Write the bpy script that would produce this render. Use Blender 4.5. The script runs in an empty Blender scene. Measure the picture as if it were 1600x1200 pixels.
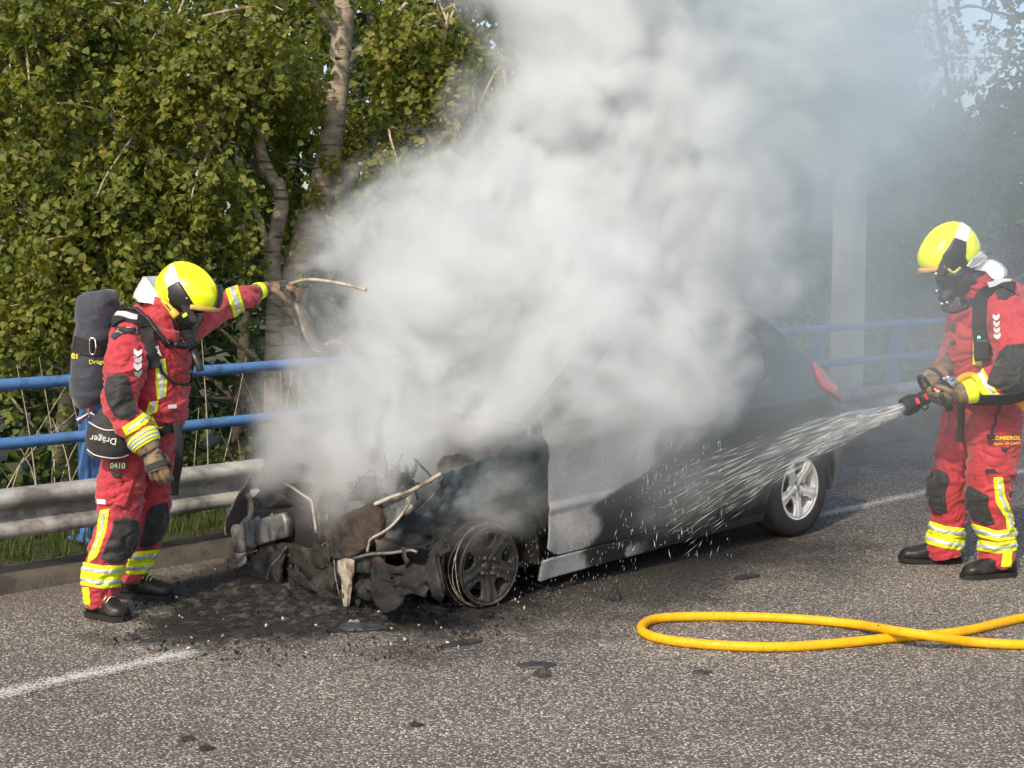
import bpy, bmesh, math, random
import numpy as np
from mathutils import Vector, Matrix

scene = bpy.context.scene
COL = scene.collection
random.seed(7)
RNG = np.random.default_rng(11)
R_ = math.radians

# ------------------------------------------------------------------ camera
FPX, HCAM = 2300.0, 1.75
PITCH = math.atan(217.0 / FPX)
cam_d = bpy.data.cameras.new('camera')
cam_d.sensor_width = 36.0
cam_d.lens = FPX / 1600.0 * 36.0
cam_d.clip_start = 0.05
cam_d.clip_end = 2000.0
cam = bpy.data.objects.new('camera', cam_d)
COL.objects.link(cam)
cam.location = (0, 0, HCAM)
cam.rotation_euler = (math.pi / 2 - PITCH, 0, 0)
scene.camera = cam

# ------------------------------------------------------------------ light
SUN_EL = R_(40.0)
SUN_AZ = np.array([-0.42, -0.91])          # horizontal direction towards the sun
SUN_AZ = SUN_AZ / np.linalg.norm(SUN_AZ)
world = bpy.data.worlds.new('World')
scene.world = world
world.use_nodes = True
wn = world.node_tree.nodes
wl = world.node_tree.links
wn.clear()
w_out = wn.new('ShaderNodeOutputWorld')
w_bg = wn.new('ShaderNodeBackground')
w_sky = wn.new('ShaderNodeTexSky')
w_sky.sky_type = 'NISHITA'
w_sky.sun_disc = False
w_sky.sun_elevation = SUN_EL
w_sky.sun_rotation = math.atan2(SUN_AZ[0], SUN_AZ[1])
w_sky.air_density = 1.0
w_sky.dust_density = 2.5
w_sky.ozone_density = 1.0
w_bg.inputs['Strength'].default_value = 0.15
wl.new(w_sky.outputs[0], w_bg.inputs['Color'])
wl.new(w_bg.outputs[0], w_out.inputs['Surface'])

sun_d = bpy.data.lights.new('sun', 'SUN')
sun_d.energy = 2.7
sun_d.angle = R_(1.5)
sun_d.color = (1.0, 0.85, 0.63)
sun = bpy.data.objects.new('sun', sun_d)
COL.objects.link(sun)
sdir = Vector((SUN_AZ[0] * math.cos(SUN_EL), SUN_AZ[1] * math.cos(SUN_EL), math.sin(SUN_EL)))
sun.rotation_euler = sdir.to_track_quat('Z', 'Y').to_euler()
sun.location = (-8, -8, 12)

vs = scene.view_settings
scene.display_settings.display_device = 'sRGB'
vs.view_transform = 'Standard'
vs.look = 'None'
vs.exposure = 0.56
vs.gamma = 1.0
vs.use_curve_mapping = False

cy = scene.cycles
cy.max_bounces = 10
cy.diffuse_bounces = 3
cy.glossy_bounces = 3
cy.transmission_bounces = 6
cy.transparent_max_bounces = 16
cy.volume_bounces = 8
cy.volume_step_rate = 1.35
cy.volume_max_steps = 512
cy.use_denoising = True
cy.denoiser = 'OPENIMAGEDENOISE'
cy.sample_clamp_indirect = 6.0
cy.use_adaptive_sampling = True
cy.adaptive_threshold = 0.02

# ------------------------------------------------------------------ placement helpers
CP, SP = math.cos(PITCH), math.sin(PITCH)

def ray(px, py):
    a, b = (px - 800.0) / FPX, (600.0 - py) / FPX
    return np.array([a, CP + b * SP, -SP + b * CP])

def P(px, py, Y):
    d = ray(px, py)
    return np.array([0, 0, HCAM]) + d * (Y / d[1])

def G(px, py, z=0.0):
    d = ray(px, py)
    return np.array([0, 0, HCAM]) + d * ((z - HCAM) / d[2])

ROAD_YAW = math.atan(2420.0 / math.hypot(FPX, 217.0))
DS = np.array([math.sin(ROAD_YAW), math.cos(ROAD_YAW), 0.0])     # along the road
DT = np.array([-math.cos(ROAD_YAW), math.sin(ROAD_YAW), 0.0])    # across it, towards the barrier
UP = np.array([0, 0, 1.0])

def RD(s, t, z=0.0):
    return DS * s + DT * t + UP * z

# ------------------------------------------------------------------ object helpers
def link(o, parent=None):
    COL.objects.link(o)
    if parent is not None:
        o.parent = parent
    return o

def mesh_obj(name, verts, faces, mats, parent=None, smooth=True, midx=None):
    me = bpy.data.meshes.new(name)
    verts = np.asarray(verts, dtype=np.float32).reshape(-1, 3)
    if isinstance(faces, np.ndarray) and faces.ndim == 2:
        nf, k = faces.shape
        me.vertices.add(len(verts))
        me.vertices.foreach_set('co', verts.ravel())
        me.loops.add(nf * k)
        me.loops.foreach_set('vertex_index', faces.astype(np.int32).ravel())
        me.polygons.add(nf)
        me.polygons.foreach_set('loop_start', np.arange(0, nf * k, k, dtype=np.int32))
        me.update(calc_edges=True)
    else:
        me.from_pydata([tuple(v) for v in verts.tolist()], [], [tuple(int(i) for i in f) for f in faces])
        me.update()
    if not isinstance(mats, (list, tuple)):
        mats = [mats]
    for m in mats:
        me.materials.append(m)
    n = len(me.polygons)
    if midx is not None:
        me.polygons.foreach_set('material_index', np.asarray(midx, dtype=np.int32))
    me.polygons.foreach_set('use_smooth', np.full(n, bool(smooth)))
    me.update()
    o = bpy.data.objects.new(name, me)
    link(o, parent)
    return o

def empty(name, loc=(0, 0, 0)):
    o = bpy.data.objects.new(name, None)
    o.empty_display_size = 0.1
    COL.objects.link(o)
    o.location = loc
    return o

def tag(o, label=None, cat=None, group=None, kind=None):
    if label: o['label'] = label
    if cat: o['category'] = cat
    if group: o['group'] = group
    if kind: o['kind'] = kind
    return o

def place_root(root):
    """children keep world coordinates although the root stands at its base"""
    inv = Matrix.Translation(root.location).inverted()
    for c in COL.objects:
        if c.parent == root:
            c.matrix_parent_inverse = inv

def crom(pts, n, closed=False):
    """Catmull-Rom resample of an (k,d) array into n samples, uniform per span"""
    p = np.asarray(pts, float)
    k = len(p)
    if k == 2:
        u = np.linspace(0, 1, n)[:, None]
        return p[0] * (1 - u) + p[1] * u
    if closed:
        ext = np.vstack([p[-1], p, p[0], p[1]])
        spans = k
    else:
        ext = np.vstack([2 * p[0] - p[1], p, 2 * p[-1] - p[-2]])
        spans = k - 1
    u = np.linspace(0, spans, n, endpoint=not closed)
    i = np.minimum(u.astype(int), spans - 1)
    f = (u - i)[:, None]
    a, b, c, d = ext[i], ext[i + 1], ext[i + 2], ext[i + 3]
    return 0.5 * ((2 * b) + (-a + c) * f + (2 * a - 5 * b + 4 * c - d) * f ** 2 + (-a + 3 * b - 3 * c + d) * f ** 3)

def norm(v):
    v = np.asarray(v, float)
    return v / (np.linalg.norm(v, axis=-1, keepdims=True) + 1e-12)

def frames(path, hint):
    """tangent / side / up frames along a path; hint = fixed side direction"""
    path = np.asarray(path, float)
    t = norm(np.gradient(path, axis=0))
    h = np.asarray(hint, float)
    b = h - t * (t @ h)[:, None]
    b = norm(b)
    c = np.cross(t, b)
    return t, b, c

def tube(path, rad, n=8, hint=None, caps=True, rb=None):
    """verts, faces of a tube; rad scalar or per-point; rb = second radius for elliptic section"""
    path = np.asarray(path, float)
    k = len(path)
    r = np.broadcast_to(np.asarray(rad, float), (k,))
    r2 = r if rb is None else np.broadcast_to(np.asarray(rb, float), (k,))
    if hint is None:
        tt = norm(path[-1] - path[0] + 1e-9)
        hint = np.array([0, 0, 1.0]) if abs(tt[2]) < 0.8 else np.array([1.0, 0.3, 0])
    t, b, c = frames(path, hint)
    a = np.linspace(0, 2 * np.pi, n, endpoint=False)
    v = path[:, None, :] + b[:, None, :] * (np.cos(a)[None, :, None] * r[:, None, None]) + c[:, None, :] * (np.sin(a)[None, :, None] * r2[:, None, None])
    v = v.reshape(-1, 3)
    i = np.arange(k - 1)[:, None] * n
    j = np.arange(n)[None, :]
    jn = (j + 1) % n
    f = np.stack([i + j, i + jn, i + n + jn, i + n + j], -1).reshape(-1, 4).tolist()
    if caps:
        f.append(list(range(n))[::-1])
        f.append([(k - 1) * n + q for q in range(n)])
    return v, f

class MB:
    """collects pieces that make up one mesh object"""
    def __init__(self):
        self.v, self.f, self.m, self.n = [], [], [], 0
    def add(self, v, f, m=0):
        v = np.asarray(v, float).reshape(-1, 3)
        self.v.append(v)
        for q in (f.tolist() if isinstance(f, np.ndarray) else f):
            self.f.append([i + self.n for i in q])
            self.m.append(m)
        self.n += len(v)
        return self
    def tube(self, path, rad, n=8, m=0, **kw):
        return self.add(*tube(path, rad, n, **kw), m=m)
    def box(self, c, ax, half, m=0, bev=0.0):
        c = np.asarray(c, float)
        ax = [np.asarray(q, float) for q in ax]
        if bev <= 0:
            s = [(-1, -1, -1), (1, -1, -1), (1, 1, -1), (-1, 1, -1), (-1, -1, 1), (1, -1, 1), (1, 1, 1), (-1, 1, 1)]
            v = [c + ax[0] * half[0] * a + ax[1] * half[1] * b + ax[2] * half[2] * d for a, b, d in s]
            f = [(0, 3, 2, 1), (4, 5, 6, 7), (0, 1, 5, 4), (1, 2, 6, 5), (2, 3, 7, 6), (3, 0, 4, 7)]
            return self.add(v, f, m)
        bm = bmesh.new()
        bmesh.ops.create_cube(bm, size=2.0)
        for q in bm.verts:
            q.co = Vector((q.co.x * half[0], q.co.y * half[1], q.co.z * half[2]))
        bmesh.ops.bevel(bm, geom=list(bm.edges), offset=bev, segments=2, affect='EDGES', profile=0.5)
        bm.verts.ensure_lookup_table()
        v = [c + ax[0] * q.co.x + ax[1] * q.co.y + ax[2] * q.co.z for q in bm.verts]
        f = [[q.index for q in fc.verts] for fc in bm.faces]
        bm.free()
        return self.add(v, f, m)
    def ext(self, prof, o, ex, ey, ez, depth, m=0):
        """closed 2D profile (x,y) extruded by depth along ez"""
        o, ex, ey, ez = [np.asarray(q, float) for q in (o, ex, ey, ez)]
        prof = np.asarray(prof, float)
        k = len(prof)
        a = o + prof[:, :1] * ex + prof[:, 1:2] * ey
        v = np.vstack([a, a + ez * depth])
        f = [list(range(k))[::-1], list(range(k, 2 * k))]
        for i in range(k):
            j = (i + 1) % k
            f.append([i, j, k + j, k + i])
        return self.add(v, f, m)
    def lathe(self, prof, o, axis, n=24, m=0, hint=None, closed=False):
        """profile [(r, h)] turned about axis"""
        axis = norm(axis)
        h = np.asarray(hint if hint is not None else ([0, 0, 1] if abs(axis[2]) < 0.9 else [1, 0, 0]), float)
        b = norm(h - axis * (axis @ h))
        c = np.cross(axis, b)
        prof = np.asarray(prof, float)
        k = len(prof)
        a = np.linspace(0, 2 * np.pi, n, endpoint=False)
        v = np.asarray(o, float) + prof[:, None, 1:2] * axis + prof[:, None, 0:1] * (np.cos(a)[None, :, None] * b + np.sin(a)[None, :, None] * c)
        f = []
        for i in range(k if closed else k - 1):
            i2 = (i + 1) % k
            for j in range(n):
                j2 = (j + 1) % n
                f.append([i * n + j, i * n + j2, i2 * n + j2, i2 * n + j])
        if not closed:
            if prof[0, 0] > 1e-4: f.append(list(range(n))[::-1])
            if prof[-1, 0] > 1e-4: f.append([(k - 1) * n + q for q in range(n)])
        return self.add(v.reshape(-1, 3), f, m)
    def build(self, name, mats, parent=None, smooth=True, sharp=None):
        o = mesh_obj(name, np.vstack(self.v), self.f, mats, parent, smooth, self.m)
        if smooth and sharp is not None:
            o.data.set_sharp_from_angle(angle=R_(sharp))
        return o

# ------------------------------------------------------------------ numpy noise
_TAB = np.random.default_rng(5).random((64, 64, 64)).astype(np.float32)

def vnoise(p):
    p = np.asarray(p, np.float32)
    i = np.floor(p).astype(np.int64)
    f = (p - i).astype(np.float32)
    f = f * f * (3 - 2 * f)
    x0, y0, z0 = i[..., 0] & 63, i[..., 1] & 63, i[..., 2] & 63
    x1, y1, z1 = (x0 + 1) & 63, (y0 + 1) & 63, (z0 + 1) & 63
    fx, fy, fz = f[..., 0], f[..., 1], f[..., 2]
    def L(a, b, w): return a + (b - a) * w
    c00 = L(_TAB[x0, y0, z0], _TAB[x1, y0, z0], fx)
    c10 = L(_TAB[x0, y1, z0], _TAB[x1, y1, z0], fx)
    c01 = L(_TAB[x0, y0, z1], _TAB[x1, y0, z1], fx)
    c11 = L(_TAB[x0, y1, z1], _TAB[x1, y1, z1], fx)
    return L(L(c00, c10, fy), L(c01, c11, fy), fz)

def fbm(p, octs=4, gain=0.5, lac=2.03):
    p = np.asarray(p, np.float32)
    a, s, tot = 1.0, 0.0, 0.0
    for o in range(octs):
        s = s + a * (vnoise(p + np.float32(17.3 * o)) - 0.5)
        tot += a
        a *= gain
        p = p * np.float32(lac)
    return s / tot * 2.0

def billow(p, octs=4, gain=0.55, lac=2.07):
    p = np.asarray(p, np.float32)
    a, s, tot = 1.0, 0.0, 0.0
    for o in range(octs):
        s = s + a * np.abs(vnoise(p + np.float32(9.7 * o)) - 0.5) * 2
        tot += a
        a *= gain
        p = p * np.float32(lac)
    return s / tot

def sstep(a, b, x):
    t = np.clip((x - a) / (b - a), 0, 1)
    return t * t * (3 - 2 * t)

# ------------------------------------------------------------------ materials
def nt(name):
    m = bpy.data.materials.new(name)
    m.use_nodes = True
    n, l = m.node_tree.nodes, m.node_tree.links
    b = n.get('Principled BSDF')
    return m, n, l, b

def node(n, typ, **kw):
    x = n.new(typ)
    for k, v in kw.items():
        if k in x.inputs: x.inputs[k].default_value = v
        else: setattr(x, k, v)
    return x

def ramp(n, stops):
    r = n.new('ShaderNodeValToRGB')
    el = r.color_ramp.elements
    while len(el) < len(stops): el.new(0.5)
    for e, (p, c) in zip(el, stops):
        e.position = p
        e.color = (*c, 1) if len(c) == 3 else c
    return r

def mixc(n, l, fac, a, b, typ='MIX'):
    m = n.new('ShaderNodeMix')
    m.data_type = 'RGBA'
    m.blend_type = typ
    for s, v in ((0, fac), (6, a), (7, b)):
        if hasattr(v, 'is_output'): l.new(v, m.inputs[s])
        elif s == 0: m.inputs[0].default_value = v
        else: m.inputs[s].default_value = (*v, 1)
    return m.outputs[2]

def mth(n, l, op, a, b=None, c=None, clamp=False):
    m = n.new('ShaderNodeMath')
    m.operation = op
    m.use_clamp = clamp
    for i, v in enumerate((a, b, c)):
        if v is None: continue
        if hasattr(v, 'is_output'): l.new(v, m.inputs[i])
        else: m.inputs[i].default_value = v
    return m.outputs[0]

def simple(name, col, rough=0.6, metal=0.0, var=0.25, scale=8.0, bump=0.0, bscale=60.0, dirt=None, dirt_amt=0.5, dscale=4.0, coat=0.0, sheen=0.0, emit=None, spec=None):
    """principled with mottled colour, optional dirt blotches and fine bump"""
    m, n, l, b = nt(name)
    tc = n.new('ShaderNodeTexCoord')
    no = node(n, 'ShaderNodeTexNoise', Scale=scale, Detail=6.0, Roughness=0.6)
    l.new(tc.outputs['Object'], no.inputs['Vector'])
    lo = tuple(max(0, c * (1 - var)) for c in col)
    hi = tuple(min(1, c * (1 + var)) for c in col)
    r = ramp(n, [(0.3, lo), (0.7, hi)])
    l.new(no.outputs['Fac'], r.inputs['Fac'])
    c = r.outputs['Color']
    if dirt is not None:
        n2 = node(n, 'ShaderNodeTexNoise', Scale=dscale, Detail=8.0, Roughness=0.7)
        l.new(tc.outputs['Object'], n2.inputs['Vector'])
        r2 = ramp(n, [(0.62 - 0.3 * dirt_amt, (0, 0, 0)), (0.78 - 0.3 * dirt_amt, (1, 1, 1))])
        l.new(n2.outputs['Fac'], r2.inputs['Fac'])
        c = mixc(n, l, r2.outputs['Color'], c, dirt)
    l.new(c, b.inputs['Base Color'])
    b.inputs['Roughness'].default_value = rough
    b.inputs['Metallic'].default_value = metal
    b.inputs['Coat Weight'].default_value = coat
    b.inputs['Sheen Weight'].default_value = sheen
    if spec is not None:
        b.inputs['Specular IOR Level'].default_value = spec
    if bump > 0:
        n3 = node(n, 'ShaderNodeTexNoise', Scale=bscale, Detail=5.0, Roughness=0.65)
        l.new(tc.outputs['Object'], n3.inputs['Vector'])
        bp = node(n, 'ShaderNodeBump', Strength=1.0, Distance=bump)
        l.new(n3.outputs['Fac'], bp.inputs['Height'])
        l.new(bp.outputs[0], b.inputs['Normal'])
    if emit is not None:
        b.inputs['Emission Color'].default_value = (*emit[0], 1)
        b.inputs['Emission Strength'].default_value = emit[1]
    return m
# ================================================================== GROUND, ROAD, BARRIER
def road_coords(n, l):
    g = n.new('ShaderNodeNewGeometry')
    def dot(v):
        d = n.new('ShaderNodeVectorMath'); d.operation = 'DOT_PRODUCT'
        l.new(g.outputs['Position'], d.inputs[0]); d.inputs[1].default_value = tuple(v)
        return d.outputs['Value']
    return g.outputs['Position'], dot(DS), dot(DT)

def asphalt_mat(name, paint=False):
    m, n, l, b = nt(name)
    pos, s, t = road_coords(n, l)
    v = node(n, 'ShaderNodeTexVoronoi', Scale=98.0, Randomness=1.0)
    l.new(pos, v.inputs['Vector'])
    sep = n.new('ShaderNodeSeparateColor')
    l.new(v.outputs['Color'], sep.inputs[0])
    r = ramp(n, [(0.0, (0.085, 0.081, 0.077)), (0.28, (0.160, 0.149, 0.137)), (0.52, (0.245, 0.223, 0.200)), (0.72, (0.33, 0.296, 0.258)),
                 (0.90, (0.45, 0.41, 0.36)), (1.0, (0.68, 0.64, 0.59))])
    l.new(sep.outputs[0], r.inputs['Fac'])
    # binder between the chippings
    gap = ramp(n, [(0.38, (0, 0, 0)), (0.62, (1, 1, 1))])
    l.new(v.outputs['Distance'], gap.inputs['Fac'])
    c = mixc(n, l, gap.outputs['Color'], r.outputs['Color'], (0.078, 0.074, 0.069))
    # broad uneven wear
    w = node(n, 'ShaderNodeTexNoise', Scale=0.9, Detail=5.0, Roughness=0.65)
    l.new(pos, w.inputs['Vector'])
    wr = ramp(n, [(0.3, (0.86, 0.84, 0.81)), (0.7, (1.32, 1.29, 1.24))])
    l.new(w.outputs['Fac'], wr.inputs['Fac'])
    c = mixc(n, l, 1.0, c, wr.outputs['Color'], 'MULTIPLY')
    w2 = node(n, 'ShaderNodeTexNoise', Scale=13.0, Detail=4.0, Roughness=0.7)
    l.new(pos, w2.inputs['Vector'])
    # tar spots
    sp = ramp(n, [(0.70, (0, 0, 0)), (0.735, (1, 1, 1))])
    l.new(w2.outputs['Fac'], sp.inputs['Fac'])
    c = mixc(n, l, mth(n, l, 'MULTIPLY', sp.outputs['Color'], 0.75), c, (0.022, 0.021, 0.020))
    if paint:
        pn = node(n, 'ShaderNodeTexNoise', Scale=60.0, Detail=5.0, Roughness=0.75)
        l.new(pos, pn.inputs['Vector'])
        pn2 = node(n, 'ShaderNodeTexNoise', Scale=3.0, Detail=2.0)
        l.new(pos, pn2.inputs['Vector'])
        # frayed edges: wear grows with the distance from the line's middle
        e = mth(n, l, 'ABSOLUTE', mth(n, l, 'SUBTRACT', t, LINE_T))
        e = mth(n, l, 'MULTIPLY', e, 3.4)
        k = mth(n, l, 'ADD', mth(n, l, 'MULTIPLY', pn.outputs['Fac'], 0.9), mth(n, l, 'MULTIPLY', pn2.outputs['Fac'], 0.35))
        k = mth(n, l, 'ADD', k, mth(n, l, 'MULTIPLY', gap.outputs['Color'], 0.22))
        k = mth(n, l, 'ADD', k, e)
        gone = n.new('ShaderNodeMapRange'); gone.interpolation_type = 'SMOOTHSTEP'
        l.new(mth(n, l, 'ABSOLUTE', mth(n, l, 'SUBTRACT', s, 5.35)), gone.inputs[0])
        gone.inputs[1].default_value, gone.inputs[2].default_value = 1.75, 2.15
        gone.inputs[3].default_value, gone.inputs[4].default_value = 0.5, 0.0
        k = mth(n, l, 'ADD', k, gone.outputs[0])
        pr = ramp(n, [(0.80, (1, 1, 1)), (0.95, (0, 0, 0))])
        l.new(k, pr.inputs['Fac'])
        pc = mixc(n, l, w2.outputs['Fac'], (0.40, 0.40, 0.39), (0.66, 0.65, 0.62))
        c = mixc(n, l, pr.outputs['Color'], c, pc)
    # soot and wet ash left around the burnt front of the car
    ns = node(n, 'ShaderNodeTexNoise', Scale=1.9, Detail=7.0, Roughness=0.62)
    l.new(pos, ns.inputs['Vector'])
    nd = mth(n, l, 'MULTIPLY', mth(n, l, 'SUBTRACT', ns.outputs['Fac'], 0.5), 1.5)
    def blob(s0, t0, rs, rt):
        a = mth(n, l, 'POWER', mth(n, l, 'ABSOLUTE', mth(n, l, 'DIVIDE', mth(n, l, 'SUBTRACT', s, s0), rs)), 2.0)
        q = mth(n, l, 'POWER', mth(n, l, 'ABSOLUTE', mth(n, l, 'DIVIDE', mth(n, l, 'SUBTRACT', t, t0), rt)), 2.0)
        return mth(n, l, 'ADD', mth(n, l, 'SQRT', mth(n, l, 'ADD', a, q)), nd)
    d1 = blob(4.70, 5.95, 1.45, 1.08)
    d2 = blob(5.7, 5.35, 2.1, 0.95)
    def fall(d, lo, hi):
        mr = n.new('ShaderNodeMapRange'); mr.interpolation_type = 'SMOOTHSTEP'
        l.new(d, mr.inputs[0])
        mr.inputs[1].default_value, mr.inputs[2].default_value = lo, hi
        mr.inputs[3].default_value, mr.inputs[4].default_value = 1.0, 0.0
        return mr.outputs[0]
    f1 = fall(d1, 0.78, 1.12)
    f2 = mth(n, l, 'MULTIPLY', fall(d2, 0.55, 1.30), 0.82)
    soot = mth(n, l, 'MAXIMUM', f1, f2)
    sc = ramp(n, [(0.35, (0.009, 0.009, 0.009)), (0.58, (0.022, 0.021, 0.020)), (0.80, (0.11, 0.10, 0.09))])
    fine = node(n, 'ShaderNodeTexNoise', Scale=38.0, Detail=6.0, Roughness=0.75)
    l.new(pos, fine.inputs['Vector'])
    l.new(fine.outputs['Fac'], sc.inputs['Fac'])
    c = mixc(n, l, mth(n, l, 'MULTIPLY', soot, 0.93), c, sc.outputs['Color'])
    # pale dust drifting against the kerb
    kd = fall(mth(n, l, 'ADD', mth(n, l, 'SUBTRACT', 7.0, t), nd), 0.0, 0.55)
    c = mixc(n, l, mth(n, l, 'MULTIPLY', kd, 0.55), c, (0.105, 0.088, 0.066))
    l.new(c, b.inputs['Base Color'])
    rr = mth(n, l, 'SUBTRACT', 0.82, mth(n, l, 'MULTIPLY', soot, 0.36))
    l.new(rr, b.inputs['Roughness'])
    b.inputs['Specular IOR Level'].default_value = 0.35
    # stones standing proud
    h = mth(n, l, 'SUBTRACT', 1.0, v.outputs['Distance'])
    h = mth(n, l, 'MULTIPLY', h, mth(n, l, 'ADD', 0.55, mth(n, l, 'MULTIPLY', sep.outputs[1], 0.6)))
    h = mth(n, l, 'ADD', h, mth(n, l, 'MULTIPLY', mth(n, l, 'MULTIPLY', fine.outputs['Fac'], soot), 2.2))
    bp = node(n, 'ShaderNodeBump', Strength=0.9, Distance=0.006)
    l.new(h, bp.inputs['Height'])
    l.new(bp.outputs[0], b.inputs['Normal'])
    return m

LINE_T = 5.46
M_road = asphalt_mat('asphalt')
M_line = asphalt_mat('road_paint', paint=True)

def strip(name, s0, s1, t0, t1, z, mat, ns=60, kind='structure'):
    ss = np.linspace(s0, s1, ns + 1)
    v = []
    for q in ss:
        v += [RD(q, t0, z), RD(q, t1, z)]
    f = [(2 * i, 2 * i + 2, 2 * i + 3, 2 * i + 1) for i in range(ns)]
    o = mesh_obj(name, v, f, mat, smooth=False)
    if kind: o['kind'] = kind
    return o

road = strip('road', -60, 160, -7.0, 7.02, 0.0, M_road)
line = strip('road_marking', -60, 160, LINE_T - 0.085, LINE_T + 0.085, 0.002, M_line, ns=200)

# terrain: one sheet that drops away behind the barrier
def ground_h(s, t):
    h = np.where(t < 7.2, -0.06, 0.07)
    bank = np.clip((t - 7.95) / 6.0, 0, 1)
    h = h - 2.4 * bank * bank * (3 - 2 * bank)
    return h
M_soil = None
def soil_mat():
    m, n, l, b = nt('verge_soil')
    g = n.new('ShaderNodeNewGeometry')
    a = node(n, 'ShaderNodeTexNoise', Scale=1.6, Detail=8.0, Roughness=0.7)
    l.new(g.outputs['Position'], a.inputs['Vector'])
    r = ramp(n, [(0.3, (0.030, 0.026, 0.016)), (0.5, (0.050, 0.055, 0.022)), (0.7, (0.085, 0.075, 0.045))])
    l.new(a.outputs['Fac'], r.inputs['Fac'])
    l.new(r.outputs['Color'], b.inputs['Base Color'])
    b.inputs['Roughness'].default_value = 0.95
    a2 = node(n, 'ShaderNodeTexNoise', Scale=40.0, Detail=6.0)
    l.new(g.outputs['Position'], a2.inputs['Vector'])
    bp = node(n, 'ShaderNodeBump', Strength=1.0, Distance=0.03)
    l.new(a2.outputs['Fac'], bp.inputs['Height'])
    l.new(bp.outputs[0], b.inputs['Normal'])
    return m
M_soil = soil_mat()
tt = np.array([-500, -60, -12, -7.2, 0, 6.9, 7.16, 7.2, 7.5, 7.9, 8.3, 8.8, 9.4, 10, 10.8, 11.6, 12.4, 13.2, 14, 16, 20, 30, 60, 150, 500.0])
ss = np.concatenate([[-500, -200, -80], np.linspace(-40, 60, 101), [80, 120, 200, 500]])
S, T = np.meshgrid(ss, tt, indexing='ij')
Hh = ground_h(S, T)
bump = fbm(np.stack([S * 0.6, T * 0.6, S * 0], -1), 4) * 0.18
Hh = Hh + np.where(T > 7.6, bump, 0)
gv = S[..., None] * DS + T[..., None] * DT + Hh[..., None] * UP
ns_, nt_ = S.shape
ii = (np.arange(ns_ - 1)[:, None] * nt_ + np.arange(nt_ - 1)[None, :])
gf = np.stack([ii, ii + nt_, ii + nt_ + 1, ii + 1], -1).reshape(-1, 4)
ground = mesh_obj('ground', gv.reshape(-1, 3), gf, M_soil)
ground['kind'] = 'structure'

# kerb: low dusty concrete edge, slightly irregular
M_kerb = simple('kerb_concrete', (0.13, 0.112, 0.085), 0.9, var=0.35, scale=5, bump=0.006, bscale=50, dirt=(0.045, 0.04, 0.034), dirt_amt=0.75, dscale=2.5)
kv, kf = [], []
prof = [(7.02, -0.05), (7.04, 0.062), (7.065, 0.078), (7.24, 0.085), (7.30, 0.08), (7.31, -0.05)]
ks = np.linspace(-20, 60, 401)
for q in ks:
    j = 0.012 * float(fbm(np.array([[q * 1.3, 2.0, 1.0]]), 3)[0])
    for i, (a, z) in enumerate(prof):
        kv.append(RD(q, a + j, z + (j if 0 < i < 5 else 0)))
k = len(prof)
for i in range(len(ks) - 1):
    for a in range(k - 1):
        kf.append((i * k + a, i * k + a + 1, (i + 1) * k + a + 1, (i + 1) * k + a))
kerb = mesh_obj('kerb', kv, kf, M_kerb)
kerb.data.set_sharp_from_angle(angle=R_(50))
kerb['kind'] = 'structure'

# ---- steel guard rail
def galv(name, col, dirt):
    m = simple(name, col, 0.6, metal=0.12, var=0.18, scale=3.0, bump=0.0015, bscale=90, dirt=dirt, dirt_amt=0.62, dscale=1.6)
    return m
M_beam = galv('weathered_galvanised_steel', (0.50, 0.50, 0.485), (0.15, 0.145, 0.135))
guard = tag(empty('guardrail', RD(4, 7.12, 0.115)), 'weathered grey steel crash barrier running along the kerb behind the burnt car', 'guardrail')
ctrl = [(0.085, 0.262), (0.03, 0.268), (-0.005, 0.285), (-0.012, 0.310), (0.0, 0.335), (0.055, 0.362), (0.070, 0.388), (0.055, 0.414), (0.0, 0.441), (-0.012, 0.466), (-0.005, 0.492), (0.03, 0.510), (0.085, 0.516)]
wprof = crom(ctrl, 40)
M_bolt = simple('bolt_steel', (0.25, 0.25, 0.24), 0.5, metal=0.8)
for bi in range(9):
    s0 = -6.2 + bi * 4.0
    npts = 33
    path = np.linspace(s0, s0 + 4.02, npts)
    v, f = [], []
    for side in (0, 1):
        off = 0.004 * side
        for q in path:
            w = 0.006 * math.sin(q * 1.7 + bi) + 0.004 * math.sin(q * 5.1 + 2 * bi)
            for a, z in wprof:
                v.append(RD(q, 7.05 + a + off + w - (0.004 if False else 0.0) + (0.005 if bi % 2 else 0.0), z))
    k = len(wprof)
    N = npts * k
    for i in range(npts - 1):
        for a in range(k - 1):
            q = i * k + a
            f.append((q, q + 1, q + k + 1, q + k))
            f.append((N + q, N + q + k, N + q + k + 1, N + q + 1))
    for i in range(npts - 1):
        f.append((i * k, i * k + k, N + i * k + k, N + i * k))
        q = i * k + k - 1
        f.append((q, N + q, N + q + k, q + k))
    bo = mesh_obj('beam', v, f, M_beam, guard)
    for dz in (0.30, 0.476):
        for ds_ in (0.06, 0.16):
            bb = MB()
            bb.lathe([(0.016, -0.004), (0.016, 0.006), (0.010, 0.012), (0.0, 0.013)], RD(s0 + ds_, 7.045, dz), -DT, n=8)
            bb.build('bolt', M_bolt, bo)
M_gpost = galv('post_steel', (0.30, 0.30, 0.29), (0.08, 0.07, 0.06))
for pi_ in range(14):
    s0 = -5.65 + pi_ * 2.0 + 0.32
    mb = MB()
    mb.ext([(-0.05, -0.03), (0.05, -0.03), (0.05, -0.022), (-0.04, -0.022), (-0.04, 0.022), (0.05, 0.022), (0.05, 0.03), (-0.05, 0.03)], RD(s0, 7.215, 0.0), DT, DS, UP, 0.50)
    mb.box(RD(s0, 7.145, 0.388), (DS, DT, UP), (0.06, 0.024, 0.10), bev=0.008)
    mb.build('post', M_gpost, guard, smooth=False)
place_root(guard)

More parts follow.
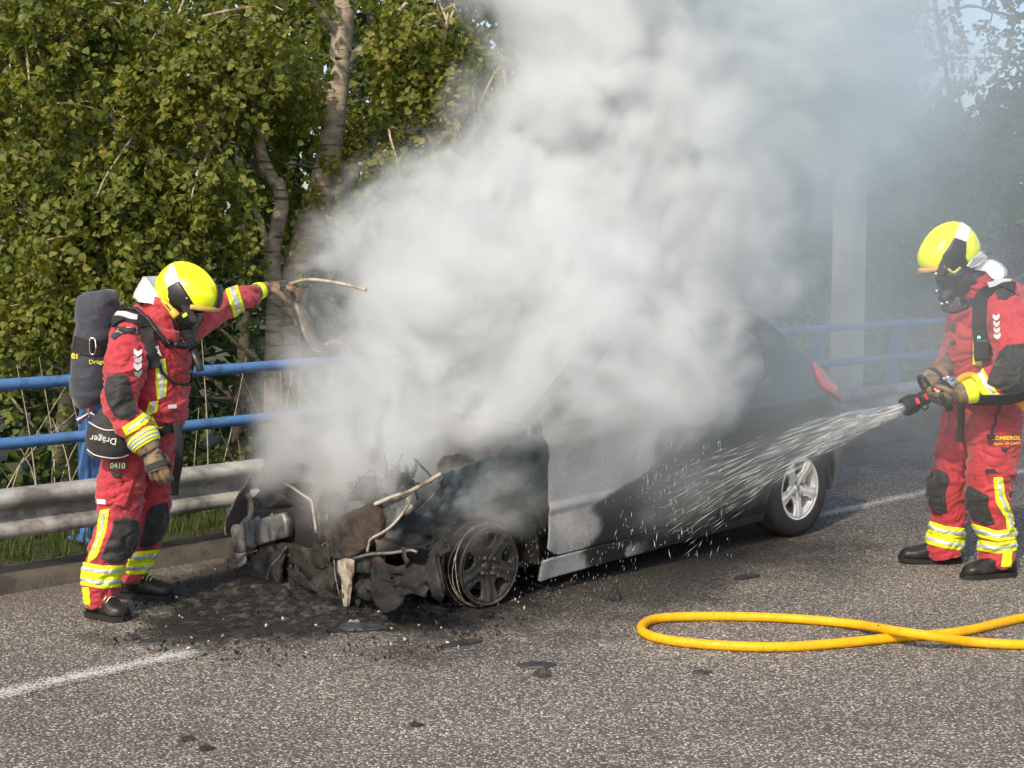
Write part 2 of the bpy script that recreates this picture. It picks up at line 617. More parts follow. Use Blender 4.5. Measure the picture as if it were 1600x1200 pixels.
# ---- blue tubular railing
M_blue = simple('blue_rail_paint', (0.075, 0.185, 0.42), 0.5, var=0.15, scale=4, bump=0.0012, bscale=70, dirt=(0.05, 0.09, 0.18), dirt_amt=0.42, dscale=9)
rail_root = tag(empty('blue_railing', RD(4, 7.6, 0.07)), 'blue painted tube railing with flat curved posts beyond the crash barrier', 'railing')
def post_profile():
    c = crom([(7.66, -0.1), (7.66, 0.25), (7.655, 0.6), (7.63, 0.82), (7.57, 0.97), (7.49, 1.045)], 26)
    t, bq, cq = frames(np.c_[c, np.zeros(len(c))], (1, 0.2, 0))
    nrm = np.c_[-t[:, 1], t[:, 0]]
    w = np.interp(np.linspace(0, 1, len(c)), [0, 0.6, 1], [0.052, 0.048, 0.032])[:, None]
    a, b = c + nrm * w, c - nrm * w
    return np.vstack([a, b[::-1]])
pp = post_profile()
for s0 in (-5.4, -3.05, -0.7, 1.64, 3.99, 6.34, 8.70, 11.05, 12.37, 14.72, 17.07, 19.42, 21.77, 24.1):
    mb = MB()
    mb.ext(pp, RD(s0 - 0.045, 0, 0), DT, UP, DS, 0.012)
    mb.ext(pp, RD(s0 + 0.033, 0, 0), DT, UP, DS, 0.012)
    c = pp[:26] * 0.92 + pp[::-1][:26] * 0.08
    c2 = pp[::-1][:26] * 0.92 + pp[:26] * 0.08
    for cc in (c, c2):
        v = []
        for a in cc:
            v += [RD(s0 - 0.033, a[0], a[1]), RD(s0 + 0.033, a[0], a[1])]
        mb.add(v, [(2 * i, 2 * i + 1, 2 * i + 3, 2 * i + 2) for i in range(len(cc) - 1)])
    po = mb.build('post', M_blue, rail_root, smooth=False)
    mb = MB()
    mb.box(RD(s0, 7.66, 0.082), (DS, DT, UP), (0.09, 0.11, 0.008), bev=0.003)
    for a in (-1, 1):
        for bq in (-1, 1):
            mb.lathe([(0.014, 0), (0.014, 0.014), (0, 0.016)], RD(s0 + 0.065 * a, 7.66 + 0.085 * bq, 0.09), UP, n=6)
    mb.build('base_plate', M_blue, po, smooth=False)
def rail(tc, z, r):
    edges = [-5.4, 3.99, 12.37, 24.1]
    for a, b in zip(edges[:-1], edges[1:]):
        n = 40
        path = [RD(q, tc + 0.004 * math.sin(q * 2.1), z + 0.004 * math.sin(q * 1.3)) for q in np.linspace(a, b - 0.01, n)]
        v, f = tube(path, r, 14)
        mesh_obj('rail', v, f, M_blue, rail_root).data.set_sharp_from_angle(angle=R_(50))
rail(7.52, 1.012, 0.033)
rail(7.56, 0.690, 0.033)
place_root(rail_root)

# ---- pale steel column beyond the railing
M_col = simple('column_paint', (0.50, 0.49, 0.44), 0.7, var=0.08, scale=2, bump=0.001, bscale=40, dirt=(0.28, 0.27, 0.24), dirt_amt=0.4, dscale=1.3)
cb = P(1322, 610, 13.6); cb[2] = 0.0
col_root = tag(empty('sign_column', cb), 'tall pale square column standing behind the railing in the smoke', 'column')
mb = MB(); mb.box(cb + UP * 2.6, (DS, DT, UP), (0.115, 0.115, 2.6), bev=0.02); mb.build('shaft', M_col, col_root, sharp=40)
mb = MB(); mb.box(cb + UP * 0.12, (DS, DT, UP), (0.22, 0.22, 0.02), bev=0.004); mb.build('base_plate', M_col, col_root, smooth=False)
mb = MB(); mb.box(cb + UP * 5.22, (DS, DT, UP), (0.14, 0.14, 0.02), bev=0.006); mb.build('cap', M_col, col_root, smooth=False)
place_root(col_root)
# ================================================================== TREES AND UNDERGROWTH
def leaf_mat(name, cols, trans=0.42):
    m, n, l, b = nt(name)
    n.remove(b)
    out = n.get('Material Output')
    at = n.new('ShaderNodeAttribute'); at.attribute_name = 'tint'
    oi = n.new('ShaderNodeObjectInfo')
    g = n.new('ShaderNodeNewGeometry')
    wn_ = n.new('ShaderNodeTexWhiteNoise'); wn_.noise_dimensions = '3D'
    l.new(oi.outputs['Location'], wn_.inputs['Vector'])
    fac = mth(n, l, 'ADD', at.outputs['Fac'], mth(n, l, 'MULTIPLY', wn_.outputs['Value'], mth(n, l, 'LESS_THAN', at.outputs['Fac'], 0.0001)))
    r = ramp(n, cols)
    l.new(fac, r.inputs['Fac'])
    back = mixc(n, l, g.outputs['Backfacing'], r.outputs['Color'], (0.14, 0.18, 0.055))
    back = mixc(n, l, 0.5, r.outputs['Color'], back)
    p = n.new('ShaderNodeBsdfPrincipled')
    p.inputs['Roughness'].default_value = 0.48
    p.inputs['Specular IOR Level'].default_value = 0.28
    l.new(back, p.inputs['Base Color'])
    tr = n.new('ShaderNodeBsdfTranslucent')
    tc = mixc(n, l, 1.0, r.outputs['Color'], (1.5, 1.6, 0.5), 'MULTIPLY')
    l.new(tc, tr.inputs['Color'])
    mx = n.new('ShaderNodeMixShader'); mx.inputs[0].default_value = trans
    l.new(p.outputs[0], mx.inputs[1]); l.new(tr.outputs[0], mx.inputs[2])
    l.new(mx.outputs[0], out.inputs['Surface'])
    return m
GREEN = [(0.0, (0.060, 0.088, 0.014)), (0.4, (0.145, 0.168, 0.024)), (0.7, (0.245, 0.235, 0.036)), (0.9, (0.34, 0.29, 0.055)), (1.0, (0.36, 0.25, 0.08))]
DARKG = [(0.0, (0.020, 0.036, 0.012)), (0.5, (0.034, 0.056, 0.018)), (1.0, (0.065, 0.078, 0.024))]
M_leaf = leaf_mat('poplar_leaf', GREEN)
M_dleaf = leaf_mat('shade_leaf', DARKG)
M_bleaf = leaf_mat('undergrowth_leaf', [(0.0, (0.040, 0.062, 0.012)), (0.5, (0.075, 0.105, 0.020)), (1.0, (0.13, 0.14, 0.035))])

def bark(name, a, c):
    m, n, l, b = nt(name)
    tc = n.new('ShaderNodeTexCoord')
    mp = n.new('ShaderNodeMapping'); mp.inputs['Scale'].default_value = (1, 1, 2.2)
    l.new(tc.outputs['Object'], mp.inputs['Vector'])
    no = node(n, 'ShaderNodeTexNoise', Scale=9.0, Detail=8.0, Roughness=0.7)
    l.new(mp.outputs[0], no.inputs['Vector'])
    r = ramp(n, [(0.3, a), (0.55, c), (0.75, tuple(min(1, q * 1.35) for q in c))])
    l.new(no.outputs['Fac'], r.inputs['Fac'])
    # dark horizontal lenticels
    mp2 = n.new('ShaderNodeMapping'); mp2.inputs['Scale'].default_value = (3, 3, 26)
    l.new(tc.outputs['Object'], mp2.inputs['Vector'])
    n2 = node(n, 'ShaderNodeTexNoise', Scale=1.0, Detail=3.0)
    l.new(mp2.outputs[0], n2.inputs['Vector'])
    r2 = ramp(n, [(0.60, (1, 1, 1)), (0.66, (0.35, 0.33, 0.30))])
    l.new(n2.outputs['Fac'], r2.inputs['Fac'])
    l.new(mixc(n, l, 1.0, r.outputs['Color'], r2.outputs['Color'], 'MULTIPLY'), b.inputs['Base Color'])
    b.inputs['Roughness'].default_value = 0.85
    bp = node(n, 'ShaderNodeBump', Strength=0.8, Distance=0.02)
    l.new(no.outputs['Fac'], bp.inputs['Height'])
    l.new(bp.outputs[0], b.inputs['Normal'])
    return m
M_bark = bark('pale_poplar_bark', (0.16, 0.13, 0.10), (0.42, 0.355, 0.27))
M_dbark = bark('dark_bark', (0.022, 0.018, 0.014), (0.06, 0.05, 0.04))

# heart-shaped poplar leaf, folded along its midrib, unit length along -y, face up +z
LEAF_V = np.array([[0, 0, 0], [0.40, -0.16, 0.07], [0.46, -0.42, 0.09], [0.22, -0.78, 0.03], [0, -1.05, -0.06], [-0.22, -0.78, 0.03], [-0.46, -0.42, 0.09], [-0.40, -0.16, 0.07], [0, -0.45, -0.03]])
LEAF_F = np.array([[0, 8, 1], [1, 8, 2], [2, 8, 3], [3, 8, 4], [4, 8, 5], [5, 8, 6], [6, 8, 7], [7, 8, 0]])[:, ::-1]
LEAF_V4 = np.array([[0, 0, 0], [0.44, -0.36, 0.08], [0, -1.05, -0.05], [-0.44, -0.36, 0.08]])
LEAF_F4 = np.array([[0, 2, 1], [0, 3, 2]])

def leaf_frames(n, rng, droop=0.75, outward=None):
    """random leaf orientations: tip hangs down and outward"""
    az = rng.uniform(0, 2 * np.pi, n)
    tip = np.c_[np.cos(az), np.sin(az), -droop - rng.normal(0, 0.55, n)]
    if outward is not None: tip[:, :2] += outward[:, :2] * 0.8
    tip = norm(tip)
    nr = rng.normal(0, 1, (n, 3)) * 0.7 + np.array([-0.25, -0.45, 0.75])
    nr = norm(nr - tip * np.sum(nr * tip, 1, keepdims=True))
    x = np.cross(-tip, nr)
    return x, -tip, nr

def leaves_mesh(name, pos, size, fr, mat, parent, tint, simple_leaf=False):
    LV, LF = (LEAF_V4, LEAF_F4) if simple_leaf else (LEAF_V, LEAF_F)
    x, y, z = fr
    n = len(pos)
    v = pos[:, None, :] + size[:, None, None] * (LV[None, :, 0:1] * x[:, None] + LV[None, :, 1:2] * y[:, None] + LV[None, :, 2:3] * z[:, None])
    f = (np.arange(n)[:, None, None] * len(LV) + LF[None]).reshape(-1, 3)
    o = mesh_obj(name, v.reshape(-1, 3), f, mat, parent, smooth=False)
    a = o.data.attributes.new('tint', 'FLOAT', 'FACE')
    a.data.foreach_set('value', np.repeat(np.clip(tint, 0.001, 1), len(LF)).astype(np.float32))
    o['kind'] = 'stuff'
    return o

def clump_leaves(centres, radii, counts, rng, size=0.062, hole=0.0):
    pos, out = [], []
    for c, r, k in zip(centres, radii, counts):
        k = int(k)
        # a clump is a few drooping sprigs, not a ball
        ns = max(3, k // 20)
        a = c + rng.normal(0, 1, (ns, 3)) * r * np.array([0.55, 0.55, 0.45])
        d = norm(rng.normal(0, 1, (ns, 3)) * np.array([1, 1, 0.5]) + np.array([0, 0, -0.55]))
        i = rng.integers(0, ns, k)
        u = rng.uniform(0, 1, k)[:, None]
        q = a[i] + d[i] * u * r * 0.9 + np.array([0, 0, -1.0]) * (u ** 2) * r * 0.35 + rng.normal(0, 0.028, (k, 3))
        pos.append(q)
        out.append(norm(q - c))
    return np.vstack(pos), np.vstack(out)

def limb(mb, pts, r0, r1, n=9, k=24, jit=0.0, rng=RNG, m=0):
    p = crom(pts, k)
    if jit:
        p = p + rng.normal(0, jit, p.shape) * np.linspace(0.2, 1, k)[:, None]
    v, f = tube(p, np.linspace(r0, r1, k), n, caps=True)
    # knobbly bark
    v = v + (fbm(v * 7.0, 3)[:, None]) * 0.06 * np.linspace(r0, r1, k).repeat(n)[:, None] * norm(v - np.repeat(p, n, axis=0))
    mb.add(v, f, m)
    return p

def px_list(lst):
    return [P(*q) for q in lst]

def twigs_to(mb, centres, anchors, rng, r=0.008):
    """thin twigs from the limbs to each leaf clump"""
    A = np.vstack(anchors)
    for c in centres:
        d = np.linalg.norm(A - c, axis=1) + rng.uniform(0, 0.25, len(A)) + 0.6 * np.maximum(0, A[:, 2] - c[2])
        a = A[int(np.argmin(d))]
        mid = (a + c) / 2 + rng.normal(0, 0.06, 3) + UP * 0.10
        p = crom([a, mid, c, c + (c - mid) * 0.35 - UP * 0.05], 10)
        mb.add(*tube(p, np.linspace(r * 1.6, r * 0.45, 10), 5, caps=False))

# individual leaves in front share one mesh
def leaf_proto():
    me = bpy.data.meshes.new('leaf')
    me.from_pydata(LEAF_V.tolist(), [], LEAF_F.tolist())
    me.materials.append(M_leaf)
    return me
LEAF_ME = leaf_proto()

def single_leaves(pos, size, fr, parent, inv):
    x, y, z = fr
    for i in range(len(pos)):
        o = bpy.data.objects.new('leaf', LEAF_ME)
        M = Matrix(((x[i, 0], y[i, 0], z[i, 0], 0), (x[i, 1], y[i, 1], z[i, 1], 0), (x[i, 2], y[i, 2], z[i, 2], 0), (0, 0, 0, 1))).to_4x4() @ Matrix.Scale(float(size[i]), 4)
        M.translation = Vector(pos[i])
        COL.objects.link(o)
        o.parent = parent
        o.matrix_parent_inverse = inv
        o.matrix_basis = M

def visible_first(pos, size, fr, n, rng):
    """the leaves that show largest: near the camera and inside the frame"""
    d = pos[:, 1]
    x, y = pos[:, 0] / d, (pos[:, 2] - HCAM) / d
    inside = (np.abs(x) < 0.34) & (y < 0.16) & (y > -0.12)
    score = size / d + rng.normal(0, 0.0004, len(d)) - (~inside) * 1.0
    # among them favour the outermost towards the camera
    order = np.argsort(-(score - 0.0009 * d))
    return order[:n], order[n:]

def tree(name, label, base, limbs, clumps, dens, mat_leaf, mat_bark, seed, size=0.062, singles=0, r_c=(0.16, 0.33), simple_leaf=False, twig_r=0.008, tint=(0.45, 0.2), group=None):
    rng = np.random.default_rng(seed)
    root = tag(empty(name, base), label, 'tree', group)
    mb = MB()
    anchors = []
    for i, (pts, r0, r1) in enumerate(limbs):
        anchors.append(limb(mb, pts, r0, r1, rng=rng))
    trunk = mb.build('trunk', mat_bark, root)
    centres = np.array(clumps)
    rad = rng.uniform(r_c[0], r_c[1], len(centres))
    cnt = (dens * (rad / np.mean(r_c)) ** 2).astype(int)
    pos, out = clump_leaves(centres, rad, cnt, rng)
    mt = MB()
    twigs_to(mt, centres, anchors, rng, twig_r)
    mt.build('twigs', mat_bark, root)['kind'] = 'stuff'
    sz = size * rng.uniform(0.55, 1.4, len(pos))
    fr = leaf_frames(len(pos), rng, outward=out)
    tn = np.clip(rng.normal(tint[0], tint[1], len(pos)) + 0.25 * np.repeat(rng.normal(0, 0.5, len(centres)), cnt), 0.001, 1)
    if singles:
        a, b = visible_first(pos, sz, fr, singles, rng)
        leaves_mesh('crown', pos[b], sz[b], [q[b] for q in fr], mat_leaf, root, tn[b], simple_leaf)
    else:
        leaves_mesh('crown', pos, sz, fr, mat_leaf, root, tn, simple_leaf)
    place_root(root)
    if singles:
        single_leaves(pos[a], sz[a], [q[a] for q in fr], root, Matrix.Translation(root.location).inverted())
    return root

STEMS = [np.array(q, float) for q in (((546, -60, 72), (534, 60, 0), (524, 170, 0), (508, 270, 0), (478, 375, 0), (455, 470, 0)), ((395, 110, 40), (404, 190, 0), (430, 300, 0), (425, 420, 0)))]
def region_clumps(rng, n, poly, Y0, Y1):
    """clump centres whose picture positions fill a set of weighted discs (x, y, r)"""
    poly = np.array(poly, float)
    w = poly[:, 2] ** 2; w /= w.sum()
    out = []
    for i in rng.choice(len(poly), n, p=w):
        x, y, r = poly[i]
        a, q = rng.uniform(0, 2 * np.pi), r * math.sqrt(rng.uniform(0, 1))
        px, py, Yd = x + q * math.cos(a), y + q * math.sin(a), rng.uniform(Y0, Y1)
        # leave the lit stems of the forked poplar in view
        for c in STEMS:
            xs = np.interp(py, c[:, 1], c[:, 0])
            if c[0, 1] < py < c[-1, 1] and abs(px - xs) < c[0, 2] and rng.random() < 0.9: Yd = rng.uniform(11.4, 12.3)
        out.append(P(px, py, Yd))
    return out

rg = np.random.default_rng(21)
# main poplar, several stems
bY = 10.9
base = P(440, 655, bY)
limbs_main = [
    (px_list([(428, 668, bY), (428, 560, bY), (430, 470, bY), (425, 400, bY), (440, 320, bY), (432, 280, bY)]), 0.078, 0.05),
    (px_list([(432, 290, bY), (408, 240, 10.85), (404, 190, 10.8), (392, 130, 10.8), (398, 60, 10.75), (388, -40, 10.7)]), 0.05, 0.022),
    (px_list([(440, 600, 11.0), (455, 470, 11.0), (478, 375, 11.0), (508, 270, 11.05), (524, 170, 11.1), (534, 60, 11.1), (545, -80, 11.1), (556, -260, 11.2)]), 0.12, 0.065),
    (px_list([(424, 420, bY), (412, 365, 10.9), (398, 330, 10.8), (350, 270, 10.6), (325, 250, 10.5)]), 0.035, 0.012),
    (px_list([(508, 290, 11.05), (545, 265, 11.0), (590, 250, 10.9), (640, 205, 10.8), (690, 175, 10.7), (760, 165, 10.6), (830, 150, 10.6)]), 0.04, 0.012),
    (px_list([(640, 205, 10.8), (668, 190, 10.7), (676, 150, 10.6), (690, 90, 10.55), (700, 20, 10.5)]), 0.018, 0.008),
    (px_list([(530, 110, 11.1), (580, 60, 11.1), (640, 0, 11.0), (700, -90, 11.0)]), 0.035, 0.012),
    (px_list([(400, 170, 10.8), (365, 180, 10.6), (340, 215, 10.4), (310, 260, 10.3)]), 0.018, 0.006),
    (px_list([(395, 110, 10.8), (330, 60, 10.5), (250, 20, 10.2), (150, 0, 10.0)]), 0.024, 0.008),
    (px_list([(534, 60, 11.1), (470, -20, 10.8), (420, -90, 10.6)]), 0.03, 0.01),
    (px_list([(428, 620, bY), (400, 560, 10.7), (372, 540, 10.5), (345, 515, 10.3), (310, 500, 10.1)]), 0.02, 0.007),
    (px_list([(470, 690, 10.9), (465, 520, 10.8), (440, 480, 10.8), (420, 470, 10.8)]), 0.018, 0.008),
]
cl = region_clumps(rg, 60, [(330, 60, 110), (450, 90, 75), (260, 130, 110), (430, 130, 70), (340, 200, 80), (500, 180, 40), (240, 270, 90), (300, 330, 60), (420, 300, 40), (250, 20, 90), (450, -40, 120)], 9.6, 11.2)
cl += region_clumps(rg, 26, [(600, 220, 42), (570, 170, 30), (660, 100, 48), (700, 150, 55), (740, 120, 40), (560, 290, 22), (620, 270, 30), (690, 40, 40), (780, 160, 30)], 10.3, 11.2)
tree('poplar_tree', 'pale-barked poplar with forked stems behind the railing beside the smoke', base, limbs_main, cl, 310, M_leaf, M_bark, 31, singles=300, size=0.046)

# poplar further left, trunk lost in its own leaves
base2 = P(95, 700, 10.6)
limbs2 = [
    (px_list([(95, 720, 10.6), (110, 560, 10.5), (95, 400, 10.5), (120, 250, 10.4), (100, 100, 10.4), (110, -80, 10.4)]), 0.07, 0.03),
    (px_list([(100, 400, 10.5), (40, 320, 10.2), (-40, 250, 10.0)]), 0.03, 0.01),
    (px_list([(118, 260, 10.4), (180, 230, 10.2), (240, 235, 10.0)]), 0.025, 0.008),
    (px_list([(105, 150, 10.4), (70, 80, 10.1), (60, 40, 9.9), (105, 20, 9.8)]), 0.022, 0.008),
    (px_list([(100, 500, 10.5), (170, 430, 10.3), (230, 400, 10.1)]), 0.02, 0.008),
]
cl2 = region_clumps(rg, 84, [(60, 60, 130), (0, 170, 110), (130, 150, 100), (60, 260, 110), (150, 300, 90), (20, 380, 100), (110, 400, 100), (200, 390, 90), (60, 500, 110), (150, 520, 60), (-60, 100, 120), (-60, 330, 120), (60, -60, 150)], 9.3, 11.0)
tree('poplar_tree', 'leafy poplar filling the upper left corner, its trunk hidden by leaves', base2, limbs2, cl2, 310, M_leaf, M_bark, 32, singles=260, size=0.046)

# darker trees standing in the shade further down the bank
def back_tree(i, px, Y, hgt, spread, nclump, label, dens=170, size=0.085, lean=0.0, fill=1.0):
    rng = np.random.default_rng(100 + i)
    g = P(px, 640, Y)
    s_, t_ = g @ DS, g @ DT
    g[2] = float(ground_h(np.array(s_), np.array(t_))) - 0.1
    top = g + np.array([lean, 0, hgt])
    mid = (g + top) / 2 + np.append(rng.normal(0, 0.25, 2), 0)
    limbs = [([g, g + (mid - g) * 0.5 + np.append(rng.normal(0, 0.1, 2), 0), mid, top], 0.11, 0.03)]
    for q in range(9):
        u = rng.uniform(0.22, 0.85)
        a = mid * (1 - abs(2 * u - 1)) + (top if u > 0.5 else g) * abs(2 * u - 1)
        d = np.append(rng.normal(0, 1, 2), rng.uniform(0.1, 0.9)); d = norm(d)
        L = spread * rng.uniform(0.6, 1.1)
        limbs.append(([a, a + d * L * 0.5 + UP * 0.1, a + d * L], 0.035, 0.008))
    cs = []
    for q in range(nclump):
        u = rng.uniform(0.08, 1.0) ** 0.9
        c = g + (top - g) * u
        r = spread * (0.45 + 0.75 * math.sin(math.pi * min(1, u * 0.9 + 0.1))) * rng.uniform(0.2, 1.0) ** 0.5
        a = rng.uniform(0, 2 * np.pi)
        cs.append(c + np.array([math.cos(a) * r, math.sin(a) * r, rng.normal(0, 0.2)]))
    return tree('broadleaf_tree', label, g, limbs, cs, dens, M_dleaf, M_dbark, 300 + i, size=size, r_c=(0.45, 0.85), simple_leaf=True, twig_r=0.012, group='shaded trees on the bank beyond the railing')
BT = [(-60, 14.5, 8.5, 1.7, 46, 'dark shaded tree at the far left edge behind the leafy poplars'),
      (170, 15.5, 9.0, 1.8, 48, 'dark shaded tree glimpsed above the firefighter who leans over the bonnet'),
      (345, 14.6, 8.6, 1.6, 42, 'dark tree in shade just left of the forked poplar stems'),
      (560, 16.0, 9.5, 1.7, 46, 'dark tree in shade just right of the forked poplar trunk'),
      (720, 18.0, 10, 2.0, 44, 'dark tree above the left shoulder of the smoke plume'),
      (930, 19.0, 10, 2.2, 40, 'dark tree almost wholly hidden behind the thickest smoke'),
      (1130, 20.5, 10, 2.2, 40, 'smoke-veiled tree behind the roof of the burnt car'),
      (1290, 22.0, 8.6, 2.1, 40, 'smoke-veiled tree behind the pale square column'),
      (1440, 24.0, 8.0, 2.3, 44, 'hazy tree with bright sky gaps above the hose-holding firefighter'),
      (1585, 23.0, 9.5, 2.4, 56, 'hazy dark tree at the right edge behind the hose-holding firefighter'),
      (1720, 21.0, 9.5, 2.4, 50, 'dark tree just past the right edge, branches reaching into the haze')]
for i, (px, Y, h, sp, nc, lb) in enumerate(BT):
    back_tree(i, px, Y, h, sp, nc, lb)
# the far wood that closes the view behind the single trees
def far_wood():
    rng = np.random.default_rng(77)
    n = 34000
    s = rng.uniform(-6, 62, n)
    t = rng.uniform(17.5, 24, n)
    h = 5.2 + 2.6 * fbm(np.c_[s * 0.35, t * 0.35, s * 0], 3) + 1.2 + 5.5 * sstep(33, 24, s) + 1.6 * sstep(24, 33, s)
    z = -2.4 + rng.uniform(0, 1, n) ** 0.8 * h
    pos = s[:, None] * DS + t[:, None] * DT + z[:, None] * UP
    fr = leaf_frames(n, rng)
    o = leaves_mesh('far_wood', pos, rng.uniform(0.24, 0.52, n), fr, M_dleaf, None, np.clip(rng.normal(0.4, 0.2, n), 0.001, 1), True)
    tag(o, 'dark far-off wood seen between the nearer trees', 'woodland', kind='stuff')
far_wood()

# bushes and weeds at the foot of the railing
def undergrowth():
    rng = np.random.default_rng(55)
    n = 15000
    s = rng.uniform(-1.5, 26, n)
    t = 7.75 + rng.gamma(2.0, 0.75, n)
    top = 0.20 + 0.75 * sstep(7.7, 9.4, t) + 0.55 * fbm(np.c_[s * 1.1, t * 1.1, s * 0], 3)
    z = ground_h(s, t) + rng.uniform(0, 1, n) ** 0.75 * np.clip(top + 0.8 * sstep(8.6, 11, t), 0.08, None)
    pos = s[:, None] * DS + t[:, None] * DT + z[:, None] * UP
    o = leaves_mesh('undergrowth', pos, rng.uniform(0.035, 0.075, n), leaf_frames(n, rng, droop=0.2), M_bleaf, None, np.clip(rng.normal(0.45, 0.22, n), 0.001, 1), True)
    tag(o, 'low tangled weeds and saplings along the foot of the railing', 'undergrowth', kind='stuff')
    # dry stems among the leaves
    mb = MB()
    for q in range(240):
        s0, t0 = rng.uniform(-1, 12), 7.8 + rng.gamma(1.6, 0.5)
        g = RD(s0, t0, float(ground_h(np.array(s0), np.array(t0))))
        d = np.array([rng.normal(0, 0.25), rng.normal(0, 0.25), 1.0]) * rng.uniform(0.4, 1.2)
        mb.add(*tube(crom([g, g + d * 0.5 + rng.normal(0, 0.03, 3), g + d + rng.normal(0, 0.1, 3)], 7), np.linspace(0.006, 0.002, 7), 4, caps=False))
    tag(mb.build('dry_stems', M_bark), 'thin dry stalks standing among the weeds below the railing', 'stalks', kind='stuff')
    # grass blades along the kerb
    n = 9000
    s = rng.uniform(-1, 24, n); t = 7.33 + rng.gamma(1.6, 0.16, n)
    h = rng.uniform(0.05, 0.17, n)
    az = rng.uniform(0, 2 * np.pi, n)
    b = s[:, None] * DS + t[:, None] * DT + 0.06 * UP
    sd = np.c_[np.cos(az), np.sin(az), np.zeros(n)] * 0.004
    ld = np.c_[-np.sin(az), np.cos(az), np.zeros(n)] * (h * rng.uniform(0.1, 0.8, n))[:, None]
    v = np.stack([b - sd, b + sd, b + sd * 0.7 + ld * 0.4 + UP * (h * 0.6)[:, None], b - sd * 0.7 + ld * 0.4 + UP * (h * 0.6)[:, None], b + ld + UP * h[:, None]], 1)
    i = np.arange(n)[:, None] * 5
    f = np.concatenate([i + np.array([[0, 1, 2]]), i + np.array([[0, 2, 3]]), i + np.array([[3, 2, 4]])])
    o = mesh_obj('grass', v.reshape(-1, 3), f, M_bleaf, smooth=False)
    a = o.data.attributes.new('tint', 'FLOAT', 'FACE')
    a.data.foreach_set('value', np.clip(rng.normal(0.5, 0.2, len(f)), 0.001, 1).astype(np.float32))
    tag(o, 'short grass growing along the back of the kerb', 'grass', kind='stuff')
undergrowth()
# ================================================================== THE BURNT CAR
CAR_S, CAR_T = 4.03, 5.93

def CW(x, y, z, sag=True):
    x, y, z = np.asarray(x, float), np.asarray(y, float), np.asarray(z, float)
    x = x + 0.10 * np.clip((x - 2.0) / 1.1, 0, 1)
    if sag:
        z = z - 0.09 * (1 - (x - 0.73) / 2.44)
    return (CAR_S + x)[..., None] * DS + (CAR_T + y)[..., None] * DT + z[..., None] * UP

def grid_tris(nu, nv):
    i = np.arange(nu - 1)[:, None] * nv + np.arange(nv - 1)[None, :]
    i = i.ravel()
    a = np.stack([i, i + nv, i + nv + 1], -1)
    b = np.stack([i, i + nv + 1, i + 1], -1)
    return np.concatenate([a, b])

def clip_mesh(V, F, g, extra=None):
    """keep the part of a triangle mesh where g > 0, cutting triangles cleanly along g = 0"""
    V = np.asarray(V, float); F = np.asarray(F); g = np.asarray(g, float).copy()
    g[np.abs(g) < 1e-6] = 1e-6
    E = None if extra is None else np.asarray(extra, float)
    ins = g > 0
    cnt = ins[F].sum(1)
    out = [F[cnt == 3]]
    newV, newE, key = [], [], {}
    base = len(V)
    def cut(a, b):
        k = (a, b) if a < b else (b, a)
        if k in key: return key[k]
        w = g[a] / (g[a] - g[b])
        newV.append(V[a] + (V[b] - V[a]) * w)
        if E is not None: newE.append(E[a] + (E[b] - E[a]) * w)
        key[k] = base + len(newV) - 1
        return key[k]
    tri = []
    for f in F[(cnt > 0) & (cnt < 3)]:
        poly = []
        for i in range(3):
            a, b = int(f[i]), int(f[(i + 1) % 3])
            if ins[a]: poly.append(a)
            if ins[a] != ins[b]: poly.append(cut(a, b))
        for i in range(1, len(poly) - 1):
            tri.append((poly[0], poly[i], poly[i + 1]))
    if tri: out.append(np.array(tri))
    Fn = np.concatenate(out)
    Va = np.vstack([V] + ([np.array(newV)] if newV else []))
    isnew = np.zeros(len(Va), bool); isnew[base:] = True
    Ea = None
    if E is not None:
        Ea = np.concatenate([E] + ([np.array(newE)] if newE else []))
    used = np.unique(Fn)
    mp = -np.ones(len(Va), int); mp[used] = np.arange(len(used))
    return Va[used], mp[Fn], isnew[used], (Ea[used] if E is not None else None)

def tab(xs, ys):
    c = crom(np.c_[xs, ys], 200)
    return lambda x: np.interp(x, c[:, 0], c[:, 1])

plan = tab([0.0, 0.08, 0.2, 0.4, 0.75, 1.3, 2.2, 3.0, 3.35, 3.55, 3.70, 3.80, 3.84], [0.50, 0.60, 0.69, 0.765, 0.815, 0.826, 0.826, 0.820, 0.80, 0.765, 0.70, 0.60, 0.50])
zoff = tab([0.05, 0.2, 0.35, 0.50, 0.66, 0.80, 0.845, 0.87, 0.95, 1.10, 1.25, 1.36, 1.45], [0.075, 0.045, 0.008, 0.0, 0.002, 0.008, 0.012, 0.030, 0.055, 0.110, 0.175, 0.235, 0.30])
zroof = tab([0.0, 0.15, 0.6, 1.02, 1.35, 1.75, 2.2, 2.6, 2.93, 3.20, 3.46, 3.62, 3.72, 3.84], [0.66, 0.70, 0.86, 0.945, 1.14, 1.365, 1.415, 1.40, 1.355, 1.155, 0.945, 0.82, 0.73, 0.6])

def hw(x, z):
    w = plan(x) - zoff(z)
    for cx in (0.73, 3.17):          # flared arches
        d = np.hypot(x - cx, z - 0.29)
        w = w + 0.012 * np.exp(-((d - 0.36) / 0.05) ** 2)
    # rubbing strip
    w = w + 0.010 * sstep(0.022, 0.012, np.abs(z - 0.515 - 0.005 * x)) * (x > 0.45)
    return w

def arch(x, z, cx, r=0.325): return np.hypot(x - cx, z - 0.29) - r
belt = lambda x: 0.905 + 0.03 * (x - 1.0)

def burn_attr(o, col):
    a = o.data.attributes.new('burn', 'FLOAT_COLOR', 'POINT')
    c = np.ones((len(o.data.vertices), 4), np.float32); c[:, :3] = col
    a.data.foreach_set('color', c.ravel())

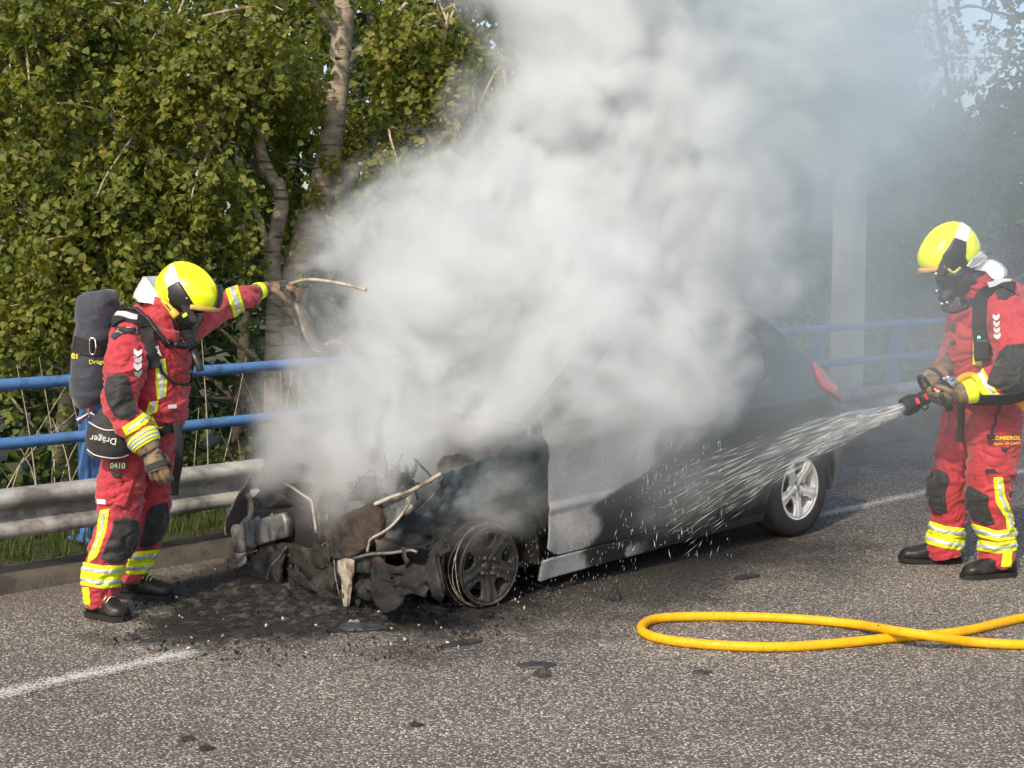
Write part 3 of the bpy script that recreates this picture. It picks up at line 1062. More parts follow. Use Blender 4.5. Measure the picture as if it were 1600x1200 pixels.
def burnt_mat(name, rough, metal=0.0, bump=0.004, bscale=45, spec=0.4, coat=0.0):
    m, n, l, b = nt(name)
    at = n.new('ShaderNodeAttribute'); at.attribute_name = 'burn'
    g = n.new('ShaderNodeNewGeometry')
    no = node(n, 'ShaderNodeTexNoise', Scale=bscale, Detail=8.0, Roughness=0.7)
    l.new(g.outputs['Position'], no.inputs['Vector'])
    r = ramp(n, [(0.3, (0.82, 0.82, 0.82)), (0.7, (1.15, 1.15, 1.15))])
    l.new(no.outputs['Fac'], r.inputs['Fac'])
    l.new(mixc(n, l, 1.0, at.outputs['Color'], r.outputs['Color'], 'MULTIPLY'), b.inputs['Base Color'])
    b.inputs['Roughness'].default_value = rough
    b.inputs['Metallic'].default_value = metal
    b.inputs['Specular IOR Level'].default_value = spec
    b.inputs['Coat Weight'].default_value = coat
    b.inputs['Coat Roughness'].default_value = 0.12
    if bump:
        bp = node(n, 'ShaderNodeBump', Strength=1.0, Distance=bump)
        l.new(no.outputs['Fac'], bp.inputs['Height'])
        l.new(bp.outputs[0], b.inputs['Normal'])
    return m
M_burn = burnt_mat('burnt_sheet_metal', 0.75, bump=0.0018)
M_carpaint = burnt_mat('sooty_dark_paint', 0.30, bump=0.0008, bscale=25, spec=0.5, coat=0.6)
M_char = simple('charred_plastic', (0.013, 0.013, 0.013), 0.8, var=0.5, scale=10, bump=0.02, bscale=28, dirt=(0.06, 0.055, 0.05), dirt_amt=0.35, dscale=9)
M_ashmetal = simple('ash_bleached_metal', (0.40, 0.36, 0.30), 0.8, var=0.25, scale=14, bump=0.003, bscale=80, dirt=(0.13, 0.10, 0.075), dirt_amt=0.6, dscale=9)
M_rust = simple('scorched_brown_metal', (0.068, 0.046, 0.031), 0.85, var=0.5, scale=9, bump=0.010, bscale=34, dirt=(0.014, 0.013, 0.012), dirt_amt=0.72, dscale=9)
M_alu = simple('bare_grey_alloy', (0.22, 0.225, 0.23), 0.5, metal=0.6, var=0.3, scale=8, bump=0.002, bscale=50, dirt=(0.05, 0.05, 0.05), dirt_amt=0.5, dscale=7)
M_tyre = simple('tyre_rubber', (0.018, 0.018, 0.019), 0.75, var=0.2, scale=20, bump=0.001, bscale=120)
M_silver = simple('silver_alloy_paint', (0.62, 0.62, 0.62), 0.38, metal=0.15, var=0.06, scale=10, bump=0.0003, bscale=80, dirt=(0.25, 0.24, 0.23), dirt_amt=0.22, dscale=16)
M_dkrim = simple('scorched_wheel_alloy', (0.038, 0.035, 0.032), 0.7, metal=0.4, var=0.4, scale=9, bump=0.004, bscale=45, dirt=(0.12, 0.10, 0.08), dirt_amt=0.22, dscale=6)
M_glass = simple('smoked_dark_glass', (0.010, 0.013, 0.014), 0.08, var=0.1, scale=3, spec=0.6)
M_red = simple('red_lamp_lens', (0.50, 0.022, 0.030), 0.18, var=0.12, scale=30, coat=0.6)
M_gum = simple('window_seal', (0.010, 0.010, 0.010), 0.6)
M_black = simple('matt_black', (0.012, 0.012, 0.012), 0.7, var=0.3, scale=10)

car = tag(empty('burnt_car', CW(1.9, 0.0, 0.0, False)), 'burnt-out three-door hatchback straddling the white line, its front destroyed and smoking', 'car')

gx = np.linspace(0.0, 3.84, 330)
gz = np.linspace(0.08, 1.45, 118)
GX, GZ = np.meshgrid(gx, gz, indexing='ij')
fx, fz = GX.ravel(), GZ.ravel()
SIDE_F = grid_tris(len(gx), len(gz))
nz1 = fbm(np.c_[fx * 5, fz * 5, fx * 0 + 3], 5, 0.6)
nz2 = fbm(np.c_[fx * 14, fz * 14, fx * 0 + 9], 4, 0.6)
nz3 = fbm(np.c_[fx * 2.2, fz * 2.2, fx * 0 + 19], 4, 0.6)

def side_colors(side):
    """what the fire left of the paint: soot, pale ash, scorched blue, sound dark paint"""
    soot = np.array([0.016, 0.016, 0.016]); ash = np.array([0.36, 0.36, 0.355]); paint = np.array([0.0085, 0.013, 0.0125])
    blue = np.array([0.13, 0.195, 0.225]); brown = np.array([0.06, 0.045, 0.033])
    c = soot + (brown - soot) * sstep(0.0, 0.5, nz1)[:, None] * 0.5
    # front wing: blue-grey scorched upper half, black flakes below
    fb = sstep(0.50, 0.70, fz + 0.12 * nz1) * sstep(1.15, 0.95, fx)
    c = c + (blue * (0.75 + 0.7 * nz2[:, None]) - c) * (fb * sstep(-0.35, 0.25, nz2 + 0.6 * nz1))[:, None] * 0.8
    fl = sstep(0.10, 0.32, nz2) * sstep(-0.2, 0.3, nz3 + 0.3 * nz1) * sstep(1.12, 1.0, fx)
    c = c + (np.array([0.27, 0.26, 0.245]) * (1 + 0.5 * nz2)[:, None] - c) * (fl * 0.55)[:, None]
    bk_ = sstep(0.02, 0.35, nz1 - 0.2 * nz2) * sstep(1.12, 1.0, fx)
    c = c * (1 - 0.6 * bk_)[:, None]
    # leading half of the door burnt to pale ash, with a ragged edge
    edge = 1.98 - 0.60 * sstep(0.80, 0.30, fz) - 0.10 * np.exp(-((fz - 0.50) / 0.06) ** 2) + 0.06 * np.sin(fz * 23) + 0.05 * nz1
    da = (1 - 0.22 * sstep(0.05, 0.4, nz3 + 0.4 * nz1)) * sstep(0.035, -0.05, fx - edge + 0.03 * nz2) * (fx > 1.078) * sstep(1.02, 0.92, fz)
    c = c + (ash * (1 + 0.16 * nz3 + 0.10 * nz2)[:, None] - c) * da[:, None]
    # sill end
    sa = (fz < 0.272) * sstep(0.06, -0.06, fx - (1.30 + 0.25 * nz1 + 0.9 * (0.2 - fz)))
    c = c + (ash * 0.95 - c) * sa[:, None]
    st = (fz < 0.272) * sstep(0.10, 0.35, nz1 + 0.3 * nz2) * sstep(1.9, 1.7, fx) * (fx > 1.5)
    c = c + (ash * 0.8 - c) * st[:, None]
    # rear half keeps its dark paint
    rp = sstep(2.25, 2.6, fx + 0.25 * nz3)
    c = c + (paint * (1 + 0.25 * nz1)[:, None] - c) * rp[:, None]
    return np.clip(c, 0.004, 0.9)

def side_panel(name, side, g, mat, parent, thick=0.012, rag=0.0, push=0.0, dent=0.0):
    g = g + rag * (nz1 * 0.6 + nz2 * 0.5)
    y = side * (hw(fx, fz) + push + dent * (nz1 * 0.7 + 0.5 * nz2 + 0.9 * nz3))
    w = CW(fx, y, fz)
    V, F, new, ex = clip_mesh(w, SIDE_F if side > 0 else SIDE_F[:, ::-1], g, side_colors(side))
    o = mesh_obj(name, V, F, mat, parent)
    burn_attr(o, ex)
    sd = o.modifiers.new('thickness', 'SOLIDIFY'); sd.thickness = thick; sd.offset = -1 if side < 0 else -1
    return o

mn_ = np.minimum.reduce
def sym_box(x0, x1, z0, z1): return mn_([fx - x0, x1 - fx, fz - z0, z1 - fz])
def rbox(cx, cz, ax, az, p=3.5): return 1 - (np.abs((fx - cx) / ax) ** p + np.abs((fz - cz) / az) ** p) ** (1 / p)

for side in (-1, 1):
    ftop = np.minimum(zroof(fx) - 0.015, 0.70 + 0.205 * (fx - 0.08))
    lamp = -np.maximum.reduce([(fx - (0.44 - 0.30 * np.clip((0.76 - fz) / 0.22, 0, 1.2) ** 1.6)), 0.535 - fz])
    fen = mn_([fx - 0.14, 1.072 - fx, ftop - fz, fz - 0.445 + 0.10 * sstep(0.42, 0.60, fx), (fx - 0.50 if side > 0 else fx), arch(fx, fz, 0.73, 0.345), -lamp * 1.0])
    hole = 0.055 - sstep(0.14, 0.50, nz2 * 0.8 + 0.7 * nz1) * sstep(0.66, 0.55, fz) * 0.085
    side_panel('front_wing', side, np.minimum(fen, hole), M_burn, car, rag=0.03, dent=0.028)
    win = mn_([fz - belt(fx), zroof(fx) - 0.085 - fz, fx - (1.17 + (fz - 0.905) * 1.55), 2.40 - fx])
    door = mn_([fx - 1.084 - 0.0, 2.425 - fx, fz - 0.272 - 0.05 * np.clip((1.22 - fx) / 0.14, 0, 1) ** 2, zroof(fx) - 0.05 - fz, fx - (1.084 + (fz - 0.93) * 1.62), -win])
    dr = side_panel('door', side, door, M_burn, car)
    hy = side * (hw(np.array(2.28), np.array(0.80)) + 0.012)
    mb = MB(); mb.box(CW(2.28, hy, 0.80), (DS, DT, UP), (0.085, 0.014, 0.016), bev=0.008); mb.build('handle', M_black, dr)
    side_panel('sill', side, mn_([fx - 1.062, 2.83 - fx, fz - 0.155, 0.262 - fz]), M_burn, car, rag=0.004)
    qwin = mn_([rbox(2.60, 1.125, 0.335, 0.185, 3.2) * 0.25, fx - 2.452])
    lampr = mn_([fx - 3.36 - 0.35 * (0.95 - fz) * (fz < 0.95), fz - (0.868 - 0.40 * (fx - 3.36)), zroof(fx) + 0.2 - fz, 3.68 - fx])
    quarter = mn_([fx - 2.435, 3.80 - fx, zroof(fx) - fz, fz - 0.20, arch(fx, fz, 3.17, 0.335), -qwin, -lampr,
                   np.maximum(3.46 - fx, fz - 0.60)])
    side_panel('rear_quarter_panel', side, quarter, M_carpaint, car)
    side_panel('quarter_window', side, qwin + 0.006, M_glass, car, thick=0.005, push=-0.008)
    side_panel('window_seal', side, mn_([qwin + 0.012, 0.010 - qwin]), M_gum, car, thick=0.008, push=0.003)
    side_panel('tail_lamp', side, mn_([lampr - 0.006, zroof(fx) - fz]), M_red, car, thick=0.03, push=-0.002)
    bump = mn_([fx - 3.47, 3.84 - fx, 0.592 - fz, fz - 0.23, arch(fx, fz, 3.17, 0.335)])
    side_panel('rear_bumper_corner', side, bump, M_carpaint, car, push=0.012)
    roofrail = mn_([fz - zroof(fx) + 0.05, zroof(fx) - fz, fx - 1.02, 2.435 - fx])
    side_panel('roof_rail', side, roofrail, M_burn, car)
    # reflector and rear marker glints
    # inner wheel arches
    for cx in (0.73, 3.17):
        a = np.linspace(-0.15, math.pi + 0.15, 22)
        v = []
        for q in a:
            for yy in (0.79, 0.55):
                v.append(CW(cx + 0.335 * math.cos(q), side * yy, 0.29 + 0.335 * math.sin(q)))
        for yy in (0.55,):
            pass
        f = [(2 * i, 2 * i + 1, 2 * i + 3, 2 * i + 2) for i in range(len(a) - 1)]
        f.append([2 * i + 1 for i in range(len(a))])
        mesh_obj('arch_liner', v, f, M_char, car)

def cross_panel(name, pts, mat, ymax=None, ny=25, crown=0.02, thick=0.01, colr=(0.016, 0.016, 0.016), rag=0.0, inset=0.0):
    """panel that spans the car's width along a side profile [(x, z)]"""
    c = crom(pts, 30)
    v = []
    for x, z in c:
        w = (hw(np.array(x), np.array(z)) if ymax is None else ymax) - inset
        for u in np.linspace(-1, 1, ny):
            v.append(CW(x - 0.0 * u, w * u, z + crown * (1 - u * u)))
    V = np.array(v)
    F = grid_tris(30, ny)
    o = mesh_obj(name, V, F, mat, car)
    nn = fbm(V * 6, 4)[:, None]
    burn_attr(o, np.clip(np.array(colr) * (1 + 0.6 * nn), 0.003, 1))
    sd = o.modifiers.new('thickness', 'SOLIDIFY'); sd.thickness = thick
    return o
cross_panel('roof', [(1.75, 1.365), (2.2, 1.415), (2.6, 1.40), (2.93, 1.355)], M_burn, crown=0.035)
cross_panel('tailgate', [(2.935, 1.352), (3.20, 1.155), (3.46, 0.945), (3.62, 0.82), (3.73, 0.71), (3.79, 0.60)], M_carpaint, crown=0.02, colr=(0.0085, 0.013, 0.0125))
cross_panel('rear_bumper', [(3.80, 0.595), (3.845, 0.50), (3.84, 0.35), (3.80, 0.24)], M_carpaint, ymax=0.56, crown=0.0, colr=(0.010, 0.012, 0.012))
cross_panel('firewall', [(1.06, 0.92), (1.10, 0.70), (1.12, 0.30)], M_burn, ymax=0.70, crown=0.0)
cross_panel('underbody', [(0.5, 0.27), (1.5, 0.20), (2.6, 0.22), (3.7, 0.30)], M_char, ymax=0.70, crown=0.0)
cross_panel('scuttle', [(1.03, 0.945), (1.10, 0.90)], M_burn, ymax=0.66, crown=0.02)
for side in (-1, 1):
    mb = MB(); mb.tube([CW(1.03, side * 0.70, 0.93), CW(1.4, side * 0.66, 1.16), CW(1.75, side * 0.585, 1.362)], 0.028, 8)
    mb.build('windscreen_pillar', M_char, car)
# charred seats still inside the cabin
for y in (-0.36, 0.36):
    mb = MB()
    mb.box(CW(1.95, y, 0.50), (DS, DT, UP), (0.24, 0.23, 0.07), bev=0.04)
    ax = norm(DS * 0.35 + UP)
    mb.box(CW(2.25, y, 0.84), (np.cross(DT, ax), DT, ax), (0.06, 0.22, 0.32), bev=0.04)
    mb.build('seat', M_char, car)

# ---- wheels
def wheel(cx, side, rim_mat, tyre, zc, yaw=0.0, rad=0.293):
    nrm = -DT if side < 0 else DT
    fwd = DS
    c = CW(cx, side * 0.775, zc, False)
    w = tag(empty('wheel', c)); w.parent = car
    # barrel and lip
    mb = MB()
    prof = [(0.178, 0.012), (0.188, 0.018), (0.193, 0.012), (0.189, 0.0), (0.172, -0.012), (0.160, -0.05), (0.158, -0.13), (0.172, -0.16), (0.193, -0.168), (0.193, -0.175), (0.165, -0.17), (0.150, -0.13), (0.150, -0.04), (0.164, -0.004)]
    mb.lathe(prof, c, nrm, n=64, closed=True)
    # spoked face: dish with five windows
    nr, na = 26, 240
    rr = np.linspace(0.006, 0.176, nr)[:, None] * np.ones((1, na + 1))
    th = np.linspace(0, 2 * np.pi, na + 1)[None, :] * np.ones((nr, 1))
    rr, th = rr.ravel(), th.ravel()
    # spokes point down and up-left as in the picture
    th0 = -np.pi / 2
    ph = (th - th0 + np.pi / 5) % (2 * np.pi / 5) - np.pi / 5        # angle from nearest spoke
    d = np.abs(np.sin(ph)) * rr                                         # distance from spoke axis
    al = np.cos(ph) * rr
    half = (0.028 if tyre else 0.040) + 0.013 * sstep(0.10, 0.17, al) + 0.012 * sstep(0.10, 0.065, al)
    g = np.maximum.reduce([half - d, 0.072 - rr + 0.012 * np.cos(5 * (th - th0)), rr - 0.166])
    hgt = 0.004 - 0.018 * sstep(0.15, 0.03, rr) + 0.006 * sstep(0.02, 0.0, d) - 0.004 * sstep(0.05, 0.03, rr)
    ex = norm(np.cross(UP, nrm)); ez = UP
    V = c + rr[:, None] * (np.cos(th)[:, None] * ex + np.sin(th)[:, None] * ez) + hgt[:, None] * nrm
    Vc, Fc, nw, _ = clip_mesh(V, grid_tris(nr, na + 1), g)
    rim = mb.build('rim', rim_mat, w, sharp=35)
    fo = mesh_obj('spokes', Vc, Fc, rim_mat, w)
    sd = fo.modifiers.new('thickness', 'SOLIDIFY'); sd.thickness = 0.018; sd.offset = 0
    fo.data.set_sharp_from_angle(angle=R_(45))
    for q in range(4):
        a = math.pi / 4 * 0.75 + q * math.pi / 2
        mb = MB(); mb.lathe([(0.0, 0.022), (0.009, 0.020), (0.0125, 0.014), (0.0125, -0.01)], c + 0.050 * (math.cos(a) * ex + math.sin(a) * ez) - 0.006 * nrm, nrm, n=10)
        mb.build('wheel_bolt', M_alu if tyre else M_dkrim, w)
    mb = MB(); mb.lathe([(0.0, 0.0), (0.026, -0.001), (0.029, -0.006), (0.029, -0.02)], c + 0.000 * nrm, nrm, n=24)
    cap = mb.build('centre_cap', rim_mat, w)
    if tyre:    # small rearing-animal emblem pressed into the cap
        mb = MB()
        pth = [(-0.010, -0.012), (-0.004, -0.006), (0.004, -0.004), (0.007, 0.002), (0.002, 0.006), (-0.006, 0.006), (-0.009, 0.012), (-0.002, 0.016), (0.007, 0.014)]
        mb.tube(crom([c + nrm * 0.0025 + ex * a + ez * b for a, b in pth], 24), 0.0022, 6)
        mb.tube([c + nrm * 0.0025 + ex * 0.003 - ez * 0.004, c + nrm * 0.0025 + ex * 0.011 - ez * 0.012], 0.002, 5)
        mb.build('emblem', M_alu, w)
    # brake disc behind
    mb = MB(); mb.lathe([(0.0, -0.06), (0.125, -0.06), (0.125, -0.075), (0.0, -0.075)], c, nrm, n=32)
    mb.lathe([(0.0, -0.035), (0.05, -0.04), (0.06, -0.06)], c, nrm, n=16)
    mb.build('brake_disc', M_dkrim, w, sharp=40)
    if tyre:
        mb = MB()
        tp = [(0.190, 0.010), (0.196, 0.024), (0.225, 0.034), (0.258, 0.030), (0.280, 0.016), (rad - 0.002, -0.005), (rad, -0.03), (rad - 0.004, -0.033), (rad - 0.004, -0.039), (rad, -0.042), (rad + 0.001, -0.078), (rad - 0.005, -0.081), (rad - 0.005, -0.087), (rad + 0.001, -0.09), (rad, -0.125), (rad - 0.004, -0.128), (rad - 0.004, -0.134), (rad, -0.137), (rad - 0.002, -0.16), (0.280, -0.18), (0.258, -0.195), (0.225, -0.2), (0.196, -0.19), (0.190, -0.175)]
        mb.lathe(tp, c, nrm, n=96, closed=True)
        mb.build('tyre', M_tyre, w, sharp=30)
    else:       # wire beads left from the burnt tyre
        mb = MB()
        rng = np.random.default_rng(4)
        for k in range(5):
            a = np.linspace(0, 2 * np.pi, 60, endpoint=False)
            r = 0.196 + 0.012 * rng.random() + 0.006 * np.sin(a * 2 + rng.uniform(0, 6))
            off = rng.uniform(-0.17, -0.02)
            pth = c + r[:, None] * (np.cos(a)[:, None] * ex + np.sin(a)[:, None] * ez) + (off + 0.012 * np.sin(a * 3 + k))[:, None] * nrm
            pth[:, 2] = np.maximum(pth[:, 2], 0.006)
            mb.tube(np.vstack([pth, pth[:1]]), 0.0022, 5, caps=False)
        mb.build('tyre_wire', M_ashmetal, w)
    inv = Matrix.Translation(c).inverted()
    return w, c
WH = []
for cx, side, mat, ty, zc in ((3.17, -1, M_silver, True, 0.292), (3.17, 1, M_silver, True, 0.292), (0.73, -1, M_dkrim, False, 0.203), (0.73, 1, M_dkrim, False, 0.203)):
    WH.append(wheel(cx, side, mat, ty, zc))

# ---- the ruined front, piece by piece
def FY(px): return 6.82 + (560 - px) * 0.0046          # depth along the line of the car's nose

def sheet(name, pts, mat, parent=None, thick=0.006, bulge=0.0, seed=0, sub=3, dY=0.0):
    """bent sheet fragment: outline in (x, y, depth-offset), real thickness, crumpled"""
    q = np.array([P(a, b, FY(a) + dY + (c if True else 0)) for a, b, c in pts])
    bm = bmesh.new()
    vs_ = [bm.verts.new(Vector(v)) for v in q]
    bm.faces.new(vs_)
    bmesh.ops.triangulate(bm, faces=bm.faces[:])
    bmesh.ops.subdivide_edges(bm, edges=bm.edges[:], cuts=sub, use_grid_fill=True)
    bm.verts.ensure_lookup_table()
    co = np.array([v.co[:] for v in bm.verts])
    d = fbm(co * 9 + seed, 3) * bulge
    d2 = fbm(co * 9 + seed + 40, 3) * bulge
    for v, a, b in zip(bm.verts, d, d2):
        v.co += Vector(DT * a * 1.5 + UP * b * 0.5 + DS * b)
    me = bpy.data.meshes.new(name)
    bmesh.ops.recalc_face_normals(bm, faces=bm.faces[:])
    bm.to_mesh(me); bm.free()
    me.materials.append(mat)
    me.polygons.foreach_set('use_smooth', np.ones(len(me.polygons), bool))
    o = bpy.data.objects.new(name, me)
    link(o, parent or car)
    sd = o.modifiers.new('thickness', 'SOLIDIFY'); sd.thickness = thick; sd.offset = 0
    return o

def pipe(name, pts, r, mat, n=7, k=24):
    mb = MB()
    mb.tube(crom([P(a, b, FY(a) + c) for a, b, c in pts], k), r, n)
    return mb.build(name, mat, car)

def lump(mb, c, half, ax, seed, amp=0.012, m=0):
    """a lump of melted machinery: bevelled box with a scorched, uneven skin"""
    bm = bmesh.new()
    bmesh.ops.create_cube(bm, size=2.0)
    bmesh.ops.bevel(bm, geom=list(bm.edges), offset=0.25, segments=2, affect='EDGES')
    bmesh.ops.subdivide_edges(bm, edges=bm.edges[:], cuts=3, use_grid_fill=True)
    v = np.array([w.co[:] for w in bm.verts])
    f = [[q.index for q in fc.verts] for fc in bm.faces]
    bm.free()
    w = np.asarray(c) + v[:, :1] * half[0] * ax[0] + v[:, 1:2] * half[1] * ax[1] + v[:, 2:] * half[2] * ax[2]
    d = norm(w - c)
    w = w + d * (fbm(w * 11 + seed, 4)[:, None] * amp * 2)
    mb.add(w, f, m)

AX = (DS, DT, UP)
# engine block, gearbox and ancillaries under the smoke
mb = MB()
lump(mb, CW(0.62, 0.10, 0.55), (0.20, 0.30, 0.20), AX, 3)
lump(mb, CW(0.60, -0.25, 0.44), (0.16, 0.14, 0.14), AX, 8)
lump(mb, CW(0.66, 0.16, 0.76), (0.12, 0.24, 0.06), AX, 12)
mb.build('engine_block', M_char, car)
for y in (-0.50, 0.50):
    mb = MB(); mb.lathe([(0.10, -0.25), (0.10, 0.10), (0.075, 0.13), (0.03, 0.135), (0.0, 0.15)], CW(0.78, y, 0.66), UP, n=20); mb.build('strut_tower', M_rust, car, sharp=40)
mb = MB()
cA = P(522, 788, FY(522) + 0.10)
axA = norm(np.array([0.75, -0.62, 0.2]))
mb.lathe([(0.0, 0.05), (0.022, 0.05), (0.024, 0.038), (0.052, 0.036), (0.058, 0.026), (0.058, -0.05), (0.05, -0.07), (0.0, -0.07)], cA, axA, n=24)
mb.lathe([(0.03, 0.066), (0.034, 0.066), (0.038, 0.052), (0.034, 0.042), (0.026, 0.04)], cA, axA, n=20)
mb.build('alternator', M_char, car, sharp=40)
mb = MB()
cB = P(516, 812, FY(516) + 0.05)
mb.lathe([(0.012, 0.012), (0.030, 0.014), (0.036, 0.008), (0.036, -0.012), (0.0, -0.012)], cB, axA, n=20)
mb.build('belt_pulley', M_alu, car, sharp=40)
pipe('engine_hose', [(500, 840, 0.06), (498, 800, 0.07), (503, 784, 0.08), (512, 782, 0.1)], 0.010, M_alu)
# brown scorched casing, tipped forward
bx_o = [(502, 818, 0), (545, 800, 0), (584, 784, 0), (590, 812, 0.0), (591, 842, 0.0), (566, 862, 0), (541, 876, -0.02), (520, 874, -0.02), (507, 858, 0)]
q = np.array([P(a, b, FY(a) - 0.02 + c) for a, b, c in bx_o])
mb = MB()
bk = q + DS * 0.17 + UP * 0.012
k = len(q)
mb.add(np.vstack([q, bk]), [list(range(k)), list(range(k, 2 * k))[::-1]] + [[i, k + i, k + (i + 1) % k, (i + 1) % k] for i in range(k)])
casing = mb.build('engine_casing', M_rust, car, smooth=False)
bmod = casing.modifiers.new('edge', 'BEVEL'); bmod.width = 0.012; bmod.segments = 2
rm = casing.modifiers.new('grid', 'REMESH'); rm.mode = 'VOXEL'; rm.voxel_size = 0.009
tx = bpy.data.textures.new('scorch', 'CLOUDS'); tx.noise_scale = 0.06; tx.noise_depth = 4
dm = casing.modifiers.new('crust', 'DISPLACE'); dm.texture = tx; dm.strength = 0.022; dm.texture_coords = 'GLOBAL'
# radiator panel and slam-panel pieces
sheet('radiator', [(402, 800, 0.16), (470, 790, 0.16), (560, 800, 0.20), (560, 880, 0.20), (500, 905, 0.20), (440, 900, 0.18), (400, 880, 0.16)], M_black, thick=0.03, bulge=0.03, seed=5)
sheet('grey_cooler', [(404, 812, 0.03), (446, 800, 0.04), (452, 812, 0.05), (452, 838, 0.05), (410, 852, 0.03), (403, 846, 0.03)], M_alu, thick=0.05, bulge=0.01, seed=6)
sheet('side_bracket_plate', [(384, 818, 0.0), (404, 806, 0.02), (408, 842, 0.02), (398, 858, 0.01), (386, 858, 0.0)], M_alu, thick=0.018, bulge=0.012, seed=7)
sheet('lamp_bracket', [(361, 826, 0), (366, 820, 0), (376, 820, 0), (381, 812, 0), (388, 806, 0), (391, 794, 0), (386, 780, 0), (384, 772, 0), (390, 770, 0), (394, 782, 0), (396, 796, 0), (393, 810, 0), (386, 820, 0), (386, 838, 0), (384, 862, 0), (366, 862, 0), (364, 844, 0)], M_ashmetal, thick=0.012, bulge=0.006, seed=8, sub=2)
sheet('bracket_leg', [(367, 864, 0), (385, 863, 0), (385, 880, -0.01), (372, 888, -0.01)], M_ashmetal, thick=0.010, bulge=0.006, seed=9, sub=2)
sheet('wing_fragment', [(393, 743, 0.10), (394, 758, 0.12), (384, 790, 0.08), (384, 812, 0.03), (372, 826, 0.02), (354, 834, 0.0), (353, 814, 0.0), (364, 790, 0.02), (378, 766, 0.06)], M_char, thick=0.006, bulge=0.01, seed=10)
pipe('wing_edge', [(393, 742, 0.10), (379, 764, 0.06), (364, 789, 0.02), (354, 812, 0.0), (352, 826, 0.0), (353, 836, 0.0)], 0.006, M_ashmetal)
pipe('bonnet_stay', [(444, 756, 0.05), (454, 760, 0.04), (468, 770, 0.03), (480, 778, 0.02), (487, 784, 0.02), (489, 796, 0.01), (492, 815, 0.0), (494, 830, 0.0)], 0.0075, M_ashmetal)
pipe('bent_loop_wire', [(402, 860, 0.0), (384, 866, -0.02), (368, 876, -0.04), (358, 874, -0.05), (356, 879, -0.05), (366, 879, -0.05), (380, 872, -0.03)], 0.0045, M_alu)
pipe('hanging_cable', [(448, 854, -0.01), (436, 872, -0.02), (424, 884, -0.03), (418, 902, -0.03), (417, 928, -0.03), (422, 942, -0.03), (426, 958, -0.03), (427, 970, -0.03)], 0.0055, M_alu)
sheet('melted_bumper', [(372, 884, 0.0), (388, 876, 0.0), (420, 866, 0.0), (446, 858, 0.0), (440, 880, -0.01), (436, 915, -0.02), (432, 950, -0.02), (428, 974, -0.03), (418, 960, -0.02), (416, 930, -0.01), (398, 932, 0.0), (382, 926, 0.0), (378, 908, 0.0)], M_char, thick=0.018, bulge=0.035, seed=11, sub=4)
sheet('bumper_beam', [(404, 852, 0.08), (450, 846, 0.08), (520, 862, 0.06), (580, 866, 0.05), (580, 892, 0.05), (520, 890, 0.06), (450, 880, 0.08), (404, 876, 0.08)], M_char, thick=0.03, bulge=0.02, seed=12)
sheet('undertray', [(436, 880, 0.14), (500, 890, 0.10), (560, 880, 0.10), (660, 872, 0.10), (672, 930, 0.06), (640, 925, 0.05), (600, 944, 0.04), (540, 948, 0.05), (470, 950, 0.08), (440, 946, 0.10)], M_char, thick=0.02, bulge=0.13, seed=13, sub=6)
sheet('hanging_bracket', [(529, 876, -0.03), (541, 872, -0.03), (553, 874, -0.03), (553, 894, -0.03), (549, 908, -0.03), (546, 930, -0.03), (543, 952, -0.02), (539, 955, -0.02), (537, 930, -0.03), (534, 900, -0.03), (529, 893, -0.03)], M_ashmetal, thick=0.014, bulge=0.004, seed=14, sub=2)
pipe('headlamp_flange', [(586, 788, 0.0), (612, 777, 0.06), (640, 768, 0.14), (664, 755, 0.22), (690, 740, 0.30)], 0.010, M_ashmetal)
pipe('headlamp_surround', [(642, 774, 0.12), (640, 784, 0.11), (632, 798, 0.08), (616, 818, 0.04), (598, 832, 0.0), (580, 842, -0.03), (576, 852, -0.04), (574, 862, -0.04)], 0.0065, M_ashmetal)
sheet('headlamp_bowl', [(586, 792, 0.06), (640, 772, 0.16), (636, 794, 0.14), (614, 820, 0.10), (582, 846, 0.05)], M_alu, thick=0.010, bulge=0.015, seed=15)
pipe('lower_flange', [(552, 873, -0.03), (580, 866, -0.01), (612, 864, 0.06), (640, 860, 0.14), (652, 863, 0.18)], 0.008, M_alu)
pipe('loose_wire', [(522, 876, -0.02), (524, 900, -0.02), (530, 930, -0.02)], 0.003, M_alu, n=5)
pipe('loose_wire', [(527, 876, -0.02), (527, 905, -0.02), (522, 935, -0.02)], 0.003, M_rust, n=5)
sheet('torn_panel', [(452, 850, 0.02), (500, 862, 0.02), (530, 880, 0.02), (528, 925, 0.02), (500, 915, 0.02), (470, 890, 0.02), (455, 870, 0.02)], M_dkrim, thick=0.01, bulge=0.03, seed=16)
rng = np.random.default_rng(23)
for i in range(11):     # tatters of charred trim hanging below the nose
    x0 = 388 + i * 27 + rng.normal(0, 6); w = rng.uniform(9, 20); y0 = 862 + rng.normal(0, 6); L = rng.uniform(30, 92)
    pts_ = [(x0, y0, 0), (x0 + w, y0 + rng.normal(0, 4), 0), (x0 + w * 1.1 + rng.normal(0, 4), y0 + L * 0.5, 0), (x0 + w * 0.7 + rng.normal(0, 5), y0 + L, 0), (x0 + w * 0.2, y0 + L * 0.9, 0), (x0 - 3 + rng.normal(0, 4), y0 + L * 0.45, 0)]
    sheet('charred_strip', pts_, [M_char, M_black, M_rust, M_char, M_dkrim][i % 5], thick=0.008, bulge=0.05, seed=60 + i, sub=2, dY=0.03 + 0.05 * rng.random())
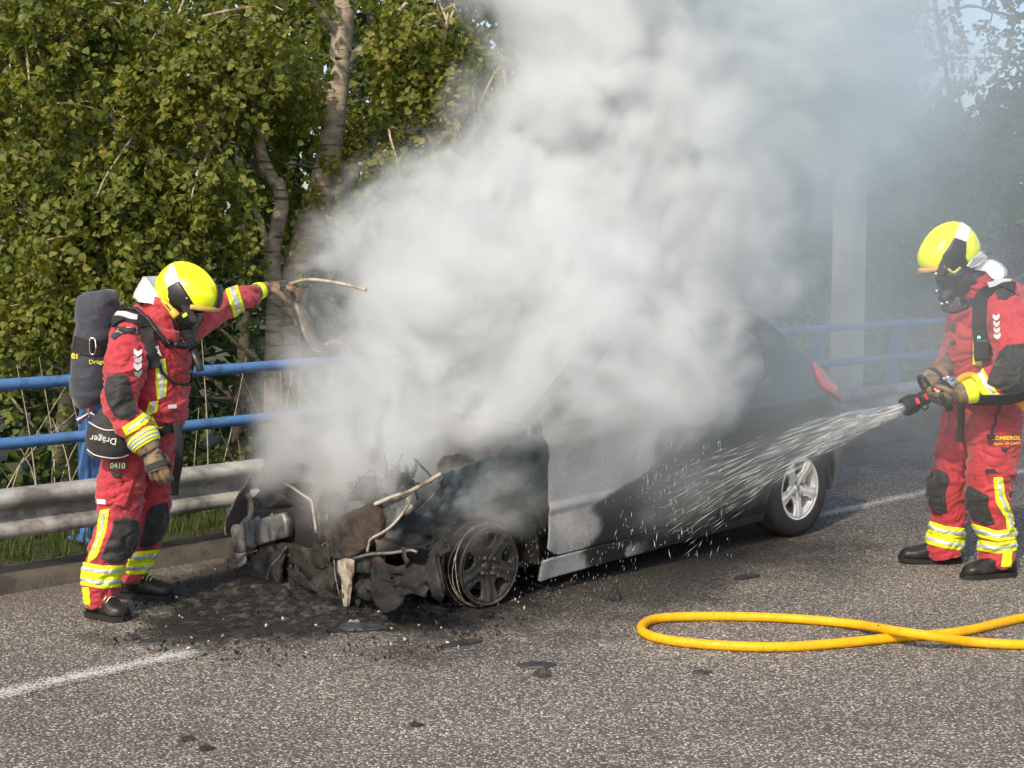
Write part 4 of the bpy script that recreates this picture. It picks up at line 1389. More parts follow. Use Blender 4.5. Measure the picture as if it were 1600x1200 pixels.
for i in range(16):     # stripped pipes and cable runs among the wreckage
    x0, y0 = rng.uniform(395, 560), rng.uniform(735, 850)
    pts_ = [(x0, y0, 0.04 + 0.2 * rng.random())]
    for k in range(3): pts_.append((pts_[-1][0] + rng.normal(8, 18), pts_[-1][1] + rng.normal(6, 18), pts_[-1][2] + rng.normal(0, 0.03)))
    pipe('burnt_cable', pts_, rng.uniform(0.003, 0.008), [M_char, M_alu, M_rust, M_ashmetal][i % 4], n=6, k=18)
for i, (x0, y0, w, h, dy, mt) in enumerate(((404, 752, 46, 44, 0.20, M_dkrim), (448, 742, 40, 60, 0.16, M_char), (470, 800, 36, 40, 0.05, M_rust), (540, 748, 50, 36, 0.16, M_dkrim), (600, 770, 44, 30, 0.20, M_alu), (668, 842, 34, 24, 0.16, M_char), (410, 850, 40, 36, 0.02, M_dkrim), (470, 850, 50, 40, 0.03, M_char))):
    pts_ = [(x0 + w * (0.5 + 0.5 * math.cos(a) * rng.uniform(0.6, 1.2)), y0 + h * (0.5 + 0.5 * math.sin(a) * rng.uniform(0.6, 1.2)), dy) for a in np.linspace(0, 2 * math.pi, 9)[:-1]]
    sheet('crumpled_sheet', pts_, mt, thick=0.006, bulge=0.10, seed=90 + i, sub=3)
# burnt harness lump on the wing
mb = MB()
rng = np.random.default_rng(3)
for i in range(26):
    c = P(618 + rng.normal(0, 12), 752 + rng.normal(0, 6), FY(560) + 0.22)
    pth = crom([c, c + rng.normal(0, 0.035, 3), c + rng.normal(0, 0.05, 3), c + rng.normal(0, 0.05, 3)], 12)
    mb.tube(pth, 0.006, 5)
mb.build('wiring_harness', M_char, car)['kind'] = 'stuff'

# ---- raised bonnet, buckled and burnt through, held up by the firefighter
far = crom([P(452, 444, 7.72), P(466, 486, 7.76), P(476, 520, 7.80), P(490, 546, 7.86), P(514, 546, 7.93), P(540, 543, 8.0), P(562, 562, 8.06), P(596, 586, 8.16), P(640, 590, 8.28)], 46)
front_near = crom([P(452, 444, 7.72), P(480, 437, 7.64), P(515, 440, 7.54), P(550, 447, 7.44), P(572, 453, 7.37)], 24)
nv = 24
V = []
for i in range(46):
    u = i / 45
    for j in range(nv):
        w = j / (nv - 1)
        base_ = far[i] + (front_near[j] - front_near[0]) * (1 - 0.0 * u)
        lift = 0.10 * math.sin(math.pi * w) * u
        V.append(base_ + UP * (lift - 0.10 * u * w))
V = np.array(V)
V += (fbm(V * 5 + 3, 4)[:, None]) * 0.05 * np.array([0.3, 0.6, 0.7]) * np.linspace(0.3, 1, 46).repeat(nv)[:, None]
uu = np.linspace(0, 1, 46).repeat(nv); ww = np.tile(np.linspace(0, 1, nv), 46)
gh = 0.10 + 0.06 * (uu > 0.55) - ww + 0.10 * fbm(np.c_[uu * 9, ww * 9, uu * 0 + 5], 3) + 0.6 * sstep(0.78, 0.9, uu)
_unused = 0.35 - (fbm(np.c_[uu * 5, ww * 5, uu * 0 + 2], 4) * 1.4 + 0.25) * sstep(0.03, 0.2, ww) 
Vh, Fh, nw, exh = clip_mesh(V, grid_tris(46, nv), gh, np.c_[uu, ww])
bon = mesh_obj('bonnet', Vh, Fh, M_burn, car)
nn = fbm(Vh * 9, 4)
cb_ = np.array([0.045, 0.038, 0.032]) + (np.array([0.26, 0.21, 0.155]) - np.array([0.045, 0.038, 0.032])) * np.clip(sstep(0.12, 0.0, exh[:, 1]) + sstep(0.05, 0.5, nn) * 0.6, 0, 1)[:, None]
burn_attr(bon, cb_)
sd = bon.modifiers.new('thickness', 'SOLIDIFY'); sd.thickness = 0.014
mb = MB(); mb.tube(front_near, 0.009, 8); mb.tube(far, 0.011, 8)
mb.tube(crom([P(500, 542, 7.86), P(524, 534, 7.9), P(545, 546, 7.95), P(566, 574, 8.0), P(588, 584, 8.05), P(625, 578, 8.1)], 26), 0.011, 7)
mb.build('bonnet_edge', M_ashmetal, bon)
place_root(car)
inv_car = Matrix.Translation(car.location).inverted()
for w, c in WH:
    w.location = Vector(c) - car.location
    w.matrix_parent_inverse = Matrix.Identity(4)
    for o in COL.objects:
        if o.parent == w: o.matrix_parent_inverse = Matrix.Translation(Vector(c)).inverted()
bon_children = [o for o in COL.objects if o.parent and o.parent.parent == car and o.parent.type == 'MESH']
for o in bon_children:
    o.matrix_parent_inverse = Matrix.Identity(4)
# ================================================================== FIREFIGHTERS
from mathutils.bvhtree import BVHTree

M_redcloth = simple('red_suit_cloth', (0.40, 0.026, 0.038), 0.75, var=0.10, scale=9, bump=0.0008, bscale=260, dirt=(0.21, 0.020, 0.026), dirt_amt=0.36, dscale=7, sheen=0.25)
M_pad = simple('black_pad_cloth', (0.016, 0.016, 0.017), 0.7, var=0.25, scale=14, bump=0.0015, bscale=120, sheen=0.2)
M_lime = simple('lime_reflective_cloth', (0.72, 0.84, 0.012), 0.6, var=0.06, scale=12, bump=0.0008, bscale=200, dirt=(0.52, 0.58, 0.02), dirt_amt=0.22, dscale=14)
M_silvertape = simple('silver_reflective_tape', (0.58, 0.60, 0.60), 0.38, metal=0.25, var=0.08, scale=14, bump=0.0006, bscale=160, dirt=(0.40, 0.41, 0.40), dirt_amt=0.3, dscale=18)
M_shell = simple('lime_helmet_shell', (0.80, 0.88, 0.008), 0.25, var=0.03, scale=6, dirt=(0.56, 0.55, 0.03), dirt_amt=0.22, dscale=26, coat=0.5)
M_blackpl = simple('black_helmet_plastic', (0.014, 0.014, 0.015), 0.4, var=0.2, scale=12)
M_rubber = simple('black_mask_rubber', (0.010, 0.010, 0.011), 0.55, var=0.2, scale=12)
M_strap = simple('black_webbing', (0.013, 0.013, 0.014), 0.8, var=0.2, scale=30, bump=0.001, bscale=300)
M_navy = simple('navy_cylinder_cover', (0.026, 0.031, 0.047), 0.7, var=0.15, scale=8, bump=0.0015, bscale=150, sheen=0.3)
M_glove = simple('tan_glove_leather', (0.22, 0.155, 0.092), 0.75, var=0.18, scale=20, bump=0.002, bscale=90, dirt=(0.05, 0.038, 0.028), dirt_amt=0.6, dscale=18)
M_boot = simple('black_boot_leather', (0.013, 0.013, 0.014), 0.45, var=0.3, scale=18, bump=0.001, bscale=80, dirt=(0.07, 0.062, 0.052), dirt_amt=0.28, dscale=16)
M_sole = simple('boot_sole_rubber', (0.010, 0.010, 0.010), 0.8)
M_flap = simple('silver_neck_cloth', (0.66, 0.70, 0.74), 0.42, metal=0.15, var=0.06, scale=14, bump=0.002, bscale=60)
M_brass = simple('yellow_torch_plastic', (0.62, 0.42, 0.04), 0.35, var=0.1, scale=10)
M_chrome = simple('chromed_valve', (0.65, 0.65, 0.64), 0.2, metal=1.0, var=0.08)
M_skin = simple('skin', (0.45, 0.27, 0.19), 0.5, var=0.08, scale=12)
M_lens = simple('clear_dark_visor', (0.012, 0.014, 0.015), 0.06, var=0.1, spec=0.7)
M_white = simple('white_print', (0.78, 0.78, 0.78), 0.5, var=0.03)
M_greyprint = simple('grey_print', (0.50, 0.50, 0.50), 0.5, var=0.05)
M_yelprint = simple('yellow_print', (0.78, 0.62, 0.04), 0.5, var=0.03)
M_limeprint = simple('pale_lime_print', (0.80, 0.84, 0.42), 0.5, var=0.03)
M_redbtn = simple('red_nozzle_mark', (0.75, 0.03, 0.04), 0.4, var=0.05)
M_orange = simple('orange_tag', (0.75, 0.22, 0.02), 0.5, var=0.05)
M_green = simple('green_lit_diode', (0.1, 0.8, 0.3), 0.4, emit=((0.2, 1.0, 0.45), 2.0))

def project(V):
    V = np.asarray(V, float)
    d = V - np.array([0, 0, HCAM])
    zc = d[:, 1] * CP - d[:, 2] * SP
    yc = d[:, 1] * SP + d[:, 2] * CP
    return np.c_[800 + FPX * d[:, 0] / zc, 600 - FPX * yc / zc]

def poly_sdf(p, poly):
    """signed distance to a polygon, positive inside"""
    poly = np.asarray(poly, float)
    d = np.full(len(p), 1e9)
    ins = np.zeros(len(p), bool)
    k = len(poly)
    for i in range(k):
        a, b = poly[i], poly[(i + 1) % k]
        e = b - a
        w = p - a
        t = np.clip((w @ e) / (e @ e + 1e-9), 0, 1)
        d = np.minimum(d, ((w - t[:, None] * e) ** 2).sum(1))
        c = ((a[1] <= p[:, 1]) != (b[1] <= p[:, 1]))
        xi = a[0] + (p[:, 1] - a[1]) * e[0] / (e[1] if abs(e[1]) > 1e-9 else 1e-9)
        ins ^= c & (p[:, 0] < xi)
    return np.where(ins, 1, -1) * np.sqrt(d)

def eval_mesh(obj):
    dg = bpy.context.evaluated_depsgraph_get()
    dg.update()
    ev = obj.evaluated_get(dg)
    me = ev.to_mesh()
    n = len(me.vertices)
    V = np.empty(n * 3, np.float32); me.vertices.foreach_get('co', V)
    me.calc_loop_triangles()
    T = np.empty(len(me.loop_triangles) * 3, np.int32); me.loop_triangles.foreach_get('vertices', T)
    ev.to_mesh_clear()
    return V.reshape(-1, 3).astype(float), T.reshape(-1, 3)

def vnormals(V, T):
    fn = np.cross(V[T[:, 1]] - V[T[:, 0]], V[T[:, 2]] - V[T[:, 0]])
    N = np.zeros_like(V)
    for i in range(3): np.add.at(N, T[:, i], fn)
    return norm(N)

def fuse(mb, voxel, smooth=4):
    """weld overlapping closed pieces into one continuous skin"""
    o = mesh_obj('weld', np.vstack(mb.v), mb.f, [], None)
    r = o.modifiers.new('r', 'REMESH'); r.mode = 'VOXEL'; r.voxel_size = voxel
    s = o.modifiers.new('s', 'SMOOTH'); s.iterations = smooth; s.factor = 0.5
    V, T = eval_mesh(o)
    me = o.data
    bpy.data.objects.remove(o); bpy.data.meshes.remove(me)
    return V, T

def components(T, n):
    """label the connected pieces of a triangle list"""
    lab = np.arange(n)
    while True:
        m = lab[T].min(1)
        new = lab.copy()
        for i in range(3): np.minimum.at(new, T[:, i], m)
        new = new[new]
        if (new == lab).all(): return lab
        lab = new

def pieces(V, T, keep_small=0.12):
    lab = components(T, len(V))[T[:, 0]]
    ids, cnt = np.unique(lab, return_counts=True)
    out = []
    for i, c in sorted(zip(ids, cnt), key=lambda q: -q[1]):
        if c < keep_small * cnt.max(): continue
        t = T[lab == i]
        u, inv = np.unique(t, return_inverse=True)
        out.append((V[u], inv.reshape(-1, 3)))
    return out

class Figure:
    def __init__(self, root):
        self.root = root
        self.mb = MB()
        self.limbs = {}
    def loft(self, name, rings, k=None, hint=(0, 1, 0), taper=True):
        """rings: (px, py, Y, half width px, half depth m)"""
        q = np.array([list(P(a, b, c)) + [w * c / FPX, d] for a, b, c, w, d in rings])
        k = k or 8 * len(rings)
        c = crom(q, k)
        rw, rd = np.abs(c[:, 3]), np.abs(c[:, 4])
        v, f = tube(c[:, :3], rd, 32, hint=hint, rb=rw)
        self.mb.add(v, f)
        self.limbs[name] = (c[:, :3], (rw + rd) / 2)
        return self
    def finish(self, voxel=0.0065, wrinkle=1.0, seed=0, body_mat=None):
        V, T = fuse(self.mb, voxel, 6)
        N = vnormals(V, T)
        # limb membership and distance along it
        best = np.full(len(V), 1e9); self.lid = np.zeros(len(V), int); self.u = np.zeros(len(V)); self.names = list(self.limbs)
        for i, nme in enumerate(self.names):
            c, r = self.limbs[nme]
            for j in range(len(c)):
                d = np.sqrt(((V - c[j]) ** 2).sum(1)) / r[j]
                m = d < best
                best[m] = d[m]; self.lid[m] = i; self.u[m] = j / (len(c) - 1)
        # cloth folds: sagging creases that gather at joints and cuffs
        s = seed * 7.7
        wv = np.stack([fbm(V * 5 + s, 3), fbm(V * 5 + s + 31, 3), fbm(V * 5 + s + 63, 3)], -1)
        q = V * np.array([6.0, 6.0, 15.0]) + wv * 1.6 + s
        n1 = 1 - np.abs(fbm(q, 3, 0.5)) * 2.6
        q2 = V * np.array([13.0, 13.0, 24.0]) + wv * 2.2 + s + 11
        n2 = 1 - np.abs(fbm(q2, 3, 0.5)) * 2.4
        n3 = fbm(V * 3.2 + s + 5, 3)
        amp = np.ones(len(V))
        for i, nme in enumerate(self.names):
            if 'leg' in nme or 'arm' in nme: amp[self.lid == i] = 1.15
            if nme == 'head': amp[self.lid == i] = 0.0
        d = amp * wrinkle * (0.0115 * (n1 - 0.45) + 0.0055 * (n2 - 0.4) + 0.010 * n3)
        V = V + N * d[:, None]
        self.V, self.T, self.N = V, T, vnormals(V, T)
        self.px = project(V)
        view = norm(V - np.array([0, 0, HCAM]))
        self.face = -(self.N * view).sum(1)
        self.body = mesh_obj('suit', V, T, body_mat, self.root)
        self.bvh = BVHTree.FromPolygons([tuple(v) for v in V], [tuple(int(x) for x in t) for t in T])
        return self
    def hit(self, px, py):
        o = Vector((0, 0, HCAM)); d = Vector(ray(px, py)).normalized()
        loc, nrm, idx, dist = self.bvh.ray_cast(o, d)
        if loc is None: return None, None
        return np.array(loc), self.N[self.T[idx]].mean(0)
    def is_(self, *names):
        """positive on these limbs, negative elsewhere"""
        ids = [self.names.index(n) for n in names]
        return np.where(np.isin(self.lid, ids), 1.0, -1.0)
    def patch(self, name, mat, poly=None, limbs=None, off=0.004, front=True, g=None, parent=None):
        gs = []
        if poly is not None: gs.append(poly_sdf(self.px, poly) / 300.0)
        if limbs: gs.append(self.is_(*limbs) * 0.02)
        if front: gs.append((self.face - 0.02) * 0.05)
        if g is not None: gs.append(g)
        gg = np.minimum.reduce(gs)
        if (gg > 0).sum() < 3: return None
        Vc, Fc, new, ex = clip_mesh(self.V, self.T, gg, self.N)
        n = norm(ex)
        Vc = Vc + n * np.where(new, 0.0008, off)[:, None]
        (Vc, Fc) = pieces(Vc, Fc)[0]
        return mesh_obj(name, Vc, Fc, mat, parent or self.root)
    def band(self, name, mat, pts, half, limbs, off=0.004, front=False, parent=None):
        """band across a limb: follows a drawn line, wraps round the limb"""
        pts = np.asarray(pts, float)
        d = np.full(len(self.V), 1e9)
        for a, b in zip(pts[:-1], pts[1:]):
            e = b - a; w = self.px - a
            t = (w @ e) / (e @ e)
            t = np.clip(t, -0.6 if (a == pts[0]).all() else 0, 1.6 if (b == pts[-1]).all() else 1)
            d = np.minimum(d, np.sqrt(((w - t[:, None] * e) ** 2).sum(1)))
        return self.patch(name, mat, None, limbs, off, front, g=(half - d) / 300.0, parent=parent)
    def strap(self, name, pts, width, mat, parent=None, lift=0.008, thick=0.004, k=40, free=None):
        """webbing laid over the body along a drawn line; free = depth where the line leaves the body"""
        q = crom(np.asarray(pts, float), k)
        L, Nn = [], []
        for a, b in q:
            h, n = self.hit(a, b)
            if h is None or free is not None and h[1] > free + 0.25:
                h = P(a, b, free) if free is not None else (L[-1] if L else None)
                n = np.array([0, -1.0, 0])
            if h is None: continue
            L.append(h); Nn.append(n)
        if len(L) < 3: return None
        L, Nn = np.array(L), np.array(Nn)
        for _ in range(4):
            Nn[1:-1] = (Nn[:-2] + Nn[1:-1] * 2 + Nn[2:]) / 4
            L[1:-1] = (L[:-2] + L[1:-1] * 2 + L[2:]) / 4
        Nn = norm(Nn)
        L = L + Nn * lift
        t = norm(np.gradient(L, axis=0))
        sd = norm(np.cross(t, Nn))
        w = width / 2
        prof = [(-w, 0), (-w, thick), (w, thick), (w, 0)]
        v = np.stack([L + sd * a + Nn * b for a, b in prof], 1).reshape(-1, 3)
        f = []
        for i in range(len(L) - 1):
            for j in range(4):
                f.append((i * 4 + j, i * 4 + (j + 1) % 4, i * 4 + 4 + (j + 1) % 4, i * 4 + 4 + j))
        f += [(0, 1, 2, 3), (len(v) - 1, len(v) - 2, len(v) - 3, len(v) - 4)]
        return mesh_obj(name, v, f, mat, parent or self.root, smooth=False)
    def hose(self, name, pts, r, mat, lift=0.01, rib=0.0, parent=None, k=60, free=None):
        q = crom(np.asarray(pts, float), k)
        L = []
        for a, b in q:
            h, n = self.hit(a, b)
            if h is None or free is not None and h[1] > free + 0.2:
                if free is None: continue
                L.append(P(a, b, free))
            else: L.append(h + n * (lift + r))
        L = np.array(L)
        for _ in range(6): L[1:-1] = (L[:-2] + L[1:-1] * 2 + L[2:]) / 4
        rr = r * (1 + rib * np.sign(np.sin(np.arange(len(L)) * 2.0)))
        mb = MB(); mb.tube(L, rr, 10)
        return mb.build(name, mat, parent or self.root)

def text_obj(name, body, c, ex, ey, h, mat, parent, depth=0.001, bold=0.0):
    cu = bpy.data.curves.new(name, 'FONT')
    cu.body = body
    cu.align_x, cu.align_y = 'CENTER', 'CENTER'
    cu.size = 1.0
    cu.resolution_u = 2
    cu.offset = bold
    to = bpy.data.objects.new('tmp', cu); COL.objects.link(to)
    V, T = eval_mesh(to)
    bpy.data.objects.remove(to); bpy.data.curves.remove(cu)
    V = V - (V.max(0) + V.min(0)) / 2
    s = h / (V[:, 1].max() - V[:, 1].min())
    ex, ey = norm(ex), norm(ey)
    W = np.asarray(c) + V[:, :1] * s * ex + V[:, 1:2] * s * ey
    return mesh_obj(name, W, T, mat, parent, smooth=False)

def surf_frame(F, px, py, lift=0.006, rot=0.0, right=(1, 0, 0)):
    h, n = F.hit(px, py)
    n = norm(n * 0.6 + np.array([0, -0.4, 0]))
    ex = np.asarray(right, float); ex = norm(ex - n * (ex @ n))
    ey = np.cross(n, ex)
    c, s = math.cos(rot), math.sin(rot)
    return h + n * lift, ex * c + ey * s, ey * c - ex * s, n

def plate(name, F, px, py, w, h, mat, parent=None, lift=0.005, thick=0.004, rot=0.0, bev=0.0015):
    c, ex, ey, n = surf_frame(F, px, py, lift, rot)
    mb = MB(); mb.box(c, (ex, ey, n), (w / 2, h / 2, thick / 2), bev=bev)
    return mb.build(name, mat, parent or F.root, smooth=False)

def hand(name, wrist, d, nb, thumb_side, mat, root, scale=1.25, curl=(20, 25, 20), spread=4, thumb_curl=25, knuckle=True, rough=0, thumb_out=0.80, thumb_under=0.25):
    """gloved hand: palm, four unequal jointed fingers and a thumb, welded to one skin"""
    d = norm(d); nb = norm(np.asarray(nb, float) - d * (np.asarray(nb) @ d))
    sd = norm(np.asarray(thumb_side, float)); sd = norm(sd - d * (sd @ d) - nb * (sd @ nb))
    S = scale
    mb = MB()
    wr = np.asarray(wrist, float)
    pal = np.array([wr - d * 0.02 * S, wr + d * 0.02 * S, wr + d * 0.055 * S, wr + d * 0.088 * S])
    mb.add(*tube(crom(pal, 14), np.interp(np.linspace(0, 1, 14), [0, 0.3, 0.7, 1], [0.029, 0.034, 0.041, 0.040]) * S, 20, hint=sd, rb=np.interp(np.linspace(0, 1, 14), [0, 0.5, 1], [0.022, 0.020, 0.016]) * S))
    lens = [(0.040, 0.026, 0.021), (0.044, 0.029, 0.022), (0.041, 0.027, 0.021), (0.032, 0.020, 0.018)]
    offs = [0.030, 0.010, -0.010, -0.029]
    rads = [0.0105, 0.011, 0.0105, 0.0095]
    tipsl = []
    for i in range(4):
        base_ = wr + d * (0.082 - 0.004 * abs(i - 1.3)) * S + sd * offs[i] * S
        a = R_(spread) * (1.4 - i)
        fd = norm(d * math.cos(a) + sd * math.sin(a))
        pts, dirn, ang = [base_ - fd * 0.03 * S, base_], fd, 0
        for j in range(3):
            ang += R_(curl[j] * (1 + 0.10 * (i - 1)))
            dj = fd * math.cos(ang) - nb * math.sin(ang)
            pts.append(pts[-1] + dj * lens[i][j] * S)
        c = crom(pts, 22)
        r = rads[i] * S * np.interp(np.linspace(0, 1, 22), [0, 0.3, 0.55, 0.8, 1], [1.1, 1.12, 1.04, 0.98, 0.80])
        c[-1] = c[-2] + (c[-1] - c[-2]) * 0.8
        mb.add(*tube(c, r, 12, hint=sd))
        e = c[-1]; mb.lathe([(0, rads[i] * 0.75 * S)] + [(rads[i] * 0.8 * S * math.cos(q), rads[i] * 0.75 * S * math.sin(q)) for q in (1.0, 0.5, 0.0)] + [(0, -0.004)], e, norm(c[-1] - c[-3]), n=10)
    tb = wr + d * 0.022 * S + sd * 0.026 * S
    tc = R_(thumb_curl)
    t1 = norm(d * 0.62 + sd * thumb_out - nb * thumb_under)
    t2 = norm(d * math.cos(tc) + sd * 0.55 * thumb_out * math.cos(tc) - nb * math.sin(tc))
    t3 = norm(d * math.cos(tc * 1.6) + sd * 0.15 - nb * math.sin(tc * 1.6))
    pts = [tb - t1 * 0.02 * S, tb, tb + t1 * 0.036 * S, tb + t1 * 0.036 * S + t2 * 0.030 * S, tb + t1 * 0.036 * S + t2 * 0.030 * S + t3 * 0.024 * S]
    c = crom(pts, 20)
    mb.add(*tube(c, np.linspace(0.0155, 0.0105, 20) * S, 12, hint=sd))
    V, T = fuse(mb, 0.0035, 2)
    N = vnormals(V, T)
    V = V + N * (fbm(V * 38 + rough, 3)[:, None] * 0.0022)
    o = mesh_obj(name, V, T, mat, root)
    if knuckle:     # dark strap over the knuckles
        q = (V - wr) @ d / S
        up = N @ nb
        g = np.minimum.reduce([0.013 - np.abs(q - 0.068), (up - 0.05) * 0.03, 0.043 - np.abs((V - wr) @ sd / S)])
        if (g > 0).sum() > 3:
            Vc, Fc, new, ex = clip_mesh(V, T, g, N)
            v_, f_ = pieces(Vc + norm(ex) * np.where(new, 0.0005, 0.0035)[:, None], Fc)[0]
            mesh_obj('knuckle_strap', v_, f_, M_pad, o)
    return o

def boot(name, heel, toe, ground_z, root, ankle, flap=True, seed=0, toe_lift=0.0):
    """laced-up work boot from heel to toe point on the ground"""
    heel, toe = np.asarray(heel, float), np.asarray(toe, float)
    heel[2] = toe[2] = ground_z
    L = np.linalg.norm(toe - heel)
    d = (toe - heel) / L
    sd = np.cross(UP, d)
    st = np.array([0.0, 0.08, 0.22, 0.40, 0.58, 0.75, 0.90, 0.985])
    wid = np.array([0.022, 0.040, 0.046, 0.044, 0.050, 0.055, 0.046, 0.020])
    top = np.array([0.085, 0.118, 0.135, 0.126, 0.094, 0.072, 0.060, 0.034])
    mb = MB()
    k = 30
    q = crom(np.c_[st, wid, top], k)
    n = 20
    a = np.linspace(0, 2 * np.pi, n, endpoint=False)
    V = []
    for s_, w, t_ in q:
        cz = t_ / 2 + 0.012
        x = np.sign(np.cos(a)) * np.abs(np.cos(a)) ** 0.8 * w
        z = np.sign(np.sin(a)) * np.abs(np.sin(a)) ** 0.8 * t_ / 2 + cz
        z = np.maximum(z, 0.022)
        V.append(heel + d * s_ * L + sd * x[:, None] + UP * (z + toe_lift * max(0, s_ - 0.5) ** 2)[:, None])
    V = np.vstack(V)
    i = np.arange(k - 1)[:, None] * n; j = np.arange(n)[None, :]; jn = (j + 1) % n
    f = np.stack([i + j, i + jn, i + n + jn, i + n + j], -1).reshape(-1, 4).tolist() + [list(range(n))[::-1], [(k - 1) * n + w for w in range(n)]]
    mb.add(V, f)
    an = np.asarray(ankle, float)
    b0 = heel + d * 0.24 * L + UP * 0.07
    mb.tube(crom([b0, b0 * 0.5 + an * 0.5 + UP * 0.01, an], 12), [0.062] * 12, 20)
    Vf, Tf = fuse(mb, 0.006, 3)
    Nf = vnormals(Vf, Tf)
    Vf = Vf + Nf * (fbm(Vf * np.array([16, 16, 34]) + seed, 3)[:, None] * 0.004)
    o = mesh_obj(name, Vf, Tf, M_boot, root)
    ms = MB()
    ow = crom(np.c_[st, wid + 0.005], 26)
    out = np.vstack([heel + d * ow[:, :1] * L * 1.01 + sd * ow[:, 1:2], (heel + d * ow[:, :1] * L * 1.01 - sd * ow[:, 1:2])[::-1]])
    kk = len(out)
    lift = np.r_[ow[:, 0], ow[::-1, 0]]
    zz = UP * (toe_lift * np.maximum(0, lift - 0.5) ** 2)[:, None]
    vv = np.vstack([out + UP * 0.002 + zz, out + UP * 0.026 + zz])
    ff = [list(range(kk))[::-1], list(range(kk, 2 * kk))] + [[q_, (q_ + 1) % kk, kk + (q_ + 1) % kk, kk + q_] for q_ in range(kk)]
    # heel breast
    ms.add(vv, ff)
    so = ms.build('sole', M_sole, o, smooth=False)
    if flap:
        for w in (0.50, 0.56, 0.62):
            p0 = heel + d * w * L
            h0 = np.interp(w, st, top) + 0.012
            m2 = MB(); m2.tube(crom([p0 + sd * 0.018 + UP * (h0 + 0.002), p0 + UP * (h0 + 0.006), p0 - sd * 0.018 + UP * (h0 + 0.002), p0 - sd * 0.036 + UP * (h0 - 0.014)], 10), 0.0028, 5)
            m2.build('lace', M_limeprint, o)
        g = np.minimum.reduce([0.022 - np.abs((Vf - heel) @ d / L - 0.40) * 0.30, (Vf[:, 2] - ground_z - 0.100)])
        if (g > 0).sum() > 5:
            Vc, Fc, new, ex = clip_mesh(Vf, Tf, g, Nf)
            v_, f_ = pieces(Vc + norm(ex) * np.where(new, 0.0005, 0.004)[:, None], Fc)[0]
            mesh_obj('ankle_flash', v_, f_, M_lime, o)
    return o

def helmet(root, centre, fwd, up, ax, patches, lower, front_y=-1, face=True):
    """full-shell helmet: patches given as picture polygons on the near side, mirrored to the far side"""
    fwd = norm(fwd); up = norm(np.asarray(up, float) - fwd * (np.asarray(up) @ fwd)); lat = np.cross(up, fwd)
    if lat @ np.array([0, -1.0, 0]) < 0: lat = -lat          # lat points to the camera
    nu, nv = 120, 60
    th = np.linspace(0, 2 * np.pi, nu + 1); ph = np.linspace(0.0, math.pi * 0.72, nv)
    TH, PH = np.meshgrid(th, ph, indexing='ij'); TH, PH = TH.ravel(), PH.ravel()
    u = np.cos(TH) * np.sin(PH); w = np.sin(TH) * np.sin(PH); v = np.cos(PH)
    sq = lambda q, p: np.sign(q) * np.abs(q) ** p
    ridge = 0.010 * np.exp(-(w / 0.10) ** 2) * sstep(-0.2, 0.3, v)
    A = np.stack([sq(u, 0.92) * ax[0], sq(w, 0.95) * ax[2], v * ax[1] * (1 - 0.16 * np.clip(u, 0, 1) ** 2) - 0.022 * u * np.clip(v, 0, 1) + ridge], -1)
    # brow sweeps forward, nape dips lower
    V = centre + A[:, :1] * fwd + A[:, 1:2] * lat + A[:, 2:3] * up
    F = grid_tris(nu + 1, nv)
    low = np.interp(u, lower[0], lower[1]) 
    g = A[:, 2] - low
    N = vnormals(V, F)
    out = norm(V - centre)
    if (N * out).sum() < 0: F, N = F[:, ::-1], -N
    # mirror the far half onto the near half for the drawn patches
    Vm = V - lat * np.minimum(0, 2 * ((V - centre) @ lat))[:, None] * 1.0
    pxm = project(Vm)
    o = empty('helmet'); o.parent = root
    Vc, Fc, new, ex = clip_mesh(V, F, g, N)
    sh = mesh_obj('shell', Vc, Fc, M_shell, o)
    sdm = sh.modifiers.new('thickness', 'SOLIDIFY'); sdm.thickness = 0.006; sdm.offset = -1 
    for nm, poly, mat, off in patches:
        gg = np.minimum(poly_sdf(pxm, poly) / 300.0, g + 0.012)
        if (gg > 0).sum() < 4: continue
        Vc, Fc, new, ex = clip_mesh(V, F, gg, N)
        for v_, f_ in pieces(Vc + norm(ex) * np.where(new, 0.0005, off)[:, None], Fc): mesh_obj(nm, v_, f_, mat, o)
    return o, (fwd, up, lat)

def px_plate(name, pts, mat, parent, thick, back=(0, 1, 0), bev=0.004, smooth=False):
    """solid cut to a side-view outline: points (px, py, Y), thickness away from the camera"""
    q = np.array([P(*p) for p in pts])
    k = len(q)
    b = q + np.asarray(back, float) * thick
    mb = MB()
    mb.add(np.vstack([q, b]), [list(range(k)), list(range(k, 2 * k))[::-1]] + [[i, k + i, k + (i + 1) % k, (i + 1) % k] for i in range(k)])
    o = mb.build(name, mat, parent, smooth=smooth)
    if bev:
        m = o.modifiers.new('edge', 'BEVEL'); m.width = bev; m.segments = 2; m.limit_method = 'ANGLE'
    return o

def soft_bag(name, rings, mat, parent, seed=0, wr=0.006, n=32):
    q = np.array([list(P(a, b, c)) + [w * c / FPX, d] for a, b, c, w, d in rings])
    c = crom(q, 9 * len(rings))
    mb = MB(); mb.add(*tube(c[:, :3], np.abs(c[:, 4]), n, hint=(0, 1, 0), rb=np.abs(c[:, 3])))
    V, T = fuse(mb, 0.007, 5)
    N = vnormals(V, T)
    wv = np.stack([fbm(V * 6 + seed, 2), fbm(V * 6 + seed + 9, 2), fbm(V * 6 + seed + 18, 2)], -1)
    V = V + N * ((1 - np.abs(fbm(V * np.array([6, 6, 11]) + wv + seed, 3)) * 2.5 - 0.4) * wr)[:, None]
    return mesh_obj(name, V, T, mat, parent), V, T

